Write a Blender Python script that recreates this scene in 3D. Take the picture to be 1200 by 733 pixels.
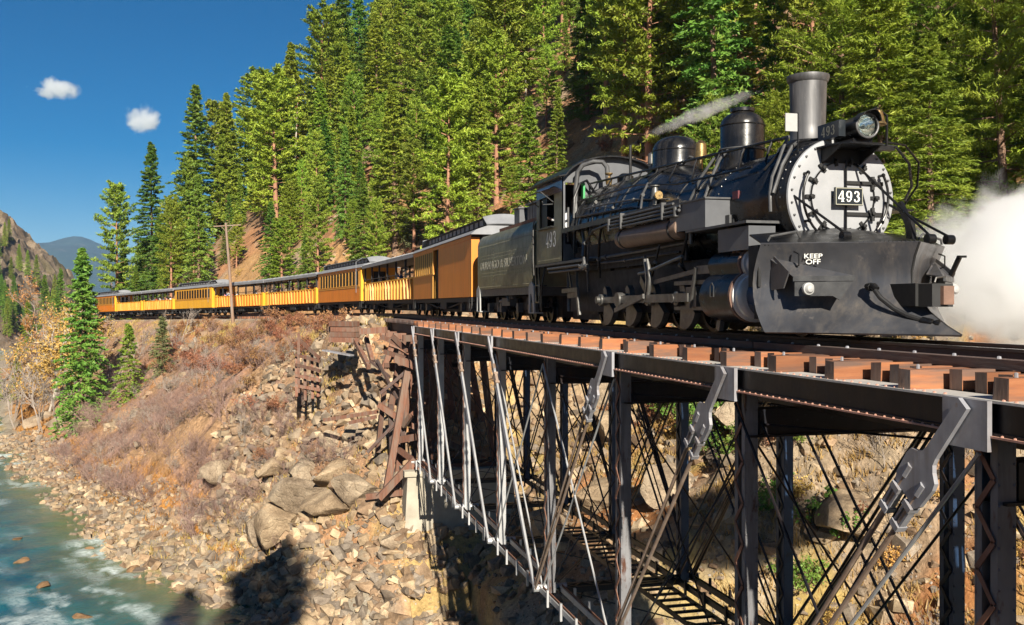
import bpy, bmesh, math, random
import numpy as np
from mathutils import Vector, Matrix

for _o in list(bpy.data.objects):
    bpy.data.objects.remove(_o)
scene = bpy.context.scene
COL = scene.collection

# ------------------------------------------------------------------ camera, sky, sun, exposure
# World axes: +Y runs along the bridge away from the viewer, +X across it, z = 0 is the top of the rail.
cam_d = bpy.data.cameras.new("camera")
cam = bpy.data.objects.new("camera", cam_d)
COL.objects.link(cam)
cam.location = (0.0, 0.0, 0.47)
cam.rotation_euler = (math.radians(90.0), 0.0, math.radians(-14.39))
cam_d.sensor_width = 36.0
cam_d.lens = 34.5
cam_d.shift_y = -0.00625
cam_d.clip_start = 0.2
cam_d.clip_end = 20000.0
scene.camera = cam

SUN_ELEV = math.radians(28.0)
SUN_AZ = math.radians(3.5)            # the sun stands behind the viewer, a little to the left of the bridge line
sun_from = Vector((-math.sin(SUN_AZ) * math.cos(SUN_ELEV), -math.cos(SUN_AZ) * math.cos(SUN_ELEV), math.sin(SUN_ELEV)))

world = bpy.data.worlds.new("World")
scene.world = world
world.use_nodes = True
wn = world.node_tree
wn.nodes.clear()
w_out = wn.nodes.new("ShaderNodeOutputWorld")
w_bg = wn.nodes.new("ShaderNodeBackground")
w_sky = wn.nodes.new("ShaderNodeTexSky")
w_sky.sky_type = 'NISHITA'
w_sky.sun_disc = False
w_sky.sun_elevation = SUN_ELEV
w_sky.sun_rotation = math.radians(180.0) + SUN_AZ
w_sky.altitude = 2100.0
w_sky.air_density = 1.0
w_sky.dust_density = 0.15
w_sky.ozone_density = 3.0
w_hsv = wn.nodes.new("ShaderNodeHueSaturation")
w_hsv.inputs["Saturation"].default_value = 1.58
w_hsv.inputs["Value"].default_value = 0.63
w_bg.inputs["Strength"].default_value = 0.05
wn.links.new(w_sky.outputs[0], w_hsv.inputs["Color"])
wn.links.new(w_hsv.outputs[0], w_bg.inputs["Color"])
wn.links.new(w_bg.outputs[0], w_out.inputs["Surface"])

sun_d = bpy.data.lights.new("sun", 'SUN')
sun_d.energy = 5.0
sun_d.angle = math.radians(0.5)
sun_d.color = (1.0, 0.925, 0.79)
sun = bpy.data.objects.new("sun", sun_d)
COL.objects.link(sun)
sun.location = (0, -60, 60)
sun.rotation_euler = (-sun_from).to_track_quat('-Z', 'Y').to_euler()

scene.view_settings.view_transform = 'Standard'
scene.view_settings.look = 'None'
scene.view_settings.exposure = 1.05
scene.view_settings.gamma = 1.0
scene.view_settings.use_curve_mapping = False

scene.render.engine = 'CYCLES'
scene.cycles.use_denoising = True
scene.cycles.max_bounces = 14
scene.cycles.diffuse_bounces = 3
scene.cycles.glossy_bounces = 3
scene.cycles.transmission_bounces = 4
scene.cycles.transparent_max_bounces = 14
scene.cycles.volume_bounces = 14
scene.cycles.volume_step_rate = 2.0
scene.cycles.volume_max_steps = 96
# ------------------------------------------------------------------ lie of the land (plain numpy)
def _hash(ix, iy, seed):
    h = (ix.astype(np.int64) * 374761393 + iy.astype(np.int64) * 668265263 + seed * 1442695041) & 0xffffffff
    h = ((h ^ (h >> 13)) * 1274126177) & 0xffffffff
    return ((h ^ (h >> 16)) & 0xffff) / 65535.0

def vnoise(x, y, seed=0):
    x = np.asarray(x, float); y = np.asarray(y, float)
    ix = np.floor(x); iy = np.floor(y)
    fx = x - ix; fy = y - iy
    fx = fx * fx * fx * (fx * (fx * 6 - 15) + 10); fy = fy * fy * fy * (fy * (fy * 6 - 15) + 10)
    a = _hash(ix, iy, seed); b = _hash(ix + 1, iy, seed)
    c = _hash(ix, iy + 1, seed); d = _hash(ix + 1, iy + 1, seed)
    return (a * (1 - fx) + b * fx) * (1 - fy) + (c * (1 - fx) + d * fx) * fy

def fbm(x, y, seed=0, octv=4, gain=0.5):
    v = 0.0; a = 1.0; t = 0.0
    for i in range(octv):
        v = v + a * (vnoise(np.asarray(x) * 2 ** i + 13.7 * i, np.asarray(y) * 2 ** i - 7.1 * i, seed + i) - 0.5)
        t += a; a *= gain
    return v / t * 2.0          # about -1 .. 1

def sstep(a, b, x):
    t = np.clip((np.asarray(x, float) - a) / (b - a), 0, 1)
    return t * t * (3 - 2 * t)

AX = 8.5                        # x of the track's centre line on the bridge
T_CURVE, R_CURVE, A_MAX = 48.0, 150.0, math.radians(21.0)
T_END = T_CURVE + R_CURVE * A_MAX

def track(t):
    """centre line of the track: position, heading (angle from +Y towards -X) and rail height at arc length t"""
    t = np.asarray(t, float)
    a = np.clip((t - T_CURVE) / R_CURVE, 0, A_MAX)
    x = AX - R_CURVE * (1 - np.cos(a)); y = np.minimum(t, T_CURVE) + R_CURVE * np.sin(a)
    r = np.maximum(0, t - T_END)
    x = x - r * math.sin(A_MAX); y = y + r * math.cos(A_MAX)
    u = np.maximum(0, t - 66.0)
    z = -0.0145 * u * u / (u + 14.0)
    return x, y, a, z

_TT = np.arange(-60, 420, 2.0)
_TX, _TY, _TA, _TZ = track(_TT)

RIVER = np.array([(-150, 620), (-105, 420), (-78, 300), (-66, 235), (-46, 150), (-30.5, 91), (-15.6, 53), (-4.5, 30), (12, 10), (24, -8), (60, -60), (120, -160)], float)
for _k in range(2):                                # round the corners
    _p, _q = RIVER[:-1], RIVER[1:]
    RIVER = np.vstack([RIVER[:1], np.stack([0.75 * _p + 0.25 * _q, 0.25 * _p + 0.75 * _q], 1).reshape(-1, 2), RIVER[-1:]])
RIVER_HW = 8.2
WATER_Z = -13.0

def seg_dist(px, py, line):
    """signed distance to a polyline (positive on the right-hand side when walking from far to near: the train's side)"""
    best = np.full(px.shape, 1e9); sgn = np.ones(px.shape)
    for i in range(len(line) - 1):
        ax, ay = line[i]; bx, by = line[i + 1]
        dx, dy = bx - ax, by - ay
        L2 = dx * dx + dy * dy
        u = np.clip(((px - ax) * dx + (py - ay) * dy) / L2, 0, 1)
        qx = px - (ax + u * dx); qy = py - (ay + u * dy)
        d = np.hypot(qx, qy)
        cr = dx * (py - ay) - dy * (px - ax)
        m = d < best
        best = np.where(m, d, best); sgn = np.where(m, np.where(cr > 0, 1, -1), sgn)
    return best * sgn

def track_coords(px, py):
    """arc length t and signed offset q (positive = hill side)"""
    shp = px.shape
    x = px.ravel(); y = py.ravel()
    t = np.zeros_like(x); q = np.zeros_like(x)
    CH = 20000
    for i in range(0, len(x), CH):
        xs = x[i:i + CH, None]; ys = y[i:i + CH, None]
        d2 = (xs - _TX) ** 2 + (ys - _TY) ** 2
        k = d2.argmin(1)
        dx = x[i:i + CH] - _TX[k]; dy = y[i:i + CH] - _TY[k]
        sa = np.sin(_TA[k]); ca = np.cos(_TA[k])
        along = -dx * sa + dy * ca
        t[i:i + CH] = _TT[k] + along
        q[i:i + CH] = dx * ca + dy * sa
    return t.reshape(shp), q.reshape(shp)

def terrain(px, py, fine=True):
    """height and zone fields at world points"""
    px = np.asarray(px, float); py = np.asarray(py, float)
    t, q = track_coords(px, py)
    rail = track(t)[3]
    bench = rail - 0.42
    sd = seg_dist(px, py, RIVER)
    rag = 1.3 * fbm(px / 9, py / 9, 5, 3)
    w = np.where(sd > 0, sd - RIVER_HW + rag, sd + RIVER_HW + rag)      # >0 right bank, <0 left bank, between: water
    inriver = np.abs(sd + rag * np.sign(sd)) < RIVER_HW
    big = fbm(px / 34, py / 34, 11, 4)
    med = fbm(px / 9, py / 9, 21, 4)
    # hill above the track (it swings away from the line farther on)
    qe = q - 0.5 * np.maximum(0, t - 158) - 0.012 * np.maximum(0, t - 158) ** 2
    gorge = 1 - sstep(46, 60, t)
    slope = 0.80 + 0.24 * sstep(60, 110, t)
    hill = bench + slope * (qe - 3.0) - 8.0 * gorge + 3.0 * big * sstep(6, 22, qe) + 0.9 * med * sstep(3, 10, qe)
    hill = np.where(hill > 105, 105 + (hill - 105) * 0.3, hill)
    valley = bench - 5.0 - 0.10 * np.maximum(0, t - 162) + 0.06 * np.maximum(0, q) + 1.5 * big
    hill = np.where(t > 162, np.maximum(hill, np.minimum(valley, bench + 3)), hill)
    # bench the track stands on, with its fill; ends at the trestle
    q_abs = np.abs(q)
    fill = bench - 0.82 * np.maximum(0, q_abs - 2.5) - 0.72 * np.maximum(0, 55.5 - t) + 0.55 * med * sstep(2.3, 4.5, q_abs + np.maximum(0, 55 - t))
    fill = np.where(t > 40, fill, -99.0)
    z = np.maximum(fill, np.where(q > 0, hill, -99.0))
    z = np.where((q > 0) & (q < 3.0) & (t > 56), bench, z)
    # bank rising from the river
    bar = WATER_Z - 0.35 + 0.17 * np.maximum(w, 0) + 0.25 * med
    ridge = -9.2 + 2.2 * big + 1.2 * med
    nat = np.minimum(bar + 0.62 * np.maximum(0, w - 8.5), np.where(t > 44, ridge + 8 * sstep(20, 60, w) * 0.0, ridge))
    z = np.maximum(z, np.where(w > 0, np.maximum(bar, nat), -99))
    z = np.where(w > 0, np.minimum(z, WATER_Z - 0.30 + 0.24 * w + 1.15 * np.maximum(0, w - 0.6 - 3.6 * sstep(44, 51, t) - 1.2 * med)), z)
    # left bank (the viewer stands on it) and the cliff far up the valley
    wl = np.maximum(0, -w)
    nearcap = -1.25 - 0.62 * np.maximum(0, py - 1.5) - 0.25 * np.maximum(0, -px - 3) + 0.3 * med
    nearcap = np.maximum(nearcap, WATER_Z + 0.8)
    left = np.minimum(WATER_Z - 0.35 + 2.6 * wl, nearcap + 0.01 * wl)
    leftfar = WATER_Z + 0.25 * np.minimum(wl, 22) + 1.05 * np.maximum(0, wl - 22) * sstep(150, 260, py) + 0.35 * np.maximum(0, wl - 22) * (1 - sstep(150, 260, py)) + 5.0 * big * sstep(20, 50, wl)
    leftfar = np.where(leftfar > 33, 33 + (leftfar - 33) * 0.25, leftfar)
    lf = sstep(30, 60, py)
    left = left * (1 - lf) + leftfar * lf
    z = np.where(w < 0, np.where(sd < 0, left, z), z)
    # river bed
    z = np.where(inriver, WATER_Z - 0.5 - 0.5 * np.clip((RIVER_HW - np.abs(sd)) / 4, 0, 1) + 0.25 * med, z)
    r = np.hypot(px, py)
    # the land flattens out far away
    far = sstep(420, 900, r)
    z = z * (1 - far) + (-12 + 6 * big) * far
    if fine:
        f = sstep(2.0, 3.2, q_abs) * np.where(inriver, 0.3, 1.0) * (1 - far)
        rk = np.where((w > 3.5) & (t < 130), 1.0, 0.35)
        rid = 1 - np.abs(fbm(px / 3.4 + 0.4 * med, py / 3.4, 45, 4, 0.55)) * 2.2
        blk = np.abs(fbm(px / 1.5, py / 1.5, 47, 2))
        z = z + f * (0.26 * fbm(px / 2.3, py / 2.3, 31, 4, 0.6) + 0.35 * np.abs(fbm(px / 4.5, py / 4.5, 41, 3)) + rk * (0.42 * np.clip(rid, 0, 1) - 0.2 - 0.3 * blk))
    return z, t, q, w, inriver
# ------------------------------------------------------------------ helpers
PI = math.pi

class MB:
    """collects faces for one mesh"""
    def __init__(self):
        self.v = []; self.f = []; self.mi = []; self.cur = 0
    def add(self, vs, fs):
        n = len(self.v)
        self.v.extend([tuple(p) for p in vs])
        for f in fs:
            self.f.append(tuple(i + n for i in f)); self.mi.append(self.cur)
        return self
    def box(self, c, s, rz=0.0, taper=1.0):
        cx, cy, cz = c; hx, hy, hz = s[0] / 2, s[1] / 2, s[2] / 2
        ca, sa = math.cos(rz), math.sin(rz)
        vs = []
        for z in (-1, 1):
            k = taper if z > 0 else 1.0
            for (a, b) in ((-1, -1), (1, -1), (1, 1), (-1, 1)):
                x, y = a * hx * k, b * hy * k
                vs.append((cx + x * ca - y * sa, cy + x * sa + y * ca, cz + z * hz))
        return self.add(vs, [(3, 2, 1, 0), (4, 5, 6, 7), (0, 1, 5, 4), (1, 2, 6, 5), (2, 3, 7, 6), (3, 0, 4, 7)])
    def span(self, x0, x1, y0, y1, z0, z1):
        return self.box(((x0 + x1) / 2, (y0 + y1) / 2, (z0 + z1) / 2), (abs(x1 - x0), abs(y1 - y0), abs(z1 - z0)))
    def bar(self, p0, p1, w, h, up=(0, 0, 1)):
        p0 = Vector(p0); p1 = Vector(p1)
        d = (p1 - p0).normalized(); u = Vector(up)
        if abs(d.dot(u)) > 0.98: u = Vector((0, 1, 0))
        s = d.cross(u).normalized(); u = s.cross(d).normalized()
        vs = []
        for p in (p0, p1):
            for (a, b) in ((-1, -1), (1, -1), (1, 1), (-1, 1)):
                vs.append(p + s * (a * w / 2) + u * (b * h / 2))
        return self.add(vs, [(3, 2, 1, 0), (4, 5, 6, 7), (0, 1, 5, 4), (1, 2, 6, 5), (2, 3, 7, 6), (3, 0, 4, 7)])
    def tube(self, pts, r, n=8, cap=True):
        pts = [Vector(p) for p in pts]
        m = len(pts)
        rs = r if isinstance(r, (list, tuple)) else [r] * m
        vs = []; prev = None
        for i, p in enumerate(pts):
            d = (pts[min(i + 1, m - 1)] - pts[max(i - 1, 0)]).normalized()
            if prev is None:
                u = Vector((0, 0, 1)) if abs(d.z) < 0.95 else Vector((0, 1, 0))
                s = d.cross(u).normalized()
            else:
                s = (prev - d * prev.dot(d)).normalized()
            prev = s
            u = s.cross(d)
            for k in range(n):
                a = 2 * PI * k / n
                vs.append(p + s * (math.cos(a) * rs[i]) + u * (math.sin(a) * rs[i]))
        fs = []
        for i in range(m - 1):
            for k in range(n):
                a = i * n + k; b = i * n + (k + 1) % n
                fs.append((a, a + n, b + n, b))
        if cap:
            fs.append(tuple(range(n))); fs.append(tuple((m - 1) * n + k for k in reversed(range(n))))
        return self.add(vs, fs)
    def lathe(self, o, ax, prof, n=24, cap=True):
        """prof: (distance along axis, radius)"""
        o = Vector(o); ax = Vector(ax).normalized()
        u = Vector((0, 0, 1)) if abs(ax.z) < 0.9 else Vector((0, 1, 0))
        s = ax.cross(u).normalized(); u = s.cross(ax)
        vs = []
        for (d, r) in prof:
            for k in range(n):
                a = 2 * PI * k / n
                vs.append(o + ax * d + s * (math.cos(a) * r) + u * (math.sin(a) * r))
        fs = []
        for i in range(len(prof) - 1):
            for k in range(n):
                a = i * n + k; b = i * n + (k + 1) % n
                fs.append((a, a + n, b + n, b))
        if cap:
            fs.append(tuple(range(n))); fs.append(tuple((len(prof) - 1) * n + k for k in reversed(range(n))))
        return self.add(vs, fs)
    def ring(self, o, ax, r0, r1, h, n=32):
        """flat washer, r0 inner"""
        return self.lathe(o, ax, [(0, r0), (0, r1), (h, r1), (h, r0), (0, r0)], n, cap=False)
    def torus(self, o, ax, R, r, n=32, m=6, a0=0.0, a1=2 * PI):
        o = Vector(o); ax = Vector(ax).normalized()
        u = Vector((0, 0, 1)) if abs(ax.z) < 0.9 else Vector((0, 1, 0))
        s = ax.cross(u).normalized(); u = s.cross(ax)
        pts = [o + s * (math.cos(a0 + (a1 - a0) * i / n) * R) + u * (math.sin(a0 + (a1 - a0) * i / n) * R) for i in range(n + 1)]
        return self.tube(pts, r, m, cap=(a1 - a0) < 6.2)
    def prism(self, poly, axis, a, b):
        """poly: 2-D outline, counter-clockwise; axis 'x','y','z' = extrusion axis from a to b"""
        def P(p, t):
            if axis == 'x': return (t, p[0], p[1])
            if axis == 'y': return (p[0], t, p[1])
            return (p[0], p[1], t)
        n = len(poly)
        vs = [P(p, a) for p in poly] + [P(p, b) for p in poly]
        fs = [tuple(reversed(range(n))), tuple(range(n, 2 * n))]
        for i in range(n):
            j = (i + 1) % n
            fs.append((i, j, j + n, i + n))
        return self.add(vs, fs)
    def grid(self, rows):
        """rows: list of equally long point lists"""
        m = len(rows[0])
        vs = [p for r in rows for p in r]
        fs = [(i * m + j, i * m + j + 1, (i + 1) * m + j + 1, (i + 1) * m + j) for i in range(len(rows) - 1) for j in range(m - 1)]
        return self.add(vs, fs)
    def sheet(self, rows, th):
        """a plate of thickness th from a grid of points (thickened along averaged normals)"""
        R = [[Vector(p) for p in r] for r in rows]
        a, b = len(R), len(R[0])
        N = [[None] * b for _ in range(a)]
        for i in range(a):
            for j in range(b):
                du = R[min(i + 1, a - 1)][j] - R[max(i - 1, 0)][j]
                dv = R[i][min(j + 1, b - 1)] - R[i][max(j - 1, 0)]
                nn = du.cross(dv)
                N[i][j] = nn.normalized() if nn.length > 1e-9 else Vector((0, 0, 1))
        B = [[R[i][j] - N[i][j] * th for j in range(b)] for i in range(a)]
        self.grid(R); self.grid([list(reversed(r)) for r in B])
        edge = [(0, j) for j in range(b)] + [(i, b - 1) for i in range(1, a)] + [(a - 1, j) for j in range(b - 2, -1, -1)] + [(i, 0) for i in range(a - 2, 0, -1)]
        n = len(edge)
        vs = [R[i][j] for i, j in edge] + [B[i][j] for i, j in edge]
        self.add(vs, [(k, n + k, n + (k + 1) % n, (k + 1) % n) for k in range(n)])
        return self
    def mesh(self, name, mats, smooth=None):
        me = bpy.data.meshes.new(name)
        me.from_pydata(self.v, [], self.f)
        if not isinstance(mats, (list, tuple)): mats = [mats]
        for m in mats: me.materials.append(m)
        if len(mats) > 1:
            me.polygons.foreach_set("material_index", self.mi)
        bm = bmesh.new(); bm.from_mesh(me)
        bmesh.ops.recalc_face_normals(bm, faces=bm.faces)
        bm.to_mesh(me); bm.free()
        if smooth:
            me.polygons.foreach_set("use_smooth", [True] * len(me.polygons))
            me.set_sharp_from_angle(angle=math.radians(smooth))
        me.update()
        return me

def obj(name, data, parent=None, loc=(0, 0, 0), rot=(0, 0, 0)):
    o = bpy.data.objects.new(name, data)
    COL.objects.link(o)
    o.location = loc; o.rotation_euler = rot
    if parent is not None: o.parent = parent
    return o

def part(name, mb, mat, parent, smooth=35, label=None):
    o = obj(name, mb.mesh(name, mat, smooth), parent)
    if label: o["label"] = label
    return o

def tag(o, label, cat, group=None):
    o["label"] = label; o["category"] = cat
    if group: o["group"] = group
    return o

def thing(name, label, cat, loc=(0, 0, 0), rz=0.0, group=None):
    o = obj(name, None, None, loc, (0, 0, rz))
    o.empty_display_size = 0.3
    return tag(o, label, cat, group)

def structure(o):
    o["kind"] = "structure"; return o

def stuff(o):
    o["kind"] = "stuff"; return o

def copy_tree(o, parent=None):
    c = o.copy(); COL.objects.link(c)
    c.parent = parent
    for ch in o.children: copy_tree(ch, c)
    return c

def np_mesh(name, verts, faces, mats, smooth=False, attr=None):
    """fast mesh from numpy arrays (faces all the same size)"""
    me = bpy.data.meshes.new(name)
    nv, nf, k = len(verts), len(faces), faces.shape[1]
    me.vertices.add(nv); me.vertices.foreach_set("co", np.ascontiguousarray(verts, np.float32).ravel())
    me.loops.add(nf * k); me.loops.foreach_set("vertex_index", np.ascontiguousarray(faces, np.int32).ravel())
    me.polygons.add(nf)
    me.polygons.foreach_set("loop_start", np.arange(0, nf * k, k, dtype=np.int32))
    me.polygons.foreach_set("loop_total", np.full(nf, k, np.int32))
    me.polygons.foreach_set("use_smooth", np.full(nf, bool(smooth)))
    if not isinstance(mats, (list, tuple)): mats = [mats]
    for m in mats: me.materials.append(m)
    if attr is not None:
        for an, data in attr.items():
            if data.ndim == 2:
                a = me.color_attributes.new(an, 'FLOAT_COLOR', 'POINT')
                a.data.foreach_set("color", np.ascontiguousarray(np.c_[data, np.ones(len(data))], np.float32).ravel())
            else:
                a = me.attributes.new(an, 'FLOAT', 'POINT')
                a.data.foreach_set("value", np.ascontiguousarray(data, np.float32))
    me.update(calc_edges=True)
    me.validate()
    return me

# ------------------------------------------------------------------ materials
MAT = {}
def nt_new(name):
    m = bpy.data.materials.new(name); m.use_nodes = True
    nt = m.node_tree; nt.nodes.clear()
    out = nt.nodes.new("ShaderNodeOutputMaterial")
    b = nt.nodes.new("ShaderNodeBsdfPrincipled")
    nt.links.new(b.outputs[0], out.inputs[0])
    MAT[name] = m
    return m, nt, b, out

def N(nt, kind, **kw):
    n = nt.nodes.new(kind)
    for k, v in kw.items():
        if k.startswith("i_"):
            key = k[2:]
            n.inputs[int(key) if key.isdigit() else key.replace("_", " ")].default_value = v
        else: setattr(n, k, v)
    return n

def coords(nt, which="Object"):
    return N(nt, "ShaderNodeTexCoord").outputs[which]

def noise(nt, vec, scale, detail=5.0, rough=0.6, dist=0.0):
    n = N(nt, "ShaderNodeTexNoise", i_Scale=scale, i_Detail=detail, i_Roughness=rough, i_Distortion=dist)
    nt.links.new(vec, n.inputs["Vector"])
    return n.outputs[0]

def ramp(nt, fac, stops, interp='LINEAR'):
    r = N(nt, "ShaderNodeValToRGB")
    r.color_ramp.interpolation = interp
    el = r.color_ramp.elements
    while len(el) < len(stops): el.new(0.5)
    for e, (p, c) in zip(el, stops):
        e.position = p; e.color = (c[0], c[1], c[2], 1) if isinstance(c, (tuple, list)) else (c, c, c, 1)
    nt.links.new(fac, r.inputs[0])
    return r.outputs[0]

def mixc(nt, fac, a, b, blend='MIX'):
    m = N(nt, "ShaderNodeMix", data_type='RGBA', blend_type=blend)
    for sock, v in ((m.inputs["Factor"], fac), (m.inputs["A"], a), (m.inputs["B"], b)):
        pass
    fs = [s for s in m.inputs if s.enabled]
    for s, v in zip(fs, (fac, a, b)):
        if isinstance(v, bpy.types.NodeSocket): nt.links.new(v, s)
        elif isinstance(v, (int, float)): s.default_value = v
        else: s.default_value = (v[0], v[1], v[2], 1)
    return [s for s in m.outputs if s.enabled][0]

def math_n(nt, op, a, b=0.0, clamp=False):
    m = N(nt, "ShaderNodeMath", operation=op, use_clamp=clamp)
    for s, v in zip(m.inputs, (a, b)):
        if isinstance(v, bpy.types.NodeSocket): nt.links.new(v, s)
        else: s.default_value = v
    return m.outputs[0]

def bump(nt, b, h, strength=0.3, dist=0.02):
    n = N(nt, "ShaderNodeBump", i_Strength=strength, i_Distance=dist)
    nt.links.new(h, n.inputs["Height"])
    nt.links.new(n.outputs[0], b.inputs["Normal"])

def sep_z(nt, vec):
    s = N(nt, "ShaderNodeSeparateXYZ"); nt.links.new(vec, s.inputs[0]); return s.outputs

def worn(name, c0, c1, scale=3.0, rough=(0.35, 0.6), metal=0.0, c2=None, c2_at=0.62, bump_s=0.15, bump_d=0.01, stretch=(1, 1, 1), bscale=None, spec=0.5, grime=None):
    """paint or metal with patchy wear: c0/c1 blotches, c2 = spots of rust, dust or bare metal"""
    m, nt, b, out = nt_new(name)
    tc = coords(nt)
    mp = N(nt, "ShaderNodeMapping"); mp.inputs["Scale"].default_value = stretch
    nt.links.new(tc, mp.inputs[0]); v = mp.outputs[0]
    n1 = noise(nt, v, scale)
    col = mixc(nt, ramp(nt, n1, [(0.3, 0.0), (0.7, 1.0)]), c0, c1)
    if c2 is not None:
        n2 = noise(nt, v, scale * 2.7, 6, 0.7)
        col = mixc(nt, ramp(nt, n2, [(c2_at, 0.0), (c2_at + 0.12, 1.0)]), col, c2)
    if grime is not None:
        # rain-washed soot and dust: long vertical streaks broken up by blotches
        gp = N(nt, "ShaderNodeMapping"); gp.inputs["Scale"].default_value = (1, 1, 0.10); nt.links.new(tc, gp.inputs[0])
        gs = math_n(nt, 'MULTIPLY', ramp(nt, noise(nt, gp.outputs[0], 7.0, 6, 0.7), [(0.42, 0.0), (0.70, 1.0)]), ramp(nt, noise(nt, tc, 1.1, 3), [(0.38, 0.0), (0.62, 0.8)]))
        col = mixc(nt, gs, col, grime)
    nt.links.new(col, b.inputs["Base Color"])
    r = ramp(nt, noise(nt, v, scale * 1.7), [(0.25, rough[0]), (0.75, rough[1])])
    nt.links.new(r, b.inputs["Roughness"])
    b.inputs["Metallic"].default_value = metal
    b.inputs["Specular IOR Level"].default_value = spec
    if bump_s:
        bump(nt, b, noise(nt, v, bscale or scale * 6, 4), bump_s, bump_d)
    return m

def plain(name, c, rough=0.5, metal=0.0, emit=None):
    m, nt, b, out = nt_new(name)
    tc = coords(nt)
    n1 = noise(nt, tc, 9.0)
    col = mixc(nt, n1, tuple(x * 0.82 for x in c), tuple(min(1, x * 1.15) for x in c))
    nt.links.new(col, b.inputs["Base Color"])
    b.inputs["Roughness"].default_value = rough; b.inputs["Metallic"].default_value = metal
    return m

# locomotive
worn("black_paint", (0.00336, 0.00353, 0.0042), (0.00756, 0.00773, 0.00882), 3.0, (0.20, 0.48), c2=(0.0252, 0.0227, 0.0202), c2_at=0.60, bump_s=0.12, spec=0.32, grime=(0.0319, 0.0277, 0.0235))
worn("black_matte", (0.00504, 0.00504, 0.00546), (0.00924, 0.00882, 0.00882), 3.0, (0.55, 0.8), bump_s=0.1)
worn("boiler_jacket", (0.00378, 0.00403, 0.00504), (0.0084, 0.00882, 0.0105), 2.0, (0.14, 0.36), c2=(0.0294, 0.026, 0.0235), c2_at=0.64, bump_s=0.10, bump_d=0.015, stretch=(1, 0.5, 1), spec=0.45, grime=(0.042, 0.0378, 0.0336))
worn("plow_steel", (0.0441, 0.0455, 0.0529), (0.0956, 0.0969, 0.106), 1.3, (0.30, 0.52), 0.3, c2=(0.162, 0.147, 0.14), c2_at=0.60, bump_s=0.22, bump_d=0.03, bscale=1.8, grime=(0.177, 0.154, 0.132))
worn("smokebox_white", (0.252, 0.259, 0.27), (0.318, 0.321, 0.333), 3.5, (0.45, 0.65), c2=(0.244, 0.229, 0.215), c2_at=0.66, bump_s=0.08)
worn("stack_graphite", (0.055, 0.055, 0.058), (0.15, 0.147, 0.15), 5.0, (0.4, 0.6), 0.3, c2=(0.24, 0.23, 0.22), c2_at=0.60, stretch=(1, 1, 0.12), bump_s=0.1, grime=(0.02, 0.02, 0.02))
worn("olive_paint", (0.105, 0.0991, 0.0605), (0.16, 0.15, 0.0924), 2.6, (0.28, 0.5), c2=(0.21, 0.185, 0.118), c2_at=0.62, bump_s=0.1, grime=(0.0504, 0.0462, 0.0336))
worn("grey_paint", (0.0714, 0.0739, 0.0815), (0.105, 0.109, 0.118), 2.0, (0.35, 0.55), c2=(0.084, 0.0756, 0.0672), c2_at=0.7, bump_s=0.05)
worn("blue_black_gloss", (0.015, 0.025, 0.06), (0.02, 0.04, 0.10), 3.0, (0.12, 0.25), bump_s=0.02)
worn("brown_cylinder", (0.16, 0.105, 0.075), (0.24, 0.165, 0.12), 4.0, (0.45, 0.65), c2=(0.08, 0.06, 0.05), bump_s=0.12)
worn("polished_steel", (0.55, 0.55, 0.55), (0.66, 0.65, 0.63), 4.0, (0.30, 0.48), 0.35, bump_s=0.02)
worn("rod_steel", (0.085, 0.082, 0.078), (0.18, 0.175, 0.165), 5.0, (0.3, 0.5), 0.6, c2=(0.12, 0.10, 0.09), bump_s=0.08)
worn("pipe_grey", (0.0462, 0.0462, 0.0487), (0.0966, 0.0966, 0.0966), 6.0, (0.4, 0.6), 0.2, bump_s=0.08)
worn("brass", (0.266, 0.175, 0.07), (0.385, 0.266, 0.119), 9.0, (0.25, 0.5), 0.8, c2=(0.098, 0.063, 0.035), c2_at=0.52, bump_s=0.03)
worn("rust_brown", (0.11, 0.060, 0.042), (0.20, 0.115, 0.08), 5.0, (0.65, 0.85), c2=(0.10, 0.06, 0.05), bump_s=0.3)
plain("white_paint", (0.35, 0.35, 0.342), 0.5)
plain("letter_paint", (0.78, 0.77, 0.72), 0.6)
plain("letter_olive", (0.36, 0.35, 0.27), 0.6)
plain("letter_faint", (0.44, 0.42, 0.33), 0.6)
plain("dark_plate", (0.012, 0.016, 0.02), 0.35)
plain("green_frame", (0.05, 0.32, 0.10), 0.45)
plain("red_plate", (0.10, 0.015, 0.022), 0.5)
m_, nt_, b_, o_ = nt_new("lamp_glass")
b_.inputs["Base Color"].default_value = (0.85, 0.87, 0.84, 1); b_.inputs["Roughness"].default_value = 0.08; b_.inputs["Metallic"].default_value = 0.85
m_, nt_, b_, o_ = nt_new("pane_glass")
b_.inputs["Base Color"].default_value = (0.008, 0.008, 0.009, 1); b_.inputs["Roughness"].default_value = 0.35; b_.inputs["Specular IOR Level"].default_value = 0.1

# steel bridge
worn("bridge_steel", (0.00588, 0.00672, 0.0101), (0.0134, 0.0143, 0.0193), 2.2, (0.28, 0.5), 0.1, c2=(0.063, 0.0714, 0.101), c2_at=0.64, bump_s=0.2, spec=0.3, grime=(0.042, 0.0235, 0.0151))
worn("bridge_silver", (0.353, 0.353, 0.361), (0.521, 0.521, 0.521), 3.0, (0.35, 0.55), 0.35, c2=(0.202, 0.0924, 0.0504), c2_at=0.70, bump_s=0.1, stretch=(1, 1, 0.5))
worn("bridge_sky_reflection", (0.010, 0.022, 0.050), (0.022, 0.045, 0.095), 2.0, (0.25, 0.45), 0.1, c2=(0.02, 0.02, 0.03), c2_at=0.58, bump_s=0.15)  # blue of the mirrored sky put into the far posts' colour
worn("bridge_post", (0.13, 0.13, 0.14), (0.26, 0.26, 0.27), 2.2, (0.38, 0.6), 0.2, c2=(0.10, 0.045, 0.028), c2_at=0.55, bump_s=0.15, stretch=(1, 1, 0.3), spec=0.3, grime=(0.035, 0.03, 0.03))
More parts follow.
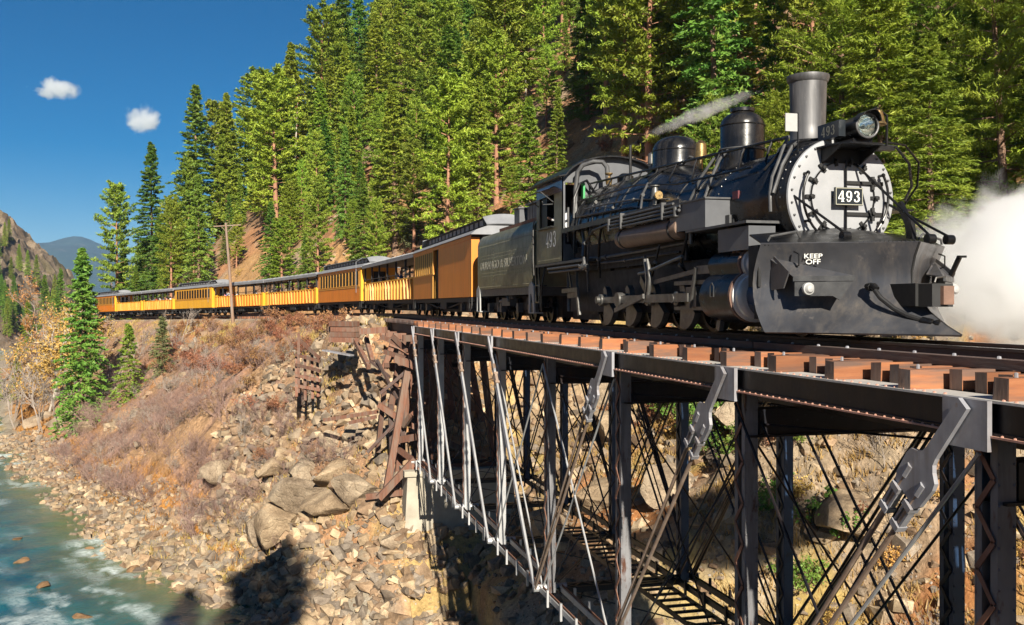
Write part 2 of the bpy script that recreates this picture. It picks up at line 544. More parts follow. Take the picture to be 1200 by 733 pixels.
worn("bridge_rust", (0.17, 0.075, 0.045), (0.28, 0.14, 0.09), 3.5, (0.6, 0.85), 0.1, c2=(0.45, 0.42, 0.40), c2_at=0.66, bump_s=0.25)
worn("bridge_grey", (0.235, 0.235, 0.259), (0.364, 0.364, 0.388), 2.5, (0.4, 0.6), 0.2, c2=(0.305, 0.2, 0.141), c2_at=0.64, bump_s=0.1, grime=(0.141, 0.106, 0.0882))
worn("flange_pale", (0.403, 0.378, 0.344), (0.521, 0.496, 0.462), 4.0, (0.6, 0.8), c2=(0.252, 0.185, 0.134), c2_at=0.68, bump_s=0.2)
worn("flange_red", (0.36, 0.17, 0.12), (0.50, 0.28, 0.21), 4.0, (0.6, 0.8), c2=(0.2, 0.10, 0.07), bump_s=0.2)
worn("eyebar_brown", (0.23, 0.155, 0.11), (0.38, 0.29, 0.23), 4.0, (0.4, 0.6), 0.3, c2=(0.16, 0.08, 0.05), bump_s=0.12)
worn("rail_steel", (0.05, 0.038, 0.032), (0.085, 0.062, 0.05), 4.0, (0.5, 0.7), 0.2, c2=(0.14, 0.08, 0.05), bump_s=0.15)
worn("rail_head", (0.45, 0.44, 0.43), (0.6, 0.59, 0.57), 4.0, (0.18, 0.35), 0.9, bump_s=0.02)
def wood(name, c0, c1, c2, along='y', scale=6.0, rough=0.85):
    m, nt, b, out = nt_new(name)
    tc = coords(nt)
    oi = N(nt, "ShaderNodeObjectInfo")
    mp = N(nt, "ShaderNodeMapping")
    st = {'x': (0.12, 1, 1), 'y': (1, 0.12, 1), 'z': (1, 1, 0.12)}[along]
    mp.inputs["Scale"].default_value = st
    nt.links.new(tc, mp.inputs[0])
    off = N(nt, "ShaderNodeVectorMath", operation='ADD')
    nt.links.new(mp.outputs[0], off.inputs[0])
    cmb = N(nt, "ShaderNodeCombineXYZ")
    rr = math_n(nt, 'MULTIPLY', oi.outputs["Random"], 37.0)
    for i in range(3): nt.links.new(rr, cmb.inputs[i])
    nt.links.new(cmb.outputs[0], off.inputs[1])
    v = off.outputs[0]
    g = noise(nt, v, scale * 3.0, 6, 0.65, 0.4)
    col = mixc(nt, ramp(nt, g, [(0.3, 0.0), (0.7, 1.0)]), c0, c1)
    col = mixc(nt, ramp(nt, noise(nt, v, scale * 0.7, 4, 0.7), [(0.44, 0.0), (0.62, 1.0)]), col, c2)
    val = math_n(nt, 'MULTIPLY_ADD', oi.outputs["Random"], 0.68)
    val.node.inputs[2].default_value = 0.62
    hs = N(nt, "ShaderNodeHueSaturation"); nt.links.new(col, hs.inputs["Color"]); nt.links.new(val, hs.inputs["Value"])
    nt.links.new(hs.outputs[0], b.inputs["Base Color"])
    b.inputs["Roughness"].default_value = rough
    bump(nt, b, g, 0.5, 0.012)
    return m

wood("tie_wood", (0.232, 0.0791, 0.031), (0.327, 0.129, 0.0516), (0.129, 0.0731, 0.0516), 'x')
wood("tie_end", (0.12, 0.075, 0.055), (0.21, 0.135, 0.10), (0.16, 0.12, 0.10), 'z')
wood("timber_red", (0.115, 0.048, 0.028), (0.21, 0.095, 0.058), (0.17, 0.115, 0.085), 'z')
wood("timber_dark", (0.075, 0.042, 0.034), (0.13, 0.075, 0.058), (0.11, 0.085, 0.075), 'y')
wood("pole_wood", (0.154, 0.091, 0.0595), (0.231, 0.147, 0.098), (0.196, 0.154, 0.126), 'z')

def car_paint(name, c0, c1, c2):
    m, nt, b, out = nt_new(name)
    tc = coords(nt)
    mp = N(nt, "ShaderNodeMapping"); mp.inputs["Scale"].default_value = (1, 1, 0.25)
    nt.links.new(tc, mp.inputs[0]); v = mp.outputs[0]
    col = mixc(nt, ramp(nt, noise(nt, v, 1.6), [(0.3, 0.0), (0.7, 1.0)]), c0, c1)
    col = mixc(nt, ramp(nt, noise(nt, v, 5.0, 6, 0.7), [(0.6, 0.0), (0.8, 1.0)]), col, c2)
    nt.links.new(col, b.inputs["Base Color"])
    b.inputs["Roughness"].default_value = 0.42
    wv = N(nt, "ShaderNodeTexWave", wave_type='BANDS', bands_direction='Y', wave_profile='SAW', i_Scale=2.6, i_Distortion=0.0)
    nt.links.new(tc, wv.inputs["Vector"])
    seam = ramp(nt, wv.outputs["Fac"], [(0.0, 0.0), (0.08, 1.0)])
    bump(nt, b, math_n(nt, 'ADD', seam, math_n(nt, 'MULTIPLY', noise(nt, v, 20, 3), 0.4)), 0.35, 0.012)
    # soot along the boards
    gp = N(nt, "ShaderNodeMapping"); gp.inputs["Scale"].default_value = (1, 1, 0.08); nt.links.new(tc, gp.inputs[0])
    gs = math_n(nt, 'MULTIPLY', ramp(nt, noise(nt, gp.outputs[0], 5.0, 6, 0.7), [(0.45, 0.0), (0.75, 0.55)]), ramp(nt, noise(nt, tc, 0.8, 3), [(0.35, 0.2), (0.65, 1.0)]))
    col2 = mixc(nt, gs, col, (0.16, 0.07, 0.03))
    nt.links.new(col2, b.inputs["Base Color"])
    return m
car_paint("car_orange", (0.684, 0.184, 0.0108), (0.738, 0.221, 0.0162), (0.504, 0.144, 0.018))
car_paint("car_yellow", (0.738, 0.36, 0.0225), (0.792, 0.414, 0.0315), (0.612, 0.288, 0.036))
car_paint("car_trim", (0.635, 0.294, 0.0387), (0.681, 0.348, 0.0619), (0.542, 0.232, 0.0387))
worn("car_roof", (0.18, 0.184, 0.198), (0.27, 0.275, 0.288), 1.5, (0.5, 0.7), c2=(0.342, 0.342, 0.351), c2_at=0.66, bump_s=0.1)
worn("car_roof_dark", (0.06, 0.062, 0.068), (0.10, 0.10, 0.108), 1.5, (0.45, 0.65), c2=(0.16, 0.16, 0.165), c2_at=0.66, bump_s=0.1)
plain("car_dark", (0.018, 0.017, 0.017), 0.7)
plain("skin", (0.45, 0.24, 0.16), 0.6)
for _n, _c in (("cloth_white", (0.72, 0.72, 0.72)), ("cloth_red", (0.45, 0.04, 0.03)), ("cloth_blue", (0.05, 0.12, 0.40)), ("cloth_dark", (0.03, 0.03, 0.04)), ("cloth_orange", (0.55, 0.16, 0.03)), ("cloth_grey", (0.25, 0.25, 0.27)), ("cloth_pink", (0.6, 0.22, 0.28))):
    plain(_n, _c, 0.85)
plain("hair_dark", (0.03, 0.02, 0.015), 0.7)
worn("concrete", (0.31, 0.275, 0.215), (0.43, 0.387, 0.31), 1.4, (0.8, 0.95), c2=(0.206, 0.172, 0.129), c2_at=0.66, bump_s=0.4, bump_d=0.03, spec=0.2)

# ------- rock and ground
def rock_mat(name, cols, crack=True, scale=1.0):
    m, nt, b, out = nt_new(name)
    g = N(nt, "ShaderNodeNewGeometry")
    oi = N(nt, "ShaderNodeObjectInfo")
    v = g.outputs["Position"]
    base = ramp(nt, noise(nt, v, 0.8 * scale, 6, 0.65), [(0.30, cols[0]), (0.48, cols[1]), (0.62, cols[2]), (0.75, cols[3])])
    at = N(nt, "ShaderNodeAttribute", attribute_name="tint")
    base = mixc(nt, 1.0, base, at.outputs["Color"], 'MULTIPLY')
    sp = ramp(nt, noise(nt, v, 14 * scale, 6, 0.75), [(0.35, 0.62), (0.65, 1.15)])
    base = mixc(nt, 1.0, base, sp, 'MULTIPLY')
    nt.links.new(base, b.inputs["Base Color"])
    b.inputs["Roughness"].default_value = 0.92; b.inputs["Specular IOR Level"].default_value = 0.2
    h = noise(nt, v, 5 * scale, 8, 0.7)
    if crack:
        vo = N(nt, "ShaderNodeTexVoronoi", feature='DISTANCE_TO_EDGE', i_Scale=1.1 * scale)
        wv = N(nt, "ShaderNodeVectorMath", operation='ADD')
        nz = N(nt, "ShaderNodeTexNoise", i_Scale=1.5, i_Detail=4.0); nt.links.new(v, nz.inputs["Vector"])
        nt.links.new(v, wv.inputs[0]); nt.links.new(nz.outputs["Color"], wv.inputs[1])
        nt.links.new(wv.outputs[0], vo.inputs["Vector"])
        cr = ramp(nt, vo.outputs["Distance"], [(0.0, 0.0), (0.05, 1.0)])
        h = math_n(nt, 'ADD', math_n(nt, 'MULTIPLY', cr, 0.45), h)
    bump(nt, b, h, 0.7, 0.07 if crack else 0.012)
    return m
rock_mat("rock_grey", [(0.138, 0.103, 0.0731), (0.284, 0.224, 0.163), (0.387, 0.318, 0.237), (0.327, 0.189, 0.103)])
rock_mat("stone_mix", [(0.146, 0.116, 0.086), (0.284, 0.232, 0.176), (0.396, 0.331, 0.249), (0.292, 0.189, 0.12)], crack=False, scale=2.0)
rock_mat("cliff_rock", [(0.17, 0.13, 0.10), (0.30, 0.25, 0.20), (0.40, 0.35, 0.29), (0.26, 0.18, 0.13)], scale=0.12)

def ground_mat():
    m, nt, b, out = nt_new("ground")
    g = N(nt, "ShaderNodeNewGeometry"); v = g.outputs["Position"]
    at = N(nt, "ShaderNodeAttribute", attribute_name="tint")
    n1 = ramp(nt, noise(nt, v, 0.55, 6, 0.65), [(0.3, 0.60), (0.7, 1.12)])
    n2 = ramp(nt, noise(nt, v, 5.0, 8, 0.75), [(0.32, 0.55), (0.66, 1.25)])
    col = mixc(nt, 1.0, at.outputs["Color"], n1, 'MULTIPLY')
    col = mixc(nt, 1.0, col, n2, 'MULTIPLY')
    # scattered small stones and needles
    vo = N(nt, "ShaderNodeTexVoronoi", i_Scale=4.0); nt.links.new(v, vo.inputs["Vector"])
    st = ramp(nt, vo.outputs["Distance"], [(0.16, 1.0), (0.22, 0.0)])
    patch = ramp(nt, noise(nt, v, 0.5, 4), [(0.42, 0.0), (0.56, 1.0)])
    col = mixc(nt, math_n(nt, 'MULTIPLY', st, patch), col, ramp(nt, vo.outputs["Color"], [(0.2, (0.22, 0.18, 0.15)), (0.8, (0.46, 0.40, 0.34))]))
    nt.links.new(col, b.inputs["Base Color"])
    b.inputs["Roughness"].default_value = 0.95; b.inputs["Specular IOR Level"].default_value = 0.15
    h = math_n(nt, 'ADD', noise(nt, v, 3.0, 9, 0.75), math_n(nt, 'MULTIPLY', st, 0.25))
    bump(nt, b, h, 0.9, 0.14)
    return m
ground_mat()

def foliage_mat(name, cols, trans=0.12, hue=0.04):
    m, nt, b, out = nt_new(name)
    oi = N(nt, "ShaderNodeObjectInfo")
    g = N(nt, "ShaderNodeNewGeometry")
    at = N(nt, "ShaderNodeAttribute", attribute_name="shade")
    base = ramp(nt, at.outputs["Fac"], [(0.0, cols[0]), (0.45, cols[1]), (0.8, cols[2]), (1.0, cols[3])])
    hs = N(nt, "ShaderNodeHueSaturation")
    nt.links.new(base, hs.inputs["Color"])
    h = math_n(nt, 'MULTIPLY_ADD', oi.outputs["Random"], hue); h.node.inputs[2].default_value = 0.5 - hue / 2
    nt.links.new(h, hs.inputs["Hue"])
    rv = math_n(nt, 'FRACT', math_n(nt, 'MULTIPLY', oi.outputs["Random"], 7.31))
    vv = math_n(nt, 'MULTIPLY_ADD', rv, 0.5); vv.node.inputs[2].default_value = 0.76
    nt.links.new(vv, hs.inputs["Value"])
    nt.links.new(hs.outputs[0], b.inputs["Base Color"])
    b.inputs["Roughness"].default_value = 0.55; b.inputs["Specular IOR Level"].default_value = 0.3
    tr = N(nt, "ShaderNodeBsdfTranslucent"); nt.links.new(hs.outputs[0], tr.inputs["Color"])
    mx = N(nt, "ShaderNodeMixShader"); mx.inputs[0].default_value = trans
    nt.links.new(b.outputs[0], mx.inputs[1]); nt.links.new(tr.outputs[0], mx.inputs[2])
    nt.links.new(mx.outputs[0], out.inputs[0])
    return m
foliage_mat("fir_needles", [(0.137, 0.214, 0.0255), (0.21, 0.283, 0.031), (0.283, 0.337, 0.041), (0.356, 0.365, 0.0547)])
foliage_mat("pine_needles", [(0.152, 0.237, 0.0237), (0.224, 0.315, 0.031), (0.289, 0.365, 0.041), (0.345, 0.392, 0.0593)])
foliage_mat("spruce_needles", [(0.0775, 0.169, 0.0274), (0.128, 0.228, 0.0319), (0.182, 0.274, 0.041), (0.246, 0.301, 0.0502)])
foliage_mat("pale_needles", [(0.08, 0.1, 0.04), (0.12, 0.14, 0.052), (0.16, 0.172, 0.068), (0.2, 0.2, 0.088)])
foliage_mat("rust_needles", [(0.16, 0.056, 0.024), (0.24, 0.088, 0.036), (0.288, 0.12, 0.048), (0.336, 0.152, 0.064)])
foliage_mat("cottonwood_leaf", [(0.42, 0.22, 0.055), (0.50, 0.29, 0.08), (0.54, 0.34, 0.11), (0.56, 0.40, 0.16)])
foliage_mat("leaf_red", [(0.192, 0.084, 0.04), (0.272, 0.124, 0.056), (0.336, 0.168, 0.076), (0.376, 0.224, 0.104)])
foliage_mat("leaf_green", [(0.072, 0.152, 0.024), (0.112, 0.208, 0.032), (0.16, 0.248, 0.04), (0.224, 0.272, 0.056)])
foliage_mat("dry_grass", [(0.336, 0.2, 0.056), (0.416, 0.264, 0.08), (0.48, 0.32, 0.12), (0.512, 0.376, 0.176)])
foliage_mat("orange_grass", [(0.368, 0.152, 0.032), (0.448, 0.2, 0.048), (0.496, 0.248, 0.072), (0.496, 0.288, 0.104)])
def bark(name, c0, c1):
    return worn(name, c0, c1, 3.0, (0.85, 0.95), c2=tuple(x * 0.5 for x in c0), stretch=(1, 1, 0.3), bump_s=0.6, bump_d=0.04, spec=0.15)
bark("bark_brown", (0.16, 0.10, 0.07), (0.27, 0.17, 0.115))
bark("bark_red", (0.28, 0.14, 0.085), (0.40, 0.21, 0.13))
bark("bark_pale", (0.36, 0.31, 0.25), (0.52, 0.47, 0.39))
bark("twig_pink", (0.206, 0.129, 0.107), (0.31, 0.211, 0.176))
bark("twig_brown", (0.181, 0.103, 0.0731), (0.275, 0.163, 0.116))
bark("twig_grey", (0.224, 0.185, 0.155), (0.327, 0.275, 0.232))
# ------------------------------------------------------------------ ground, river, far hills
def build_ground():
    fwd = math.radians(14.39)
    ang = np.r_[np.arange(-180, -36, 4.0), np.arange(-36, 36, 0.2), np.arange(36, 180.1, 4.0)]
    ang = np.radians(ang) + fwd
    rad = [2.5]
    while rad[-1] < 5800:
        r = rad[-1]
        rad.append(r * (1.05 if r < 18 else (1.0105 if r < 170 else (1.03 if r < 500 else 1.12))))
    rad = np.array(rad)
    R, A = np.meshgrid(rad, ang, indexing='ij')
    X = R * np.sin(A); Y = R * np.cos(A)
    z, t, q, w, inr = terrain(X, Y)
    tint = np.zeros(X.shape + (3,))
    def lay(c, m):
        tint[...] = tint * (1 - m[..., None]) + np.array(c) * m[..., None]
    n1 = fbm(X / 7, Y / 7, 51, 4); n2 = fbm(X / 2.2, Y / 2.2, 61, 3); n3 = fbm(X / 16, Y / 16, 71, 3)
    one = np.ones(X.shape)
    lay((0.38, 0.225, 0.125), one)
    hillm = sstep(1.5, 5, q)
    lay((0.47, 0.235, 0.115), hillm * sstep(-0.35, 0.15, n1))
    lay((0.40, 0.29, 0.19), hillm * sstep(0.1, 0.4, n2))
    lay((0.52, 0.30, 0.13), hillm * sstep(0.15, 0.5, n3))
    bank = (1 - sstep(-3, -1, q)) * sstep(3.5, 5.5, w)
    lay((0.46, 0.28, 0.15), bank * sstep(-0.2, 0.2, n1))
    lay((0.47, 0.235, 0.10), bank * sstep(0.12, 0.4, n3 + 0.35 * n2) * sstep(56, 66, t))
    lay((0.38, 0.23, 0.165), bank * sstep(0.1, 0.4, n2))
    talus = (1 - sstep(56, 66, t)) * (1 - sstep(2, 5, q))
    lay((0.43, 0.30, 0.19), talus * 0.7)
    lay((0.45, 0.25, 0.13), talus * sstep(0.0, 0.35, n3 + 0.6 * n2))
    lay((0.52, 0.36, 0.15), talus * sstep(0.2, 0.4, n1))
    barm = (1 - sstep(3.6, 5.0, w)) * sstep(-1, 0, w)
    lay((0.40, 0.345, 0.26), barm)
    lay((0.50, 0.225, 0.05), np.exp(-((w - 4.6 - 1.2 * n1) / 1.1) ** 2) * sstep(-0.25, 0.1, n2 + 0.3) * sstep(50, 56, t))
    lay((0.46, 0.33, 0.05), np.exp(-((w - 0.9 - 0.9 * n1) / 0.8) ** 2) * sstep(-0.2, 0.15, n1 + 0.5 * n2) * 0.85 * sstep(46, 52, t))
    gorge_green = hillm * (1 - sstep(46, 60, t)) * (1 - sstep(14, 22, q))
    lay((0.40, 0.315, 0.215), gorge_green * 0.8)
    lay((0.46, 0.20, 0.075), gorge_green * sstep(-0.1, 0.2, n1))
    lay((0.50, 0.36, 0.13), gorge_green * sstep(0.1, 0.35, fbm(X / 3.1, Y / 3.1, 75, 3)))
    bed = (1 - sstep(2.3, 3.0, np.abs(q))) * sstep(54, 57, t)
    lay((0.40, 0.33, 0.25), bed)
    lay((0.17, 0.18, 0.10), inr.astype(float))
    lay((0.10, 0.13, 0.06), sstep(250, 500, R))
    verts = np.stack([X, Y, z], -1).reshape(-1, 3)
    nr, na = X.shape
    idx = np.arange(nr * na).reshape(nr, na)
    f = np.stack([idx[:-1, :-1], idx[1:, :-1], idx[1:, 1:], idx[:-1, 1:]], -1).reshape(-1, 4)[:, ::-1]
    me = np_mesh("hillside_ground", verts, f, MAT["ground"], True, {"tint": tint.reshape(-1, 3)})
    # broken rock on the banks is faceted, loose earth and the track bed are smooth
    rocky = ((w > 0.5) & (t < 125) & (np.abs(q) > 2.6) & (R < 170)).reshape(-1)
    sm = ~rocky[f].any(1)
    me.polygons.foreach_set("use_smooth", sm)
    return structure(obj("hillside_ground", me))
ground = build_ground()

def zat(x, y):
    return float(terrain(np.array([float(x)]), np.array([float(y)]))[0][0])

def build_river():
    pts = RIVER
    d = np.r_[0, np.cumsum(np.hypot(*np.diff(pts, axis=0).T))]
    # denser where the camera sees it
    S = []; s = 0.0
    while s < d[-1]:
        S.append(s)
        y = np.interp(s, d, pts[:, 1])
        s += 0.35 if 25 < y < 110 else (1.0 if y < 240 and y > 0 else 6.0)
    S = np.array(S)
    cx = np.interp(S, d, pts[:, 0]); cy = np.interp(S, d, pts[:, 1])
    k = 9
    def sm(a):
        p = np.pad(a, k, mode='edge'); return np.convolve(p, np.ones(2 * k + 1) / (2 * k + 1), 'valid')
    tx = np.gradient(sm(cx)); ty = np.gradient(sm(cy)); L = np.hypot(tx, ty); tx /= L; ty /= L
    U = np.arange(-11, 11.01, 0.35)
    X = cx[:, None] + (-ty)[:, None] * -U[None, :] * -1.0
    Y = cy[:, None] + (tx)[:, None] * -U[None, :] * -1.0
    # flow-aligned ripples
    a = S[:, None] + 0 * U[None, :]; b = U[None, :] + 0 * S[:, None]
    rap = fbm(a / 11, b / 5, 81, 3)
    Z = WATER_Z + 0.15 * fbm(a / 1.1, b / 1.9, 82, 3) * (0.6 + np.clip(rap, 0, 1) * 2.2) + 0.06 * fbm(a / 4, b / 5, 83, 2)
    foam = np.clip((fbm(a / 2.2, b / 0.8, 84, 5, 0.65) + 0.02) * 5.0, 0, 1) * sstep(-0.15, 0.35, rap + 0.15) * (0.5 + 0.5 * np.clip(fbm(a / .5, b / .35, 87, 3) + 0.5, 0, 1))
    shallow = 1 - np.clip((RIVER_HW - np.abs(b) + 1.3 * fbm(X / 9, Y / 9, 5, 3) * -1) / 5.0, 0, 1)
    verts = np.stack([X, Y, Z], -1).reshape(-1, 3)
    n, m = X.shape
    idx = np.arange(n * m).reshape(n, m)
    f = np.stack([idx[:-1, :-1], idx[1:, :-1], idx[1:, 1:], idx[:-1, 1:]], -1).reshape(-1, 4)
    mt, nt, bs, out = nt_new("river_water")
    g = N(nt, "ShaderNodeNewGeometry"); v = g.outputs["Position"]
    fo = N(nt, "ShaderNodeAttribute", attribute_name="foam"); sh = N(nt, "ShaderNodeAttribute", attribute_name="shallow")
    n1 = noise(nt, v, 0.35, 5, 0.6)
    deep = mixc(nt, ramp(nt, n1, [(0.35, 0.0), (0.65, 1.0)]), (0.005, 0.052, 0.074), (0.022, 0.130, 0.142))
    bedc = mixc(nt, noise(nt, v, 1.6, 5, 0.7), (0.05, 0.13, 0.08), (0.20, 0.18, 0.05))
    col = mixc(nt, math_n(nt, 'POWER', sh.outputs["Fac"], 1.6), deep, bedc)
    fl = math_n(nt, 'MULTIPLY', fo.outputs["Fac"], ramp(nt, noise(nt, v, 5.5, 6, 0.7), [(0.3, 0.25), (0.6, 1.0)]))
    col = mixc(nt, fl, col, (0.70, 0.78, 0.78))
    nt.links.new(col, bs.inputs["Base Color"])
    nt.links.new(ramp(nt, fl, [(0.0, 0.07), (0.5, 0.6)]), bs.inputs["Roughness"])
    bump(nt, bs, noise(nt, v, 3.2, 5, 0.65, 0.3), 0.55, 0.10)
    me = np_mesh("river_water", verts, f[:, ::-1], mt, True, {"foam": foam.ravel(), "shallow": shallow.ravel()})
    o = structure(obj("river_water", me))
    return o
river = build_river()

def build_cliff():
    """rocky wooded bluff far up the valley on the left"""
    U = np.linspace(0, 1, 130); V = np.linspace(0, 1, 110)
    u, v = np.meshgrid(U, V, indexing='ij')
    X = -250 + 178 * u; Y = 270 + 260 * v
    crest = np.interp(u, [0, 0.35, 0.62, 0.78, 0.9, 1.0], [70, 62, 46, 30, 12, -13])
    side = np.sin(np.clip(v * 1.25, 0, 1) * PI * 0.5) ** 0.75
    n = fbm(X / 40, Y / 40, 91, 5, 0.6); r = np.abs(fbm(X / 14, Y / 14, 92, 5, 0.6)) * 1.5
    Z = -14 + (crest + 14) * side + (9 * n - 9 * r) * side
    Z = Z + 3 * np.floor((Z + 2 * n) / 5.0) * 0.35 * side
    tint = np.ones(u.shape + (3,)) * np.array((0.62, 0.55, 0.47))
    g = sstep(0.05, 0.3, fbm(X / 22, Y / 22, 93, 4))[..., None]
    tint = tint * (1 - 0.55 * g) + np.array((0.26, 0.27, 0.12)) * 0.55 * g * 1.0
    verts = np.stack([X, Y, Z], -1).reshape(-1, 3)
    nn, m = X.shape
    idx = np.arange(nn * m).reshape(nn, m)
    f = np.stack([idx[:-1, :-1], idx[1:, :-1], idx[1:, 1:], idx[:-1, 1:]], -1).reshape(-1, 4)
    me = np_mesh("rocky_bluff", verts, f, MAT["cliff_rock"], False, {"tint": tint.reshape(-1, 3)})
    return structure(obj("rocky_bluff", me)), (X, Y, Z)
cliff, CLIFF = build_cliff()

def build_mountain():
    X, Y = np.meshgrid(np.linspace(-3200, 1800, 150), np.linspace(3600, 5600, 60), indexing='ij')
    px = (X + 950) / 900.0
    ridge = np.exp(-((Y - 4700) / 620.0) ** 2)
    Z = -40 + ridge * (330 * np.exp(-((X + 820) / 430.0) ** 2) + 260 * np.exp(-((X + 1900) / 700.0) ** 2) + 200 * np.exp(-((X - 500) / 800) ** 2)) * (1 + 0.28 * fbm(X / 420, Y / 420, 101, 5, 0.55))
    verts = np.stack([X, Y, Z], -1).reshape(-1, 3)
    n, m = X.shape
    idx = np.arange(n * m).reshape(n, m)
    f = np.stack([idx[:-1, :-1], idx[1:, :-1], idx[1:, 1:], idx[:-1, 1:]], -1).reshape(-1, 4)
    mt, nt, b, out = nt_new("mountain_forest")
    g = N(nt, "ShaderNodeNewGeometry")
    c = ramp(nt, noise(nt, g.outputs["Position"], 0.012, 8, 0.7), [(0.35, (0.012, 0.028, 0.026)), (0.58, (0.022, 0.042, 0.036)), (0.72, (0.09, 0.08, 0.07))])
    nt.links.new(c, b.inputs["Base Color"]); b.inputs["Roughness"].default_value = 1.0
    return structure(obj("distant_mountain", np_mesh("distant_mountain", verts, f, mt, True)))
mountain = build_mountain()
# ------------------------------------------------------------------ deck truss bridge
def wpart(name, mb, mat, parent, off, smooth=35, label=None):
    """part whose shapes were given in world coordinates; off = location of its thing"""
    mb.v = [(p[0] - off[0], p[1] - off[1], p[2] - off[2]) for p in mb.v]
    return part(name, mb, mat, parent, smooth, label)

PANEL, S0 = 5.03, 8.05
def sk(k): return S0 + PANEL * k
Z_TOP, Z_GB, Z_BOT = -0.41, -0.76, -6.44

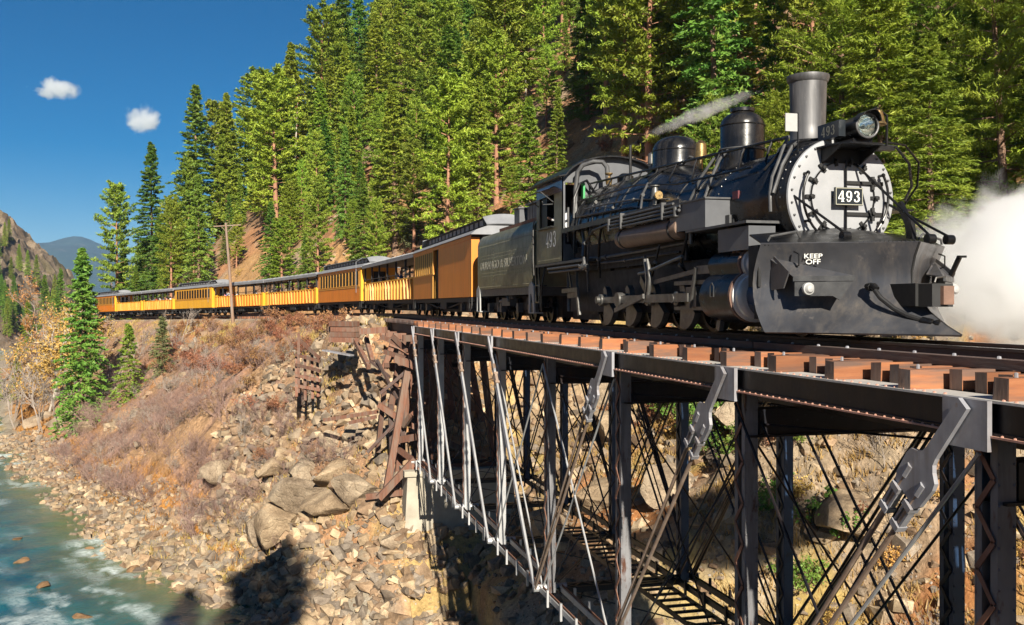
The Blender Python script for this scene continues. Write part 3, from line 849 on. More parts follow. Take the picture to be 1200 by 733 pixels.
def build_bridge():
    off = (8.6, 23.1, -6.9)
    B = thing("truss_bridge", "dark steel deck truss bridge on tall lattice posts carrying the locomotive over the gorge", "bridge", off)
    def add(name, mb, mat, parent=B, smooth=30, label=None):
        return wpart(name, mb, MAT[mat], parent, off, smooth, label)
    s_a, s_b = sk(-1) - 0.3, sk(7) + 0.3
    # top chords: plate girder with flanges
    for side, (xo, xi) in enumerate(((6.60, 7.02), (10.62, 10.20))):
        sg = 1 if xi > xo else -1
        m = MB()
        m.span(xo + sg * 0.06, xo + sg * 0.10, s_a, s_b, Z_GB + 0.02, Z_TOP - 0.025)
        m.span(xi - sg * 0.10, xi - sg * 0.06, s_a, s_b, Z_GB + 0.02, Z_TOP - 0.025)
        m.span(xo + sg * 0.012, xo + sg * 0.06, s_a, s_b, Z_GB + 0.021, Z_GB + 0.045)
        g = add("top_chord", m, "bridge_steel")
        add("top_flange", MB().span(xo, xi, s_a, s_b, Z_TOP - 0.025, Z_TOP), "flange_pale", g)
        add("bottom_flange", MB().span(xo - sg * 0.02, xi, s_a, s_b, Z_GB, Z_GB + 0.02), "flange_red", g)
        if side == 0:
            m = MB()
            y = s_a + 0.1
            while y < s_b:
                m.lathe((xo + 0.012, y, Z_GB + 0.02), (0, 0, 1), [(0, 0.020), (0.012, 0.016), (0.018, 0.0001)], 6)
                if not any(abs(y - sk(k)) < 0.33 for k in range(-1, 8)):
                    m.lathe((xo + 0.05, y + 0.03, Z_TOP), (0, 0, 1), [(0, 0.020), (0.012, 0.016), (0.018, 0.0001)], 6)
                y += 0.16
            stuff(add("rivet", m, "flange_red", g))
    # stringers and floor beams
    for x in (7.75, 8.05, 8.95, 9.25):
        add("stringer", MB().span(x - 0.1, x + 0.1, s_a, s_b, -1.02, Z_TOP - 0.01), "bridge_steel")
    for k in range(-1, 8):
        m = MB()
        m.span(7.03, 10.19, sk(k) - 0.16, sk(k) + 0.16, -1.40, -1.03)
        m.span(6.85, 10.4, sk(k) - 0.22, sk(k) + 0.22, -1.43, -1.40)
        add("floor_beam", m, "bridge_steel")
    # posts
    for side, xc in ((0, 6.90), (1, 10.42)):
        for k in range(0, 8):
            y = sk(k); hw = 0.105; hd = 0.145
            m = MB()
            for e in (-1, 1):
                m.span(xc - hw, xc + hw, y + e * hd - 0.012, y + e * hd + 0.012, Z_BOT - 0.1, -1.02 if side else Z_GB)
                for f in (-1, 1):
                    m.span(xc + f * (hw - 0.012) - 0.011, xc + f * (hw - 0.012) + 0.011, y + e * (hd - 0.05) - 0.036, y + e * (hd - 0.05) + 0.036, Z_BOT - 0.1, -1.02 if side else Z_GB)
            mat = ["bridge_post", "bridge_sky_reflection"][side]
            if side == 0 and k > 3: mat = "bridge_silver"  # lighter copy of the post paint for the sunlit left half
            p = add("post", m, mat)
            z = Z_BOT + 0.15; i = 0
            pitch = 0.30
            big = MB()
            while z < -1.1:
                e = 1 if i % 2 else -1
                for f in (-1, 1):
                    a = (xc + f * (hw + 0.012), y - e * 0.12, z); b = (xc + f * (hw + 0.012), y + e * 0.12, z + pitch)
                    if side == 0 and k < 4 and f < 0:
                        add("lacing_bar", MB().bar(a, b, 0.055, 0.014, (1, 0, 0)), "bridge_rust", p)
                    else:
                        big.bar(a, b, 0.055, 0.014, (1, 0, 0))
                z += pitch; i += 1
            stuff(add("lacing", big, "bridge_rust" if side == 0 else "bridge_steel", p))
            # rivets down the lit channel
            m = MB(); z = Z_BOT
            while z < -0.9:
                for f in (-1, 1):
                    m.lathe((xc + f * 0.085, y - hd - 0.012, z), (0, -1, 0), [(0, 0.017), (0.012, 0.012), (0.016, 0.0001)], 5)
                z += 0.2
            stuff(add("rivet", m, mat, p))
            add("pin_block", MB().lathe((xc - 0.42, y, Z_BOT), (1, 0, 0), [(0, 0.09), (0.84, 0.09)], 12), "bridge_silver" if side == 0 else "bridge_steel", p)
    # gusset plates, hangers and diagonal bars
    for side, xo in ((0, 6.56), (1, 10.66)):
        sg = 1 if side == 0 else -1
        for k in (0, 1, 2, 4, 5, 6, 7):
            j = k + 1 if k < 3 else k - 1
            w = 0.31 if k < 4 else 0.2
            add("gusset_plate", MB().span(xo - 0.012, xo + 0.04, sk(k) - w, sk(k) + w, -0.89, Z_TOP - 0.005), "bridge_grey" if side == 0 else "bridge_steel")
            p0 = Vector((xo - sg * 0.05, sk(k), -0.52)); p1 = Vector((xo - sg * 0.05, sk(j), Z_BOT))
            d = (p1 - p0).normalized(); nn = Vector((1, 0, 0)).cross(d).normalized()
            # hanger: narrow bar that swells to a spade
            prof = [(-0.08, 0.075), (0.62, 0.085), (0.70, 0.10), (0.76, 0.15), (0.82, 0.24), (0.90, 0.26), (1.18, 0.24), (1.26, 0.20)] if side == 0 and k < 4 else [(-0.08, 0.06), (0.7, 0.065), (0.85, 0.11), (1.2, 0.11)]
            vs = []; fs = []
            for (a, h) in prof:
                for e in (-1, 1):
                    for t_ in (-0.024, 0.024):
                        vs.append(p0 + d * a + nn * (e * h) + Vector((t_, 0, 0)))
            for i in range(len(prof) - 1):
                a = i * 4; b = a + 4
                fs += [(a, a + 2, b + 2, b), (a + 1, b + 1, b + 3, a + 3), (a, b, b + 1, a + 1), (a + 2, a + 3, b + 3, b + 2)]
            L = (len(prof) - 1) * 4
            fs += [(0, 1, 3, 2), (L, L + 2, L + 3, L + 1)]
            add("hanger", MB().add(vs, fs), "bridge_grey" if side == 0 else "bridge_steel", smooth=None)
            Ltot = (p1 - p0).length
            wide = 0.13 if (side == 0 and k < 4) else 0.07
            for e in (-1, 1):
                q0 = p0 + d * 1.0 + nn * (e * wide) + Vector((-sg * 0.0, 0, 0))
                q1 = p1 + nn * (e * wide * 0.35)
                dd = (q1 - q0).normalized()
                mat = ("eyebar_brown" if k < 3 else "bridge_silver") if side == 0 else "bridge_steel"
                r = 0.030 if k < 3 else 0.036
                rod = add("diagonal_rod", MB().tube([q0, q1], r, 8), mat)
                if side == 0:
                    m = MB()
                    m.tube([q0 - dd * 0.04, q0 + dd * 0.12], 0.05, 8)
                    m.bar(q0 + dd * 0.34, q0 + dd * 0.62, 0.03, 0.03)
                    c = q0 + dd * 0.46
                    for f in (-1, 1):
                        m.bar(c - dd * 0.17 + nn * (f * 0.05), c + dd * 0.17 + nn * (f * 0.05), 0.075, 0.028, nn)
                    m.bar(c - dd * 0.19, c - dd * 0.12, 0.12, 0.14, nn); m.bar(c + dd * 0.12, c + dd * 0.19, 0.12, 0.14, nn)
                    add("turnbuckle", m, "bridge_grey" if k < 4 else "eyebar_brown", rod)
    # counters in the middle panels and sway rods
    def rod(a, b, r=0.018, mat="bridge_steel", name="brace_rod"):
        return add(name, MB().tube([a, b], r, 6), mat)
    for xo, mat in ((6.72, "bridge_silver"), (10.5, "bridge_steel")):
        for (ka, kb) in ((2, 3), (4, 3), (3, 2), (3, 4), (1, 0), (0, 1)):
            rod((xo, sk(ka), -0.95), (xo, sk(kb), Z_BOT), 0.022, mat if (ka, kb) != (1, 0) else "bridge_steel")
    for k in range(0, 7):
        for xo, a, b in ((6.98, k, k + 1), (7.06, k + 1, k), (10.28, k, k + 1), (10.36, k + 1, k), (10.70, k + 1, k), (10.62, k, k + 1)):
            rod((xo, sk(a) + 0.05, -1.0), (xo, sk(b) - 0.05, Z_BOT + 0.05), 0.016 if xo < 8 else 0.030)
    for k in range(0, 8):
        rod((7.0, sk(k), -1.45), (10.3, sk(k), Z_BOT + 0.2)); rod((10.3, sk(k) + 0.04, -1.45), (7.0, sk(k) + 0.04, Z_BOT + 0.2))
    for k in range(0, 7):
        rod((7.0, sk(k), Z_BOT + 0.02), (10.3, sk(k + 1), Z_BOT + 0.02)); rod((10.3, sk(k), Z_BOT - 0.03), (7.0, sk(k + 1), Z_BOT - 0.03))
        rod((7.0, sk(k), -1.2), (10.3, sk(k + 1), -1.2)); rod((10.3, sk(k), -1.25), (7.0, sk(k + 1), -1.25))
    for k in range(0, 8):
        m = MB()
        for e in (-1, 1):
            m.span(7.08, 10.24, sk(k) + e * 0.16 - 0.04, sk(k) + e * 0.16 + 0.04, Z_BOT - 0.12, Z_BOT + 0.02)
        x = 7.2; i = 0
        while x < 10.0:
            m.bar((x, sk(k) - 0.15, Z_BOT + 0.03), (x + 0.28, sk(k) + 0.15, Z_BOT + 0.03), 0.05, 0.012) if i % 2 else m.bar((x, sk(k) + 0.15, Z_BOT + 0.03), (x + 0.28, sk(k) - 0.15, Z_BOT + 0.03), 0.05, 0.012)
            x += 0.28; i += 1
        add("bottom_strut", m, "bridge_steel")
    # laced walkway strut lying along the bottom of the span
    lad = add("lattice_strut", MB().span(8.30, 8.36, sk(1.4), sk(3.8), -5.98, -5.90).span(9.04, 9.10, sk(1.4), sk(3.8), -5.98, -5.90), "bridge_steel")
    y = sk(1.4) + 0.15
    while y < sk(3.8):
        add("rung", MB().span(8.36, 9.04, y - 0.035, y + 0.035, -5.96, -5.91), "bridge_steel", lad); y += 0.42
    # bottom chords: bundles of eyebars with clamps
    for side, xs in ((0, (6.62, 6.70, 7.12, 7.20)), (1, (10.14, 10.22, 10.62, 10.70))):
        for k in range(0, 7):
            for i, x in enumerate(xs):
                m = MB().span(x - 0.014, x + 0.014, sk(k) - 0.1, sk(k + 1) + 0.1, Z_BOT - 0.065, Z_BOT + 0.065)
                add("eyebar", m, ("bridge_silver" if i % 2 == 0 else "bridge_rust") if side == 0 else "bridge_steel")
        for k in range(0, 7):
            for f in (0.18, 0.39, 0.61, 0.82):
                y = sk(k + f)
                for x in (xs[0] - 0.05, xs[3] + 0.05):
                    m = MB().span(x - 0.025, x + 0.025, y - 0.035, y + 0.035, Z_BOT - 0.20, Z_BOT + 0.20)
                    add("clamp", m, "bridge_silver" if side == 0 else "bridge_steel")
    # end sill at the pier
    add("bearing", MB().span(6.5, 10.8, sk(7) - 0.1, sk(7) + 0.34, Z_BOT - 0.32, Z_BOT - 0.10), "bridge_rust")
    add("end_tie_plate", MB().bar((6.95, sk(7), Z_BOT), (6.95, sk(6), Z_BOT + 0.1), 0.12, 0.12), "bridge_rust")
    return B
bridge = build_bridge()

# concrete pier under the far end of the truss
def build_pier():
    m = MB()
    rows = []
    zt, zb = Z_BOT - 0.32, -12.6
    for z, g in ((zb, 0.75), (zb + 2.5, 0.5), (-9.0, 0.28), (zt - 0.25, 0.0), (zt, 0.0)):
        x0, x1, y0, y1 = 6.25 - g * 0.45, 11.0 + g * 0.45, 42.75 - g * 0.5, 44.25 + g * 0.4
        rows.append([(x0, y0, z), (x1, y0, z), (x1, y1, z), (x0, y1, z), (x0, y0, z)])
    m.grid(rows); m.add(rows[-1][:4], [(0, 1, 2, 3)])
    off = (8.6, 43.5, -12.6)
    m.v = [(p[0] - off[0], p[1] - off[1], p[2] - off[2]) for p in m.v]
    o = obj("concrete_pier", m.mesh("concrete_pier", MAT["concrete"]), None, off)
    tag(o, "tapered tan concrete pier under the far end of the truss", "pier")
    # footing course, a step wider
    part("footing", MB().span(-3.1, 3.1, -1.45, 1.25, 0.2, 1.35), MAT["concrete"], o, 20)
    part("cap_stone", MB().span(-2.5, 2.55, -0.86, 0.86, 5.60, 5.835), MAT["concrete"], o, 20)
    return o
pier = build_pier()

# ------------------------------------------------------------------ railway track
def build_track():
    T = thing("railway_track", "narrow gauge railway track running over the bridge and round the hillside under the train", "track", (8.5, 23.0, -0.41))
    off = (8.5, 23.0, -0.41)
    for side in (-1, 1):
        ts = np.r_[np.arange(-6, 48, 3.0), np.arange(48, 110, 1.5), np.arange(110, 230, 5.0)]
        x, y, a, z = track(ts)
        prof = [(-0.06, -0.185), (0.06, -0.185), (0.06, -0.172), (0.012, -0.155), (0.012, -0.045), (0.034, -0.036), (0.034, -0.001), (-0.034, -0.001), (-0.034, -0.036), (-0.012, -0.045), (-0.012, -0.155), (-0.06, -0.172)]
        rows = []
        for i in range(len(ts)):
            o_ = side * 0.4915
            cx, cy = x[i] + o_ * math.cos(a[i]), y[i] + o_ * math.sin(a[i])
            rows.append([(cx + p * math.cos(a[i]), cy + p * math.sin(a[i]), z[i] + h) for p, h in prof + prof[:1]])
        r = wpart("rail", MB().grid(rows), MAT["rail_steel"], T, off, None)
        m = MB()
        rows = [[(x[i] + (side * 0.4915 + p) * math.cos(a[i]), y[i] + (side * 0.4915 + p) * math.sin(a[i]), z[i] + h) for p, h in ((-0.03, 0.0), (0.03, 0.0))] for i in range(len(ts))]
        wpart("rail_head", MB().grid(rows), MAT["rail_head"], r, off, None)
    # guard timbers on the bridge
    rng = random.Random(5)
    for side in (-1, 1):
        for i in range(7):
            a = 1.5 + i * 6.2
            g = wpart("guard_timber", MB().span(8.5 + side * 0.86, 8.5 + side * 1.06, a, a + 6.17, -0.19, -0.085), MAT["timber_dark"], T, off, None)
            m = MB(); y = a + 0.35
            while y < a + 6:
                m.lathe((8.5 + side * 0.96, y, -0.085), (0, 0, 1), [(0, 0.026), (0.025, 0.022), (0.03, 0.001)], 6); y += 0.69
            stuff(wpart("bolt", m, MAT["bridge_grey"], g, off))
    # bridge ties: every fourth one is longer
    def tie_mesh(x0, x1, seed, bolt):
        r = random.Random(seed)
        m = MB(); j = lambda: r.uniform(-0.008, 0.008)
        m.span(x0, x1, -0.10, 0.10, -0.219, -0.002)
        m.v = [(p[0] + j(), p[1] + j(), p[2] + (j() if p[2] > -0.1 else 0)) for p in m.v]
        if bolt:
            m.cur = 1
            m.lathe((x0 + 0.17, 0, -0.002), (0, 0, 1), [(0, 0.02), (0.045, 0.018), (0.05, 0.001)], 6)
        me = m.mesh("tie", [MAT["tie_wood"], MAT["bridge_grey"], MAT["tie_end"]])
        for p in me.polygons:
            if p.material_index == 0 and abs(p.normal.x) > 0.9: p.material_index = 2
        return me
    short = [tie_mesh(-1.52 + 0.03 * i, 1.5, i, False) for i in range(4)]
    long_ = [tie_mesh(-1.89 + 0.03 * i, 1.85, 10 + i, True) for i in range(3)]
    y = 3.58; i = 0
    while y < 43.4:
        me = long_[rng.randrange(3)] if i % 4 == 0 else short[rng.randrange(4)]
        o = obj("tie", me, T, (0, y - 23.0, 0.219 + rng.uniform(-0.006, 0.004)), (0, 0, rng.uniform(-0.02, 0.02)))
        if i % 4 and rng.random() < 0.25: o.scale.y = 0.86
        y += 0.345; i += 1
    # ties on the hillside
    t = 55.6
    base = tie_mesh(-1.1, 1.1, 77, False)
    while t < 104:
        x, y, a, z = [float(v) for v in track(t)]
        obj("tie", base, T, (x - off[0], y - off[1], z - 0.185 - off[2]), (0, 0, a + rng.uniform(-0.02, 0.02)))
        t += 0.62
    return T
rail_track = build_track()

# ------------------------------------------------------------------ timber trestle between the truss and the hillside
def build_trestle():
    off = (8.5, 49.0, -8.0)
    T = thing("timber_trestle", "tangle of red brown timber posts and braces between steel truss and hillside", "trestle", off)
    rng = random.Random(9)
    def tb(a, b, w, h, mat="timber_red", name="timber"):
        o = wpart(name, MB().bar(a, b, w, h), MAT[mat], T, off, None)
        return o
    for x in (7.3, 8.0, 9.0, 9.7):
        tb((x, 43.75, -0.66), (x - 0.02, 56.4, -0.66), 0.28, 0.40, "timber_dark", "stringer")
    y = 43.9
    while y < 56:
        x, yy, a, z = [float(v) for v in track(y)]
        tb((x - 1.55, yy, -0.315), (x + 1.5, yy, -0.315), 0.2, 0.2, "tie_wood" if y < 46 else "timber_dark", "tie")
        y += 0.42
    for yb, legs in ((45.3, True), (48.6, True), (51.8, True), (54.2, False)):
        x = 8.5
        tb((x - 2.1, yb, -1.02), (x + 2.1, yb, -1.02), 0.3, 0.3, name="cap")
        zb = [zat(x + d, yb) for d in (-2.4, -0.9, 0.9, 2.4)]
        for (dt, db, zz) in zip((-1.6, -0.6, 0.6, 1.6), (-2.4, -0.9, 0.9, 2.4), zb):
            tb((x + dt, yb + 0.02, -1.17), (x + db, yb + 0.02, zz - 0.3), 0.29, 0.29, name="post")
        if legs:
            zm = min(zb)
            tb((x - 1.9, yb - 0.2, -1.5), (x + 2.2, yb - 0.2, zm * 0.5 - 1.3), 0.1, 0.24, name="brace")
            tb((x + 1.9, yb + 0.23, -1.5), (x - 2.2, yb + 0.23, zm * 0.5 - 1.3), 0.1, 0.24, name="brace")
            tb((x - 2.2, yb - 0.2, zm * 0.5 - 1.0), (x + 2.3, yb - 0.2, zm + 0.6), 0.1, 0.24, name="brace")
    # leaning and fallen pieces on the river side (world coordinates)
    for row in TRESTLE_PIECES:
        (x0, y0, z0, x1, y1, z1, w, dark) = row
        tb((x0, y0, z0), (x1, y1, z1), w * 0.8, w, "timber_dark" if dark else "timber_red")
    return T
TRESTLE_PIECES = [
    (6.45, 44.18, -2.47, 5.45, 43.82, -7.73, 0.36, 0), (6.66, 43.3, -6.33, 5.05, 43.3, -7.99, 0.3, 0),
    (4.61, 50.44, -1.14, 5.04, 47.23, -2.45, 0.24, 0), (5.12, 49.27, -1.11, 5.31, 48.19, -2.24, 0.24, 0),
    (4.75, 48.33, -0.77, 5.91, 47.52, -0.68, 0.3, 0), (5.63, 47.08, -0.98, 6.86, 45.73, -1.66, 0.18, 0),
    (6.08, 46.45, -0.96, 6.71, 45.77, -1.66, 0.2, 0), (5.71, 46.65, -1.69, 6.84, 45.74, -2.06, 0.2, 0),
    (6.07, 45.42, -1.96, 7.0, 44.66, -2.32, 0.32, 0), (5.33, 45.09, -3.54, 6.47, 44.59, -2.5, 0.15, 1),
    (5.32, 45.61, -4.1, 6.12, 45.09, -4.65, 0.24, 0), (4.77, 45.23, -6.23, 6.02, 44.5, -4.77, 0.14, 1),
    (5.91, 44.22, -5.59, 6.74, 43.7, -5.4, 0.3, 0), (6.08, 44.49, -6.04, 6.72, 43.91, -6.51, 0.22, 0),
    (3.1, 49.79, -5.22, 5.43, 47.13, -4.59, 0.18, 0), (4.18, 47.97, -5.18, 5.38, 47.14, -4.83, 0.17, 0),
    (6.33, 44.63, -5.02, 6.62, 44.24, -4.48, 0.22, 0), (4.62, 44.45, -8.12, 6.57, 43.74, -7.83, 0.26, 0),
    (5.63, 46.04, -3.5, 5.34, 46.12, -6.38, 0.26, 0), (5.86, 45.57, -4.11, 5.94, 45.55, -7.48, 0.26, 1),
    (6.3, 45.05, -3.43, 6.37, 45.03, -6.26, 0.26, 1), (5.11, 47.21, -2.18, 5.89, 45.98, -2.84, 0.1, 1),
    (5.3, 47.16, -2.11, 5.8, 46.0, -3.0, 0.09, 1), (5.37, 46.63, -2.08, 6.16, 45.39, -3.84, 0.12, 1),
]
trestle = build_trestle()

def build_crib():
    off = (2.4, 53.8, -4.4)
    C = thing("timber_crib", "rusty upright crib of posts and rails holding back stones on the bank", "crib", off)
    for a, b in (((2.03, 54.71, -1.03), (1.99, 53.9, -4.2)), ((1.9, 54.75, -2.26), (1.88, 53.72, -4.4)), ((2.36, 54.63, -2.2), (2.33, 53.6, -4.6)), ((2.73, 54.53, -2.2), (2.71, 53.5, -4.5)), ((3.02, 54.46, -2.4), (3.0, 53.43, -4.4))):
        wpart("post", MB().bar(a, b, 0.15, 0.15), MAT["timber_red"], C, off, None)
    for a, b in (((1.84, 54.5, -2.17), (3.12, 53.6, -2.5)), ((1.84, 54.3, -2.7), (3.12, 53.4, -3.0)), ((1.84, 54.1, -3.25), (3.12, 53.2, -3.5)), ((1.99, 54.72, -1.31), (3.1, 53.6, -2.35)), ((1.84, 54.0, -3.8), (3.1, 53.2, -4.0))):
        wpart("rail", MB().bar(a, b, 0.12, 0.16), MAT["timber_red"], C, off, None)
    return C
crib = build_crib()

def build_stack():
    off = (4.2, 51.0, -1.45)
    C = thing("timber_stack", "boxy stack of squared red brown timbers at the end of the trestle", "timber stack", off)
    for i in range(4):
        for j in range(2):
            wpart("timber", MB().box((4.2 + 0.04 * ((i * 7 + j) % 3 - 1), 50.75 + 0.62 * j, -1.25 + 0.27 * i), (1.55, 0.55, 0.255), -0.75), MAT["timber_red"], C, off, None)
    return C
timber_stack = build_stack()

def loose(name, label, cat, a, b, w, h, mat):
    c = [(p + q) / 2 for p, q in zip(a, b)]
    m = MB().bar(Vector(a) - Vector(c), Vector(b) - Vector(c), w, h)
    return tag(obj(name, m.mesh(name, MAT[mat]), None, c), label, cat)
loose("plank", "blue grey weathered plank lying on the stones left of the trestle", "plank", (3.15, 50.81, -1.78), (4.46, 49.6, -2.0), 0.32, 0.08, "bridge_grey")
for _a, _b, _l in (((-0.6, 60.5, -3.6), (0.7, 56.8, -4.6), "long grey log lying downhill on the bank, upper one"), ((0.9, 57.5, -3.7), (1.6, 55.2, -4.6), "short dark log lying on the bank nearer the crib")):
    za, zb = zat(_a[0], _a[1]) + 0.12, zat(_b[0], _b[1]) + 0.12
    m = MB().tube([Vector((0, 0, 0)), (Vector((_b[0], _b[1], zb)) - Vector((_a[0], _a[1], za))) * 0.5, Vector((_b[0], _b[1], zb)) - Vector((_a[0], _a[1], za))], [0.2, 0.18, 0.14], 8)
    tag(obj("log", m.mesh("log", MAT["pole_wood"], 50), None, (_a[0], _a[1], za)), _l, "log")

# utility pole beside the train
def build_pole():
    x, y = -2.9, 96.0
    z0 = zat(x, y)
    P = thing("utility_pole", "leaning wooden utility pole with a crossarm in front of the train", "utility pole", (x, y, z0 - 0.3))
    H = 8.6 - z0
    part("pole", MB().tube([(0.45, 0, 0), (0.15, 0, H * 0.5), (-0.25, 0, H)], [0.15, 0.13, 0.10], 10), MAT["pole_wood"], P)
    arm = part("crossarm", MB().bar((-1.35, 0.17, H - 0.35), (1.15, 0.17, H - 0.15), 0.08, 0.09), MAT["pole_wood"], P, None)
    for e in (-1.25, -0.7, 0.5, 1.05):
        part("insulator", MB().lathe((e, 0.17, H - 0.17 + 0.08 * e), (0, 0, 1), [(0, 0.03), (0.08, 0.05), (0.16, 0.03)], 8), MAT["pane_glass"], arm)
    part("brace", MB().bar((-0.7, 0.2, H - 0.3), (-0.13, 0.15, H - 0.9), 0.05, 0.05).bar((0.5, 0.2, H - 0.2), (-0.13, 0.15, H - 0.9), 0.05, 0.05), MAT["pole_wood"], P, None)
    return P
pole = build_pole()
# ------------------------------------------------------------------ lettering
def ribbon(mb, pts, z=0.0):
    """flat stroke of changing width: pts = (x, y, width); lies in the xy plane"""
    P = [Vector((p[0], p[1])) for p in pts]
    vs = []
    for i, p in enumerate(P):
        d = (P[min(i + 1, len(P) - 1)] - P[max(i - 1, 0)]).normalized()
        n = Vector((-d.y, d.x)) * (pts[i][2] / 2)
        vs += [(p.x + n.x, p.y + n.y, z), (p.x - n.x, p.y - n.y, z)]
    mb.add(vs, [(2 * i, 2 * i + 1, 2 * i + 3, 2 * i + 2) for i in range(len(P) - 1)])

def arc(cx, cy, rx, ry, a0, a1, w0, w1, n=14):
    """stroke that is thick at the sides and thin at top and bottom"""
    out = []
    for i in range(n + 1):
        a = math.radians(a0 + (a1 - a0) * i / n)
        k = abs(math.cos(a))
        out.append((cx + rx * math.cos(a), cy + ry * math.sin(a), w0 + (w1 - w0) * k))
    return out

def glyph(mb, ch, x, y, s, z):
    """serif railway digits in a box 0.62 wide and 1 high"""
    L = []
    if ch == '4':
        L.append([(0.44, 0.0, 0.17), (0.44, 1.0, 0.17)])
        L.append([(0.02, 0.33, 0.08), (0.40, 0.97, 0.08)])
        L.append([(0.0, 0.29, 0.10), (0.62, 0.29, 0.10)])
        L.append([(0.28, 0.03, 0.06), (0.60, 0.03, 0.06)])
    elif ch == '9':
        L.append(arc(0.31, 0.68, 0.22, 0.28, 0, 360, 0.07, 0.17, 22))
        L.append([(0.53, 0.68, 0.17), (0.525, 0.45, 0.165), (0.48, 0.24, 0.14), (0.38, 0.09, 0.11), (0.25, 0.045, 0.08), (0.12, 0.10, 0.09)])
        L.append([(0.06, 0.20, 0.12), (0.18, 0.20, 0.12)])
    elif ch == '3':
        L.append(arc(0.29, 0.75, 0.20, 0.21, 150, -90, 0.07, 0.16, 16))
        L.append(arc(0.28, 0.29, 0.24, 0.25, 90, -155, 0.07, 0.18, 16))
        L.append([(0.05, 0.80, 0.12), (0.17, 0.80, 0.12)]); L.append([(0.02, 0.20, 0.12), (0.15, 0.20, 0.12)])
    for k, st in enumerate(L):
        ribbon(mb, [(x + p[0] * s, y + p[1] * s, p[2] * s) for p in st], z + 0.0006 * k)

def digits(name, text, size, mat, parent, loc, right, up, gap=0.74):
    """mesh lettering standing on a plate; right/up = unit vectors of the writing plane"""
    mb = MB()
    W = gap * size * (len(text) - 1) + 0.62 * size
    for i, ch in enumerate(text):
        glyph(mb, ch, -W / 2 + i * gap * size, -size / 2, size, 0.0)
    r = Vector(right).normalized(); u = Vector(up).normalized(); n = r.cross(u)
    mb.v = [tuple(Vector(loc) + r * p[0] + u * p[1] + n * p[2]) for p in mb.v]
    me = bpy.data.meshes.new(name); me.from_pydata(mb.v, [], mb.f); me.materials.append(mat)
    return obj(name, me, parent)

def words(name, text, size, mat, parent, loc, right, up, width=None, bold=0.0):
    cu = bpy.data.curves.new(name, 'FONT')
    cu.body = text; cu.size = size; cu.align_x = 'CENTER'; cu.align_y = 'CENTER'; cu.extrude = 0.0015; cu.offset = bold
    cu.space_line = 0.85
    tmp = bpy.data.objects.new("tmp_text", cu); COL.objects.link(tmp)
    dg = bpy.context.evaluated_depsgraph_get()
    me = bpy.data.meshes.new_from_object(tmp.evaluated_get(dg))
    bpy.data.objects.remove(tmp); bpy.data.curves.remove(cu)
    r = Vector(right).normalized(); u = Vector(up).normalized(); n = r.cross(u)
    xs = [v.co.x for v in me.vertices]
    k = 1.0 if width is None else width / (max(xs) - min(xs))
    for v in me.vertices:
        v.co = Vector(loc) + r * (v.co.x * k) + u * v.co.y + n * v.co.z
    me.materials.clear(); me.materials.append(mat); me.name = name
    return obj(name, me, parent)

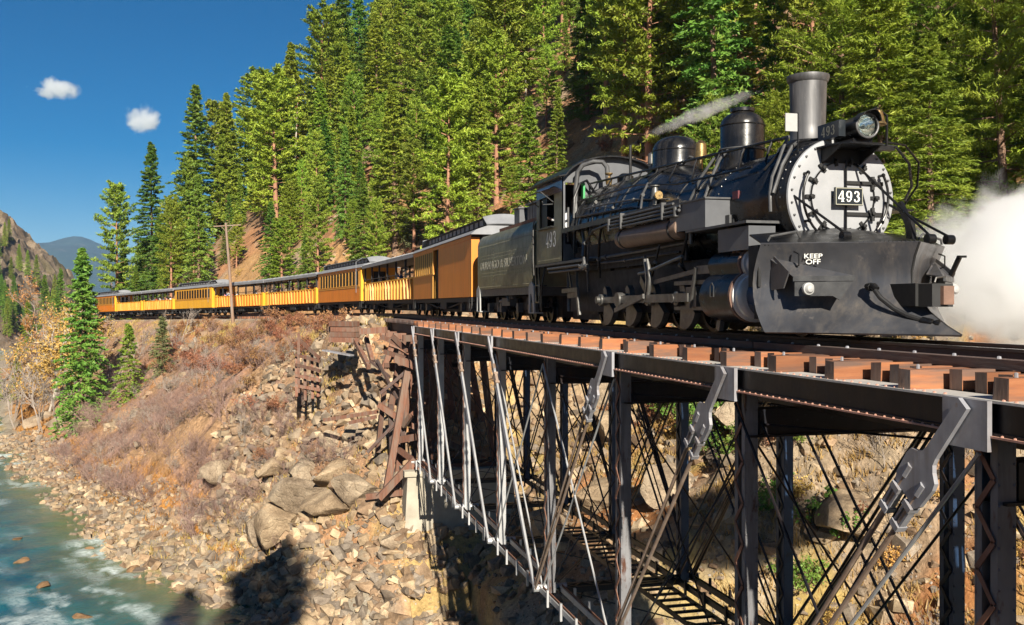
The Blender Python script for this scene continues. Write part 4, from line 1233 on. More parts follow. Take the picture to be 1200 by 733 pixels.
# ------------------------------------------------------------------ steam locomotive
LOC_S = 18.0
def build_loco():
    off = (0, LOC_S, 0)
    E = thing("steam_locomotive", "black steam locomotive numbered 493 with white smokebox front and snowplow", "locomotive", (8.5, LOC_S, 0))
    def add(name, mb, mat, parent=E, smooth=35, label=None):
        return wpart(name, mb, MAT[mat], parent, off, smooth, label)
    def O(p): return (p[0], p[1] - LOC_S, p[2])
    FY = 13.15                                   # smokebox front
    # --- boiler: rings of changing centre height
    def barrel(secs, n=48):
        rows = []
        for (s, r, zc) in secs:
            rows.append([(r * math.sin(2 * PI * i / n), s, zc + r * math.cos(2 * PI * i / n)) for i in range(n + 1)])
        return rows
    def bz(s):   # centre height and radius along the boiler
        return (np.interp(s, [13.15, 15.6, 17.2, 18.7, 23.1], [2.11, 2.11, 2.13, 2.27, 2.32]), np.interp(s, [13.15, 15.6, 17.2, 18.7, 23.1], [0.90, 0.90, 0.94, 1.10, 1.13]))
    m = MB(); m.grid(barrel([(s, bz(s)[1], bz(s)[0]) for s in (15.6, 16.4, 17.2, 17.7, 18.2, 18.7, 20, 21.5, 23.1)]))
    boiler = add("boiler", m, "boiler_jacket")
    m = MB(); m.grid(barrel([(FY, 0.895, 2.11), (FY + 0.03, 0.915, 2.11), (15.6, 0.915, 2.11), (15.6, 0.88, 2.11)]))
    smokebox = add("smokebox", m, "boiler_jacket")
    for s in (15.62, 16.4, 17.2, 18.7, 19.7, 20.7, 21.7, 22.7):
        zc, r = bz(s)
        add("boiler_band", MB().grid(barrel([(s - 0.04, r + 0.001, zc), (s - 0.04, r + 0.012, zc), (s + 0.04, r + 0.012, zc), (s + 0.04, r + 0.001, zc)])), "black_paint", boiler)
    m = MB()
    for s in (13.32, 15.45):
        for i in range(40):
            a = 2 * PI * i / 40
            m.lathe((0.914 * math.sin(a), s, 2.11 + 0.914 * math.cos(a)), (math.sin(a), 0, math.cos(a)), [(0, 0.018), (0.014, 0.012), (0.017, 0.001)], 5)
    stuff(add("rivet", m, "black_paint", smokebox))
    # --- smokebox front
    front = add("smokebox_front", MB().lathe((0, FY, 2.11), (0, -1, 0), [(0.0, 0.905), (0.03, 0.895), (0.04, 0.86), (0.045, 0.56), (0.06, 0.55), (0.075, 0.0001)], 64, cap=False), "smokebox_white", smooth=20)
    for i in range(28):
        a = 2 * PI * (i + 0.5) / 28
        add("bolt", MB().lathe((0.845 * math.sin(a), FY - 0.04, 2.11 + 0.845 * math.cos(a)), (0, -1, 0), [(0, 0.018), (0.025, 0.016), (0.03, 0.001)], 6), "pipe_grey", front)
    door = add("smokebox_door", MB().ring((0, FY - 0.05, 2.11), (0, -1, 0), 0.525, 0.548, 0.03, 48), "black_paint", front)
    for i in range(14):
        a = 2 * PI * (i + 0.5) / 14
        c = Vector((0.55 * math.sin(a), FY - 0.07, 2.11 + 0.55 * math.cos(a))); d = Vector((math.sin(a), 0, math.cos(a)))
        mm = MB().bar(c - d * 0.075, c + d * 0.075, 0.05, 0.035, (0, 1, 0))
        mm.lathe(c + Vector((0, -0.015, 0)), (0, -1, 0), [(0, 0.035), (0.06, 0.03), (0.065, 0.001)], 6)
        add("door_clamp", mm, "black_matte", front)
    for dz in (0.22, -0.25):
        mm = MB().bar((0.05, FY - 0.09, 2.11 + dz), (0.50, FY - 0.09, 2.11 + dz), 0.03, 0.05, (0, 0, 1))
        mm.lathe((0.50, FY - 0.09, 2.11 + dz - 0.10), (0, 0, 1), [(0, 0.03), (0.20, 0.03)], 8)
        mm.bar((0.5, FY - 0.06, 2.11 + dz), (0.70, FY - 0.05, 2.11 + dz), 0.03, 0.06)
        add("door_hinge", mm, "black_matte", front)
    add("centre_bar", MB().tube([(0.03, FY - 0.11, 1.42), (0.03, FY - 0.11, 2.66)], 0.016, 6), "black_paint", front)
    np_ = add("number_plate", MB().box((0.03, FY - 0.17, 2.11), (0.47, 0.035, 0.265)), "dark_plate")
    rim = MB()
    for e in (-1, 1):
        rim.box((0.03, FY - 0.19, 2.11 + e * 0.122), (0.45, 0.014, 0.010)); rim.box((0.03 + e * 0.222, FY - 0.19, 2.11), (0.010, 0.014, 0.234))
    add("plate_border", rim, "letter_olive", np_)
    digits("plate_number", "493", 0.165, MAT["letter_paint"], np_, O((0.03, FY - 0.1895, 2.11)), (1, 0, 0), (0, 0, 1), 0.80)
    for e in (-1, 1):
        add("plate_stud", MB().lathe((0.03 + e * 0.2, FY - 0.06, 2.11), (0, -1, 0), [(0, 0.02), (0.1, 0.02)], 6), "black_paint", np_)
    # handrail round the lower front
    pts = []
    for i in range(29):
        a = math.radians(-62 - (296 - 180 + 120) * i / 28.0)
        pts.append((0.72 * math.sin(a), FY - 0.16, 2.11 + 0.72 * math.cos(a)))
    hr = add("front_handrail", MB().tube(pts, 0.020, 8), "black_paint")
    for i in (0, 7, 14, 21, 28):
        p = pts[i]
        add("rail_post", MB().tube([(p[0], FY - 0.03, p[2]), (p[0], FY - 0.16, p[2])], 0.022, 6).lathe((p[0], FY - 0.135, p[2]), (0, -1, 0), [(0, 0.02), (0.025, 0.036), (0.05, 0.02)], 8), "black_paint", hr)
    # --- headlight on its bracket
    hb = add("headlight_bracket", MB().prism([(-0.44, 13.2), (-0.40, 12.72), (-0.26, 12.50), (0.28, 12.50), (0.40, 12.72), (0.44, 13.2)], 'z', 2.825, 2.85), "black_paint", smooth=None)
    mm = MB()
    for x in (-0.34, 0.30):
        mm.prism([(13.12, 2.60), (13.12, 2.825), (12.56, 2.825), (12.66, 2.78)], 'x', x - 0.012, x + 0.012)
    mm.span(-0.34, 0.30, 13.07, 13.10, 2.62, 2.825)  # black panel for the dark bracket and its shadow on the white front
    add("bracket_web_and_shade", mm, "black_matte", hb, smooth=None)
    hl = add("headlight", MB().lathe((0.02, 13.15, 3.09), (0, -1, 0), [(0, 0.09), (0.03, 0.165), (0.55, 0.175), (0.62, 0.195), (0.66, 0.195), (0.66, 0.165), (0.56, 0.16)], 28, cap=False), "black_paint")
    add("reflector", MB().lathe((0.02, 12.60, 3.09), (0, -1, 0), [(-0.16, 0.001), (-0.12, 0.08), (-0.05, 0.13), (0.03, 0.16)], 24, cap=False), "lamp_glass", hl)
    add("lens", MB().lathe((0.02, 12.53, 3.09), (0, -1, 0), [(0, 0.162), (0.012, 0.10), (0.018, 0.001)], 24, cap=False), "headlight_lens", hl)
    add("lamp_rim", MB().torus((0.02, 12.49, 3.09), (0, 1, 0), 0.178, 0.018, 28, 8), "pipe_grey", hl)
    rows = [[(0.02 + 0.205 * math.sin(a), y, 3.09 + 0.205 * math.cos(a)) for a in np.linspace(-1.25, 1.25, 13)] for y in (12.55, 12.30)]
    for i, a in enumerate(np.linspace(-1.25, 1.25, 13)):
        rows[1][i] = (rows[1][i][0], 12.30 + 0.10 * abs(a), rows[1][i][2])
    add("visor", MB().sheet(rows, 0.012), "black_paint", hl)
    add("lamp_base", MB().span(-0.14, 0.18, 12.6, 13.1, 2.85, 2.92), "black_paint", hl, None)
    nb = add("number_box", MB().span(-0.30, -0.19, 12.72, 13.28, 2.96, 3.20), "dark_plate", hl, None)
    digits("box_number", "493", 0.15, MAT["letter_olive"], nb, O((-0.302, 13.0, 3.08)), (0, -1, 0), (0, 0, 1), 0.85)
    # bell on the far side of the lamp
    bell = add("bell", MB().lathe((0.40, 12.80, 3.40), (0, 0, -1), [(0, 0.03), (0.03, 0.07), (0.10, 0.09), (0.18, 0.105), (0.23, 0.14), (0.24, 0.125)], 20, cap=True), "brass")
    add("bell_yoke", MB().tube([(0.22, 12.83, 2.85), (0.23, 12.83, 3.32), (0.40, 12.83, 3.43), (0.58, 12.83, 3.32), (0.58, 12.83, 2.86)], 0.022, 6).span(0.14, 0.70, 12.8, 12.94, 2.80, 2.86), "black_paint", bell)
    # --- smokestack
    st = add("smokestack", MB().lathe((0, 14.05, 2.95), (0, 0, 1), [(0.0, 0.42), (0.08, 0.36), (0.18, 0.285), (0.4, 0.272), (1.08, 0.292), (1.10, 0.315), (1.17, 0.335), (1.20, 0.33), (1.20, 0.27), (0.8, 0.255)], 36, cap=False), "stack_graphite")
    add("stack_base", MB().lathe((0, 14.05, 2.90), (0, 0, 1), [(0, 0.5), (0.1, 0.47), (0.16, 0.40), (0.2, 0.35)], 36, cap=False), "black_paint", st)
    # white flag board on a staff
    fl = add("flag_board", MB().box((-0.72, 13.33, 3.25), (0.20, 0.02, 0.27)), "white_paint")
    add("flag_staff", MB().tube([(-0.6, 13.34, 2.78), (-0.605, 13.34, 3.40)], 0.014, 6), "black_paint", fl)
    add("flag_bracket", MB().box((-0.60, 13.3, 2.74), (0.10, 0.16, 0.12)), "black_paint", fl)
    fl2 = add("flag_bracket", MB().box((0.62, 13.26, 2.70), (0.10, 0.16, 0.16)), "black_paint")
    # --- domes
    def dome(name, s, r, ztop, zb, cap):
        mm = MB()
        prof = [(0.0, r * 1.35), (0.06, r * 1.18), (0.16, r * 1.04), (0.24, r), (ztop - zb - 0.32, r)]
        for i in range(1, 8):
            a = i / 7 * PI / 2
            prof.append((ztop - zb - 0.32 + (0.32 - cap) * math.sin(a), max(r * 0.995 * math.cos(a) ** 0.8, 0.18 if cap else 0.001)))
        if cap: prof += [(ztop - zb - cap, 0.22), (ztop - zb, 0.22), (ztop - zb + 0.001, 0.001)]
        d = add(name, mm.lathe((0, s, zb), (0, 0, 1), prof, 40, cap=False), "boiler_jacket")
        add("dome_band", MB().torus((0, s, ztop - 0.32), (0, 0, 1), r + 0.002, 0.014, 40, 6), "black_paint", d)
        return d
    sd = dome("sand_dome", 16.26, 0.40, 4.06, 2.88, 0.06)
    add("sand_pipe", MB().tube([(-0.38, 16.2, 3.28), (-0.56, 16.3, 3.12), (-0.74, 16.4, 2.82), (-0.93, 16.6, 2.3), (-0.98, 16.7, 1.9)], 0.028, 8), "pipe_grey", sd)
    add("sand_pipe", MB().tube([(-0.36, 16.1, 3.28), (-0.58, 16.0, 3.08), (-0.76, 15.95, 2.75), (-0.96, 15.95, 2.2), (-0.98, 15.9, 1.8)], 0.028, 8), "pipe_grey", sd)
    add("sand_trap", MB().torus((0, 16.26, 3.30), (0, 0, 1), 0.42, 0.02, 30, 6), "pipe_grey", sd)
    sm = dome("steam_dome", 19.2, 0.50, 4.05, 3.18, 0.0)
    wh = add("whistle", MB().lathe((-0.12, 17.75, 3.15), (0, 0, 1), [(0, 0.04), (0.22, 0.04), (0.23, 0.12), (0.27, 0.12), (0.50, 0.11), (0.53, 0.08), (0.58, 0.03)], 16), "brass")
    add("whistle_pipe", MB().tube([(-0.12, 17.75, 3.35), (-0.28, 17.9, 3.42), (-0.30, 18.2, 3.3), (-0.25, 18.6, 3.38)], 0.025, 6), "pipe_grey", wh)
    for s, x in ((20.25, -0.12), (20.55, 0.1)):
        add("safety_valve", MB().lathe((x, s, 3.40), (0, 0, 1), [(0, 0.09), (0.1, 0.09), (0.11, 0.06), (0.2, 0.06), (0.21, 0.085), (0.42, 0.08), (0.46, 0.04)], 12), "rod_steel")
    ex = add("exhaust_pipe", MB().tube([(-0.15, 21.45, 3.38), (-0.15, 21.45, 4.22)], 0.035, 8), "black_matte")
    tu = add("turret", MB().lathe((0.05, 22.3, 3.35), (0, 0, 1), [(0, 0.2), (0.25, 0.2), (0.32, 0.1)], 12), "black_paint")
    add("valve", MB().lathe((-0.3, 22.5, 3.42), (0, 0, 1), [(0, 0.07), (0.12, 0.09), (0.2, 0.04), (0.26, 0.1), (0.28, 0.1)], 10), "brass", tu)
    add("injector_pipe", MB().tube([(-0.32, 22.5, 3.5), (-0.33, 22.55, 3.85), (-0.42, 22.6, 3.98), (-0.62, 22.7, 4.0), (-0.86, 22.8, 3.92), (-0.98, 22.85, 3.75), (-1.02, 22.88, 3.3), (-1.02, 22.88, 2.7), (-1.08, 22.7, 2.2), (-1.14, 22.55, 1.75)], 0.058, 10), "pipe_grey", tu)
    add("injector_pipe", MB().tube([(-0.55, 22.9, 3.3), (-0.75, 22.85, 3.55), (-0.95, 22.8, 3.45), (-1.1, 22.75, 3.1), (-1.13, 22.7, 2.6)], 0.035, 8), "black_paint", tu)
    # --- boiler handrail with brackets
    H0, H1 = Vector((-0.50, 13.95, 3.12)), Vector((-0.60, 23.05, 3.50))
    hr = add("boiler_handrail", MB().tube([H0 + (H1 - H0) * (i / 12) for i in range(13)], 0.026, 8), "black_paint")
    for i in range(10):
        p = H0 + (H1 - H0) * ((i + 0.35) / 10)
        zc, r = bz(p.y)
        q = Vector((-r * 0.74, p.y - 0.12, zc + r * math.sqrt(1 - 0.74 ** 2)))
        add("rail_bracket", MB().tube([p, p + Vector((-0.06, 0, -0.12)), q + Vector((0.0, 0.06, 0.06)), q], 0.020, 6), "black_paint", hr)
    add("sand_rod", MB().tube([(-0.80, 14.4, 2.72), (-0.86, 17.2, 2.78), (-0.95, 19.0, 2.98), (-0.98, 22.9, 3.02)], 0.022, 6), "black_paint", hr)
    add("air_line", MB().tube([(-0.93, 15.2, 2.25), (-0.97, 17.2, 2.3), (-1.12, 18.9, 2.5), (-1.15, 22.4, 2.6)], 0.03, 6), "black_paint", hr)
    # bent pipes near the front corner
    add("front_pipe", MB().tube([H0, H0 + Vector((-0.05, -0.25, -0.02)), (-0.66, 13.62, 2.98), (-0.78, 13.60, 2.70), (-0.90, 13.58, 2.45), (-0.98, 13.5, 2.2), (-1.0, 13.45, 1.9)], 0.026, 8), "pipe_grey", hr)
    add("front_pipe", MB().tube([(-0.35, 13.75, 3.04), (-0.60, 13.5, 2.92), (-0.80, 13.45, 2.62), (-0.97, 13.42, 2.18)], 0.030, 8), "pipe_grey", hr)
    add("front_pipe", MB().tube([(-0.1, 13.45, 3.05), (-0.40, 13.55, 3.02), (-0.62, 13.8, 2.90), (-0.86, 13.9, 2.6)], 0.022, 8), "black_paint", hr)
    # small boiler fittings on the near side
    cv = add("check_valve", MB().lathe((-1.02, 17.9, 2.45), (0, 0, 1), [(0, 0.05), (0.1, 0.05), (0.11, 0.09), (0.22, 0.07), (0.34, 0.06), (0.36, 0.10), (0.38, 0.10)], 12), "rod_steel")
    add("valve_flange", MB().lathe((-1.02, 17.9, 2.62), (0, -1, 0), [(0, 0.05), (0.16, 0.05), (0.161, 0.085), (0.2, 0.085)], 10), "brass", cv)
    for i, (s, r_) in enumerate(((15.95, 0), (15.95, 1), (15.95, 2), (16.05, 0), (16.05, 1), (16.05, 2))):
        a = -1.05 - r_ * 0.10; zc, r = bz(s)
        add("washout_plug", MB().lathe((r * math.sin(a), s, zc + r * math.cos(a)), (math.sin(a), 0, math.cos(a)), [(0, 0.03), (0.03, 0.026), (0.035, 0.001)], 6), "black_paint", boiler)
    add("builder_plate", MB().box((-0.905, 14.75, 2.30), (0.03, 0.20, 0.13)), "red_plate", smokebox, None)
    # --- running boards, boxes
    rb = add("running_board", MB().span(-1.34, -0.85, 16.0, 23.0, 2.30, 2.33).span(-1.36, -1.33, 16.0, 23.0, 2.25, 2.36), "black_paint", smooth=None)
    add("running_board", MB().span(-1.42, -0.74, 13.42, 15.6, 1.725, 1.765), "pipe_grey", rb, None)
    add("running_board", MB().span(0.8, 1.36, 13.25, 23.0, 1.95, 1.98), "black_paint", rb, None)
    add("valance", MB().span(-1.04, -1.0, 16.4, 22.9, 1.30, 2.29), "black_matte", rb, None)
    tb = add("tool_box", MB().span(-1.36, -0.86, 14.95, 16.4, 1.78, 2.25), "grey_paint", smooth=None)
    add("lid", MB().span(-1.38, -0.84, 14.92, 16.42, 2.25, 2.28), "pipe_grey", tb, None)
    add("box_bracket", MB().span(-1.00, -0.96, 14.80, 14.94, 1.77, 1.98).span(-0.9, -0.84, 14.84, 14.94, 1.77, 1.92), "pipe_grey", tb, None)
    add("valve_box", MB().span(-1.35, -0.90, 13.48, 14.5, 1.33, 1.69), "grey_paint", smooth=None)
    add("step_plate", MB().span(-1.35, -0.98, 15.7, 16.3, 1.78, 1.81).bar((-1.33, 15.65, 1.75), (-1.33, 16.1, 2.28), 0.03, 0.05), "black_paint", smooth=None)
    # cooling coil and air reservoir under the running board
    rv = add("air_reservoir", MB().lathe((-1.20, 16.05, 1.86), (0, 1, 0), [(0, 0.001), (0.02, 0.10), (0.08, 0.19), (0.12, 0.20), (3.1, 0.20), (3.14, 0.19), (3.2, 0.1), (3.22, 0.001)], 24, cap=False), "brown_cylinder")
    for s in (16.4, 18.9):
        add("tank_strap", MB().ring((-1.20, s, 1.86), (0, 1, 0), 0.2, 0.212, 0.06, 24), "black_matte", rv)
    coil = add("cooling_coil", MB().tube([(-1.38, 15.9, 2.22), (-1.38, 19.4, 2.22)], 0.028, 8), "pipe_grey")
    for i, (x, z) in enumerate(((-1.40, 2.15), (-1.40, 2.08), (-1.38, 2.29))):
        add("coil_pipe", MB().tube([(x, 15.9 + 0.15 * i, z), (x, 19.55 - 0.1 * i, z)], 0.027, 8), "pipe_grey", coil)
    for s in (16.6, 18.7):
        add("coil_clamp", MB().span(-1.45, -1.33, s - 0.03, s + 0.03, 2.04, 2.35), "pipe_grey", coil, None)
    add("coil_header", MB().tube([(-1.4, 19.45, 2.04), (-1.4, 19.45, 2.30)], 0.045, 8).tube([(-1.4, 16.05, 2.05), (-1.4, 16.05, 2.22)], 0.045, 8), "pipe_grey", coil)
    add("brake_valve", MB().lathe((-1.25, 15.75, 1.55), (0, 0, 1), [(0, 0.04), (0.3, 0.04), (0.31, 0.09), (0.5, 0.09), (0.55, 0.05)], 10), "rod_steel")
    # pipe runs, valves and conduits crowding the near side
    PR = [([(-1.06, 16.2, 1.62), (-1.10, 18.0, 1.58), (-1.12, 20.4, 1.55), (-1.10, 22.9, 1.60)], 0.035), ([(-1.08, 16.6, 1.46), (-1.14, 19.2, 1.42), (-1.14, 22.6, 1.44)], 0.022),
          ([(-1.30, 20.2, 2.28), (-1.32, 20.3, 1.9), (-1.30, 20.4, 1.5), (-1.2, 20.6, 1.1)], 0.03), ([(-1.28, 21.0, 2.28), (-1.30, 21.1, 1.8), (-1.26, 21.3, 1.3), (-1.2, 21.4, 0.8)], 0.026),
          ([(-1.24, 15.9, 1.76), (-1.30, 15.95, 1.4), (-1.28, 16.1, 1.2), (-1.1, 16.3, 1.1)], 0.028), ([(-1.0, 19.9, 2.9), (-1.12, 20.0, 2.6), (-1.16, 20.1, 2.35)], 0.02),
          ([(-0.92, 18.5, 2.95), (-1.08, 18.4, 2.7), (-1.16, 18.3, 2.36)], 0.024), ([(-0.85, 21.4, 3.12), (-1.06, 21.3, 2.85), (-1.18, 21.2, 2.40)], 0.024),
          ([(-0.95, 22.2, 3.0), (-1.1, 22.3, 2.8), (-1.19, 22.4, 2.3), (-1.22, 22.4, 1.7)], 0.03), ([(-1.1, 22.0, 2.75), (-1.12, 20.5, 2.72), (-1.08, 18.9, 2.66), (-0.98, 17.3, 2.5)], 0.018),
          ([(-1.36, 19.6, 2.2), (-1.36, 20.6, 2.15), (-1.34, 21.2, 1.9), (-1.30, 21.3, 1.6)], 0.028), ([(-1.22, 17.2, 1.62), (-1.26, 17.3, 1.3), (-1.2, 17.6, 1.05)], 0.02)]
    for k, (pp, r) in enumerate(PR):
        p_ = add("pipe_run", MB().tube(pp, r, 8), "pipe_grey" if k % 3 == 0 else "black_paint")
        m0 = Vector(pp[len(pp) // 2])
        add("pipe_union", MB().lathe(m0 - Vector((0, 0.04, 0)), (0, 1, 0), [(0, r * 1.7), (0.08, r * 1.7)], 6), "rod_steel" if k % 2 else "pipe_grey", p_)
    # --- firebox sides below the boiler and the frame
    add("firebox", MB().span(-0.95, 0.95, 20.6, 23.05, 0.75, 2.3), "black_matte", smooth=None)
    fr = add("frame", MB().span(-0.98, -0.90, 13.5, 23.4, 0.34, 1.25).span(0.90, 0.98, 13.5, 23.4, 0.34, 1.25).span(-0.30, 0.30, 13.4, 25.3, 0.12, 1.0).span(-1.30, 1.30, 12.98, 13.40, 0.28, 1.30).span(-0.95, 0.95, 12.9, 13.6, 0.75, 1.3).span(-0.9, 0.9, 15.0, 20.5, 1.0, 1.3), "black_matte", smooth=None)
    add("ash_pan", MB().span(-0.7, 0.7, 20.9, 23.2, 0.35, 0.78), "black_matte", fr, None)
    add("smokebox_saddle", MB().prism([(-0.95, 0.95), (0.95, 0.95), (0.7, 1.45), (-0.7, 1.45)], 'y', 13.5, 15.0), "black_paint", fr, None)
    # --- cylinders
    for sx in (-1, 1):
        cy = MB()
        out = []
        for a in np.linspace(-90, 60, 12): out.append((1.11 + 0.41 * math.cos(math.radians(a)), 0.62 + 0.41 * math.sin(math.radians(a))))
        for a in np.linspace(5, 180, 14): out.append((1.10 + 0.265 * math.cos(math.radians(a)), 1.10 + 0.265 * math.sin(math.radians(a))))
        out += [(0.7, 0.95), (0.7, 0.35)]
        if sx < 0: out = [(-x, z) for x, z in reversed(out)]
        c = add("cylinder", cy.prism(out, 'y', 13.80, 14.85), "black_paint", smooth=40)
        add("cylinder_flange", MB().prism([(x * 1.012 + 0.0, z) for x, z in out], 'y', 13.74, 13.80), "rust_brown", c, 40)
        add("cylinder_head", MB().lathe((sx * 1.11, 13.74, 0.62), (0, -1, 0), [(0, 0.40), (0.05, 0.40), (0.06, 0.36), (0.10, 0.345), (0.13, 0.28), (0.15, 0.001)], 32, cap=False), "polished_steel", c)
        add("head_casing", MB().lathe((sx * 0.98, 13.74, 0.62), (0, -1, 0), [(0, 0.34), (0.42, 0.34), (0.45, 0.30), (0.46, 0.001)], 28, cap=False), "blue_black_gloss", c)
        add("valve_head", MB().lathe((sx * 1.10, 13.74, 1.12), (0, -1, 0), [(0, 0.24), (0.08, 0.24), (0.09, 0.20), (0.26, 0.19), (0.30, 0.12), (0.31, 0.001)], 28, cap=False), "polished_steel", c)
        add("rear_head", MB().lathe((sx * 1.11, 14.85, 0.62), (0, 1, 0), [(0, 0.40), (0.05, 0.38), (0.08, 0.2), (0.2, 0.16), (0.22, 0.001)], 24, cap=False), "rod_steel", c)
        if sx < 0:
            add("oil_cup", MB().lathe((-1.2, 14.35, 1.36), (0, 0, 1), [(0, 0.07), (0.08, 0.07), (0.09, 0.05), (0.2, 0.09), (0.3, 0.10), (0.34, 0.06), (0.42, 0.03)], 12), "brass", c)
            for s in (13.95, 14.1):
                add("oil_cup", MB().lathe((-1.25, s, 1.30), (0, 0, 1), [(0, 0.05), (0.1, 0.045), (0.16, 0.02)], 8), "rust_brown", c)
            arch = MB()
            arch.tube([(-1.525, 14.42, 0.62), (-1.525, 14.42, 0.78), (-1.525, 14.36, 0.84), (-1.525, 14.30, 0.78), (-1.525, 14.30, 0.62), (-1.525, 14.42, 0.62)], 0.008, 5)
            add("cover_plate", arch, "rod_steel", c)
            add("drain_cock", MB().bar((-1.2, 14.7, 0.25), (-1.2, 14.75, 0.08), 0.08, 0.12), "rod_steel", c)
    # --- running gear
    for i, s in enumerate((16.15, 17.50, 18.85, 20.20)):
        for sx in (-1, 1):
            wl = add("driving_wheel", MB().ring((sx * 0.49, s, 0.56), (sx, 0, 0), 0.49, 0.56, 0.12, 40), "black_paint", smooth=40, label="spoked driving wheel")
            mm = MB().lathe((sx * 0.50, s, 0.56), (sx, 0, 0), [(0, 0.14), (0.12, 0.14)], 16)
            for k in range(12):
                a = 2 * PI * k / 12
                mm.bar((sx * 0.55, s + 0.1 * math.cos(a), 0.56 + 0.1 * math.sin(a)), (sx * 0.55, s + 0.5 * math.cos(a), 0.56 + 0.5 * math.sin(a)), 0.05, 0.05, (1, 0, 0))
            add("spokes", mm, "black_matte", wl)
            # outside crank with its counterweight fin
            a0 = math.radians(248)
            pin = (s + 0.24 * math.cos(a0 + PI), 0.56 + 0.24 * math.sin(a0 + PI))
            fin = []
            for k in range(11):
                a = a0 - 0.75 + 1.5 * k / 10
                fin.append((s + 0.50 * math.cos(a), 0.56 + 0.50 * math.sin(a)))
            fin += [(s + 0.13, 0.60), (pin[0] + 0.1, pin[1] + 0.05), (pin[0], pin[1] + 0.12), (pin[0] - 0.1, pin[1] + 0.05), (s - 0.14, 0.56)]
            add("counterweight", MB().prism(fin, 'x', sx * 1.08, sx * 1.20), "rod_steel", wl, None)
    pinoff = (0.24 * math.cos(math.radians(68)), 0.56 + 0.24 * math.sin(math.radians(68)))
    for sx in (-1, 1):
        ps = [s + pinoff[0] for s in (16.15, 17.50, 18.85, 20.20)]
        sr = add("side_rod", MB().bar((sx * 1.25, ps[0] - 0.15, pinoff[1] - 0.18), (sx * 1.25, ps[3] + 0.15, pinoff[1] - 0.18), 0.07, 0.13), "rod_steel", smooth=None)
        for p in ps:
            add("rod_end", MB().lathe((sx * 1.20, p, pinoff[1] - 0.18), (sx, 0, 0), [(0, 0.13), (0.12, 0.13), (0.13, 0.08), (0.2, 0.08)], 14), "rod_steel", sr)
        mr = add("main_rod", MB().bar((sx * 1.36, 15.6, 0.62), (sx * 1.36, ps[2], pinoff[1] - 0.18), 0.06, 0.15), "rod_steel", smooth=None)
        add("rod_end", MB().lathe((sx * 1.31, ps[2], pinoff[1] - 0.18), (sx, 0, 0), [(0, 0.15), (0.12, 0.15)], 14), "rod_steel", mr)
        ch = add("crosshead", MB().box((sx * 1.24, 15.6, 0.63), (0.16, 0.42, 0.34)), "rod_steel", smooth=None)
        add("guide_bar", MB().span(sx * 1.30, sx * 1.18, 14.95, 16.35, 0.84, 0.91).span(sx * 1.30, sx * 1.18, 14.95, 16.35, 0.40, 0.46), "rod_steel", ch, None)
        add("piston_rod", MB().tube([(sx * 1.22, 14.9, 0.62), (sx * 1.22, 15.5, 0.62)], 0.045, 10), "polished_steel", ch)
        add("valve_rod", MB().bar((sx * 1.28, 14.85, 1.08), (sx * 1.28, 15.35, 1.08), 0.1, 0.14).bar((sx * 1.28, 15.3, 1.08), (sx * 1.28, 17.3, 0.92), 0.05, 0.08), "rod_steel", ch, None)
        add("combination_lever", MB().bar((sx * 1.34, 15.35, 1.12), (sx * 1.34, 15.6, 0.45), 0.04, 0.07), "rod_steel", ch, None)
        lk = add("link", MB().tube([(sx * 1.36, 17.45, 1.36), (sx * 1.36, 17.36, 1.15), (sx * 1.36, 17.33, 0.98), (sx * 1.36, 17.36, 0.82), (sx * 1.36, 17.45, 0.62)], 0.04, 8).tube([(sx * 1.36, 17.58, 1.36), (sx * 1.36, 17.49, 1.15), (sx * 1.36, 17.46, 0.98), (sx * 1.36, 17.49, 0.82), (sx * 1.36, 17.56, 0.62)], 0.04, 8), "rod_steel")
        add("eccentric_rod", MB().bar((sx * 1.42, 17.5, 0.66), (sx * 1.44, 19.0, 0.38), 0.04, 0.09), "rod_steel", lk, None)
        add("reach_rod", MB().tube([(sx * 1.34, 15.9, 1.34), (sx * 1.35, 16.2, 1.30), (sx * 1.36, 17.5, 1.12), (sx * 1.36, 17.9, 1.1)], 0.03, 8), "rod_steel", lk)
        add("lifting_arm", MB().bar((sx * 1.3, 17.75, 1.42), (sx * 1.36, 17.45, 1.0), 0.05, 0.1).bar((sx * 1.3, 17.9, 1.0), (sx * 1.36, 17.55, 0.82), 0.06, 0.16), "rod_steel", lk, None)
        # trailing and leading wheels
        for s, r in ((22.2, 0.36), (15.15, 0.36), (13.35, 0.33)):
            if s == 15.15: continue
            tw = add("truck_wheel", MB().lathe((sx * 0.43, s, r), (sx, 0, 0), [(0, r), (0.1, r), (0.1, r * 0.8), (0.06, r * 0.75), (0.06, 0.12), (0.14, 0.1), (0.14, 0.001)], 28, cap=False), "black_paint")
        add("truck_frame", MB().span(sx * 0.80, sx * 0.92, 21.5, 23.0, 0.28, 0.52), "black_matte", fr, None)
        add("spring_hanger", MB().bar((sx * 1.15, 22.4, 1.3), (sx * 1.2, 22.2, 0.75), 0.05, 0.05).bar((sx * 1.15, 23.1, 1.3), (sx * 1.2, 22.9, 0.35), 0.05, 0.05).bar((sx * 1.2, 22.1, 0.75), (sx * 1.2, 22.9, 0.72), 0.05, 0.12), "rod_steel", fr, None)
    for s in (16.15, 17.5, 18.85, 20.2):
        add("axle", MB().tube([(-1.15, s, 0.56), (1.15, s, 0.56)], 0.09, 10), "black_matte", fr)
    # --- snowplow
    build_plow(E, add, O)
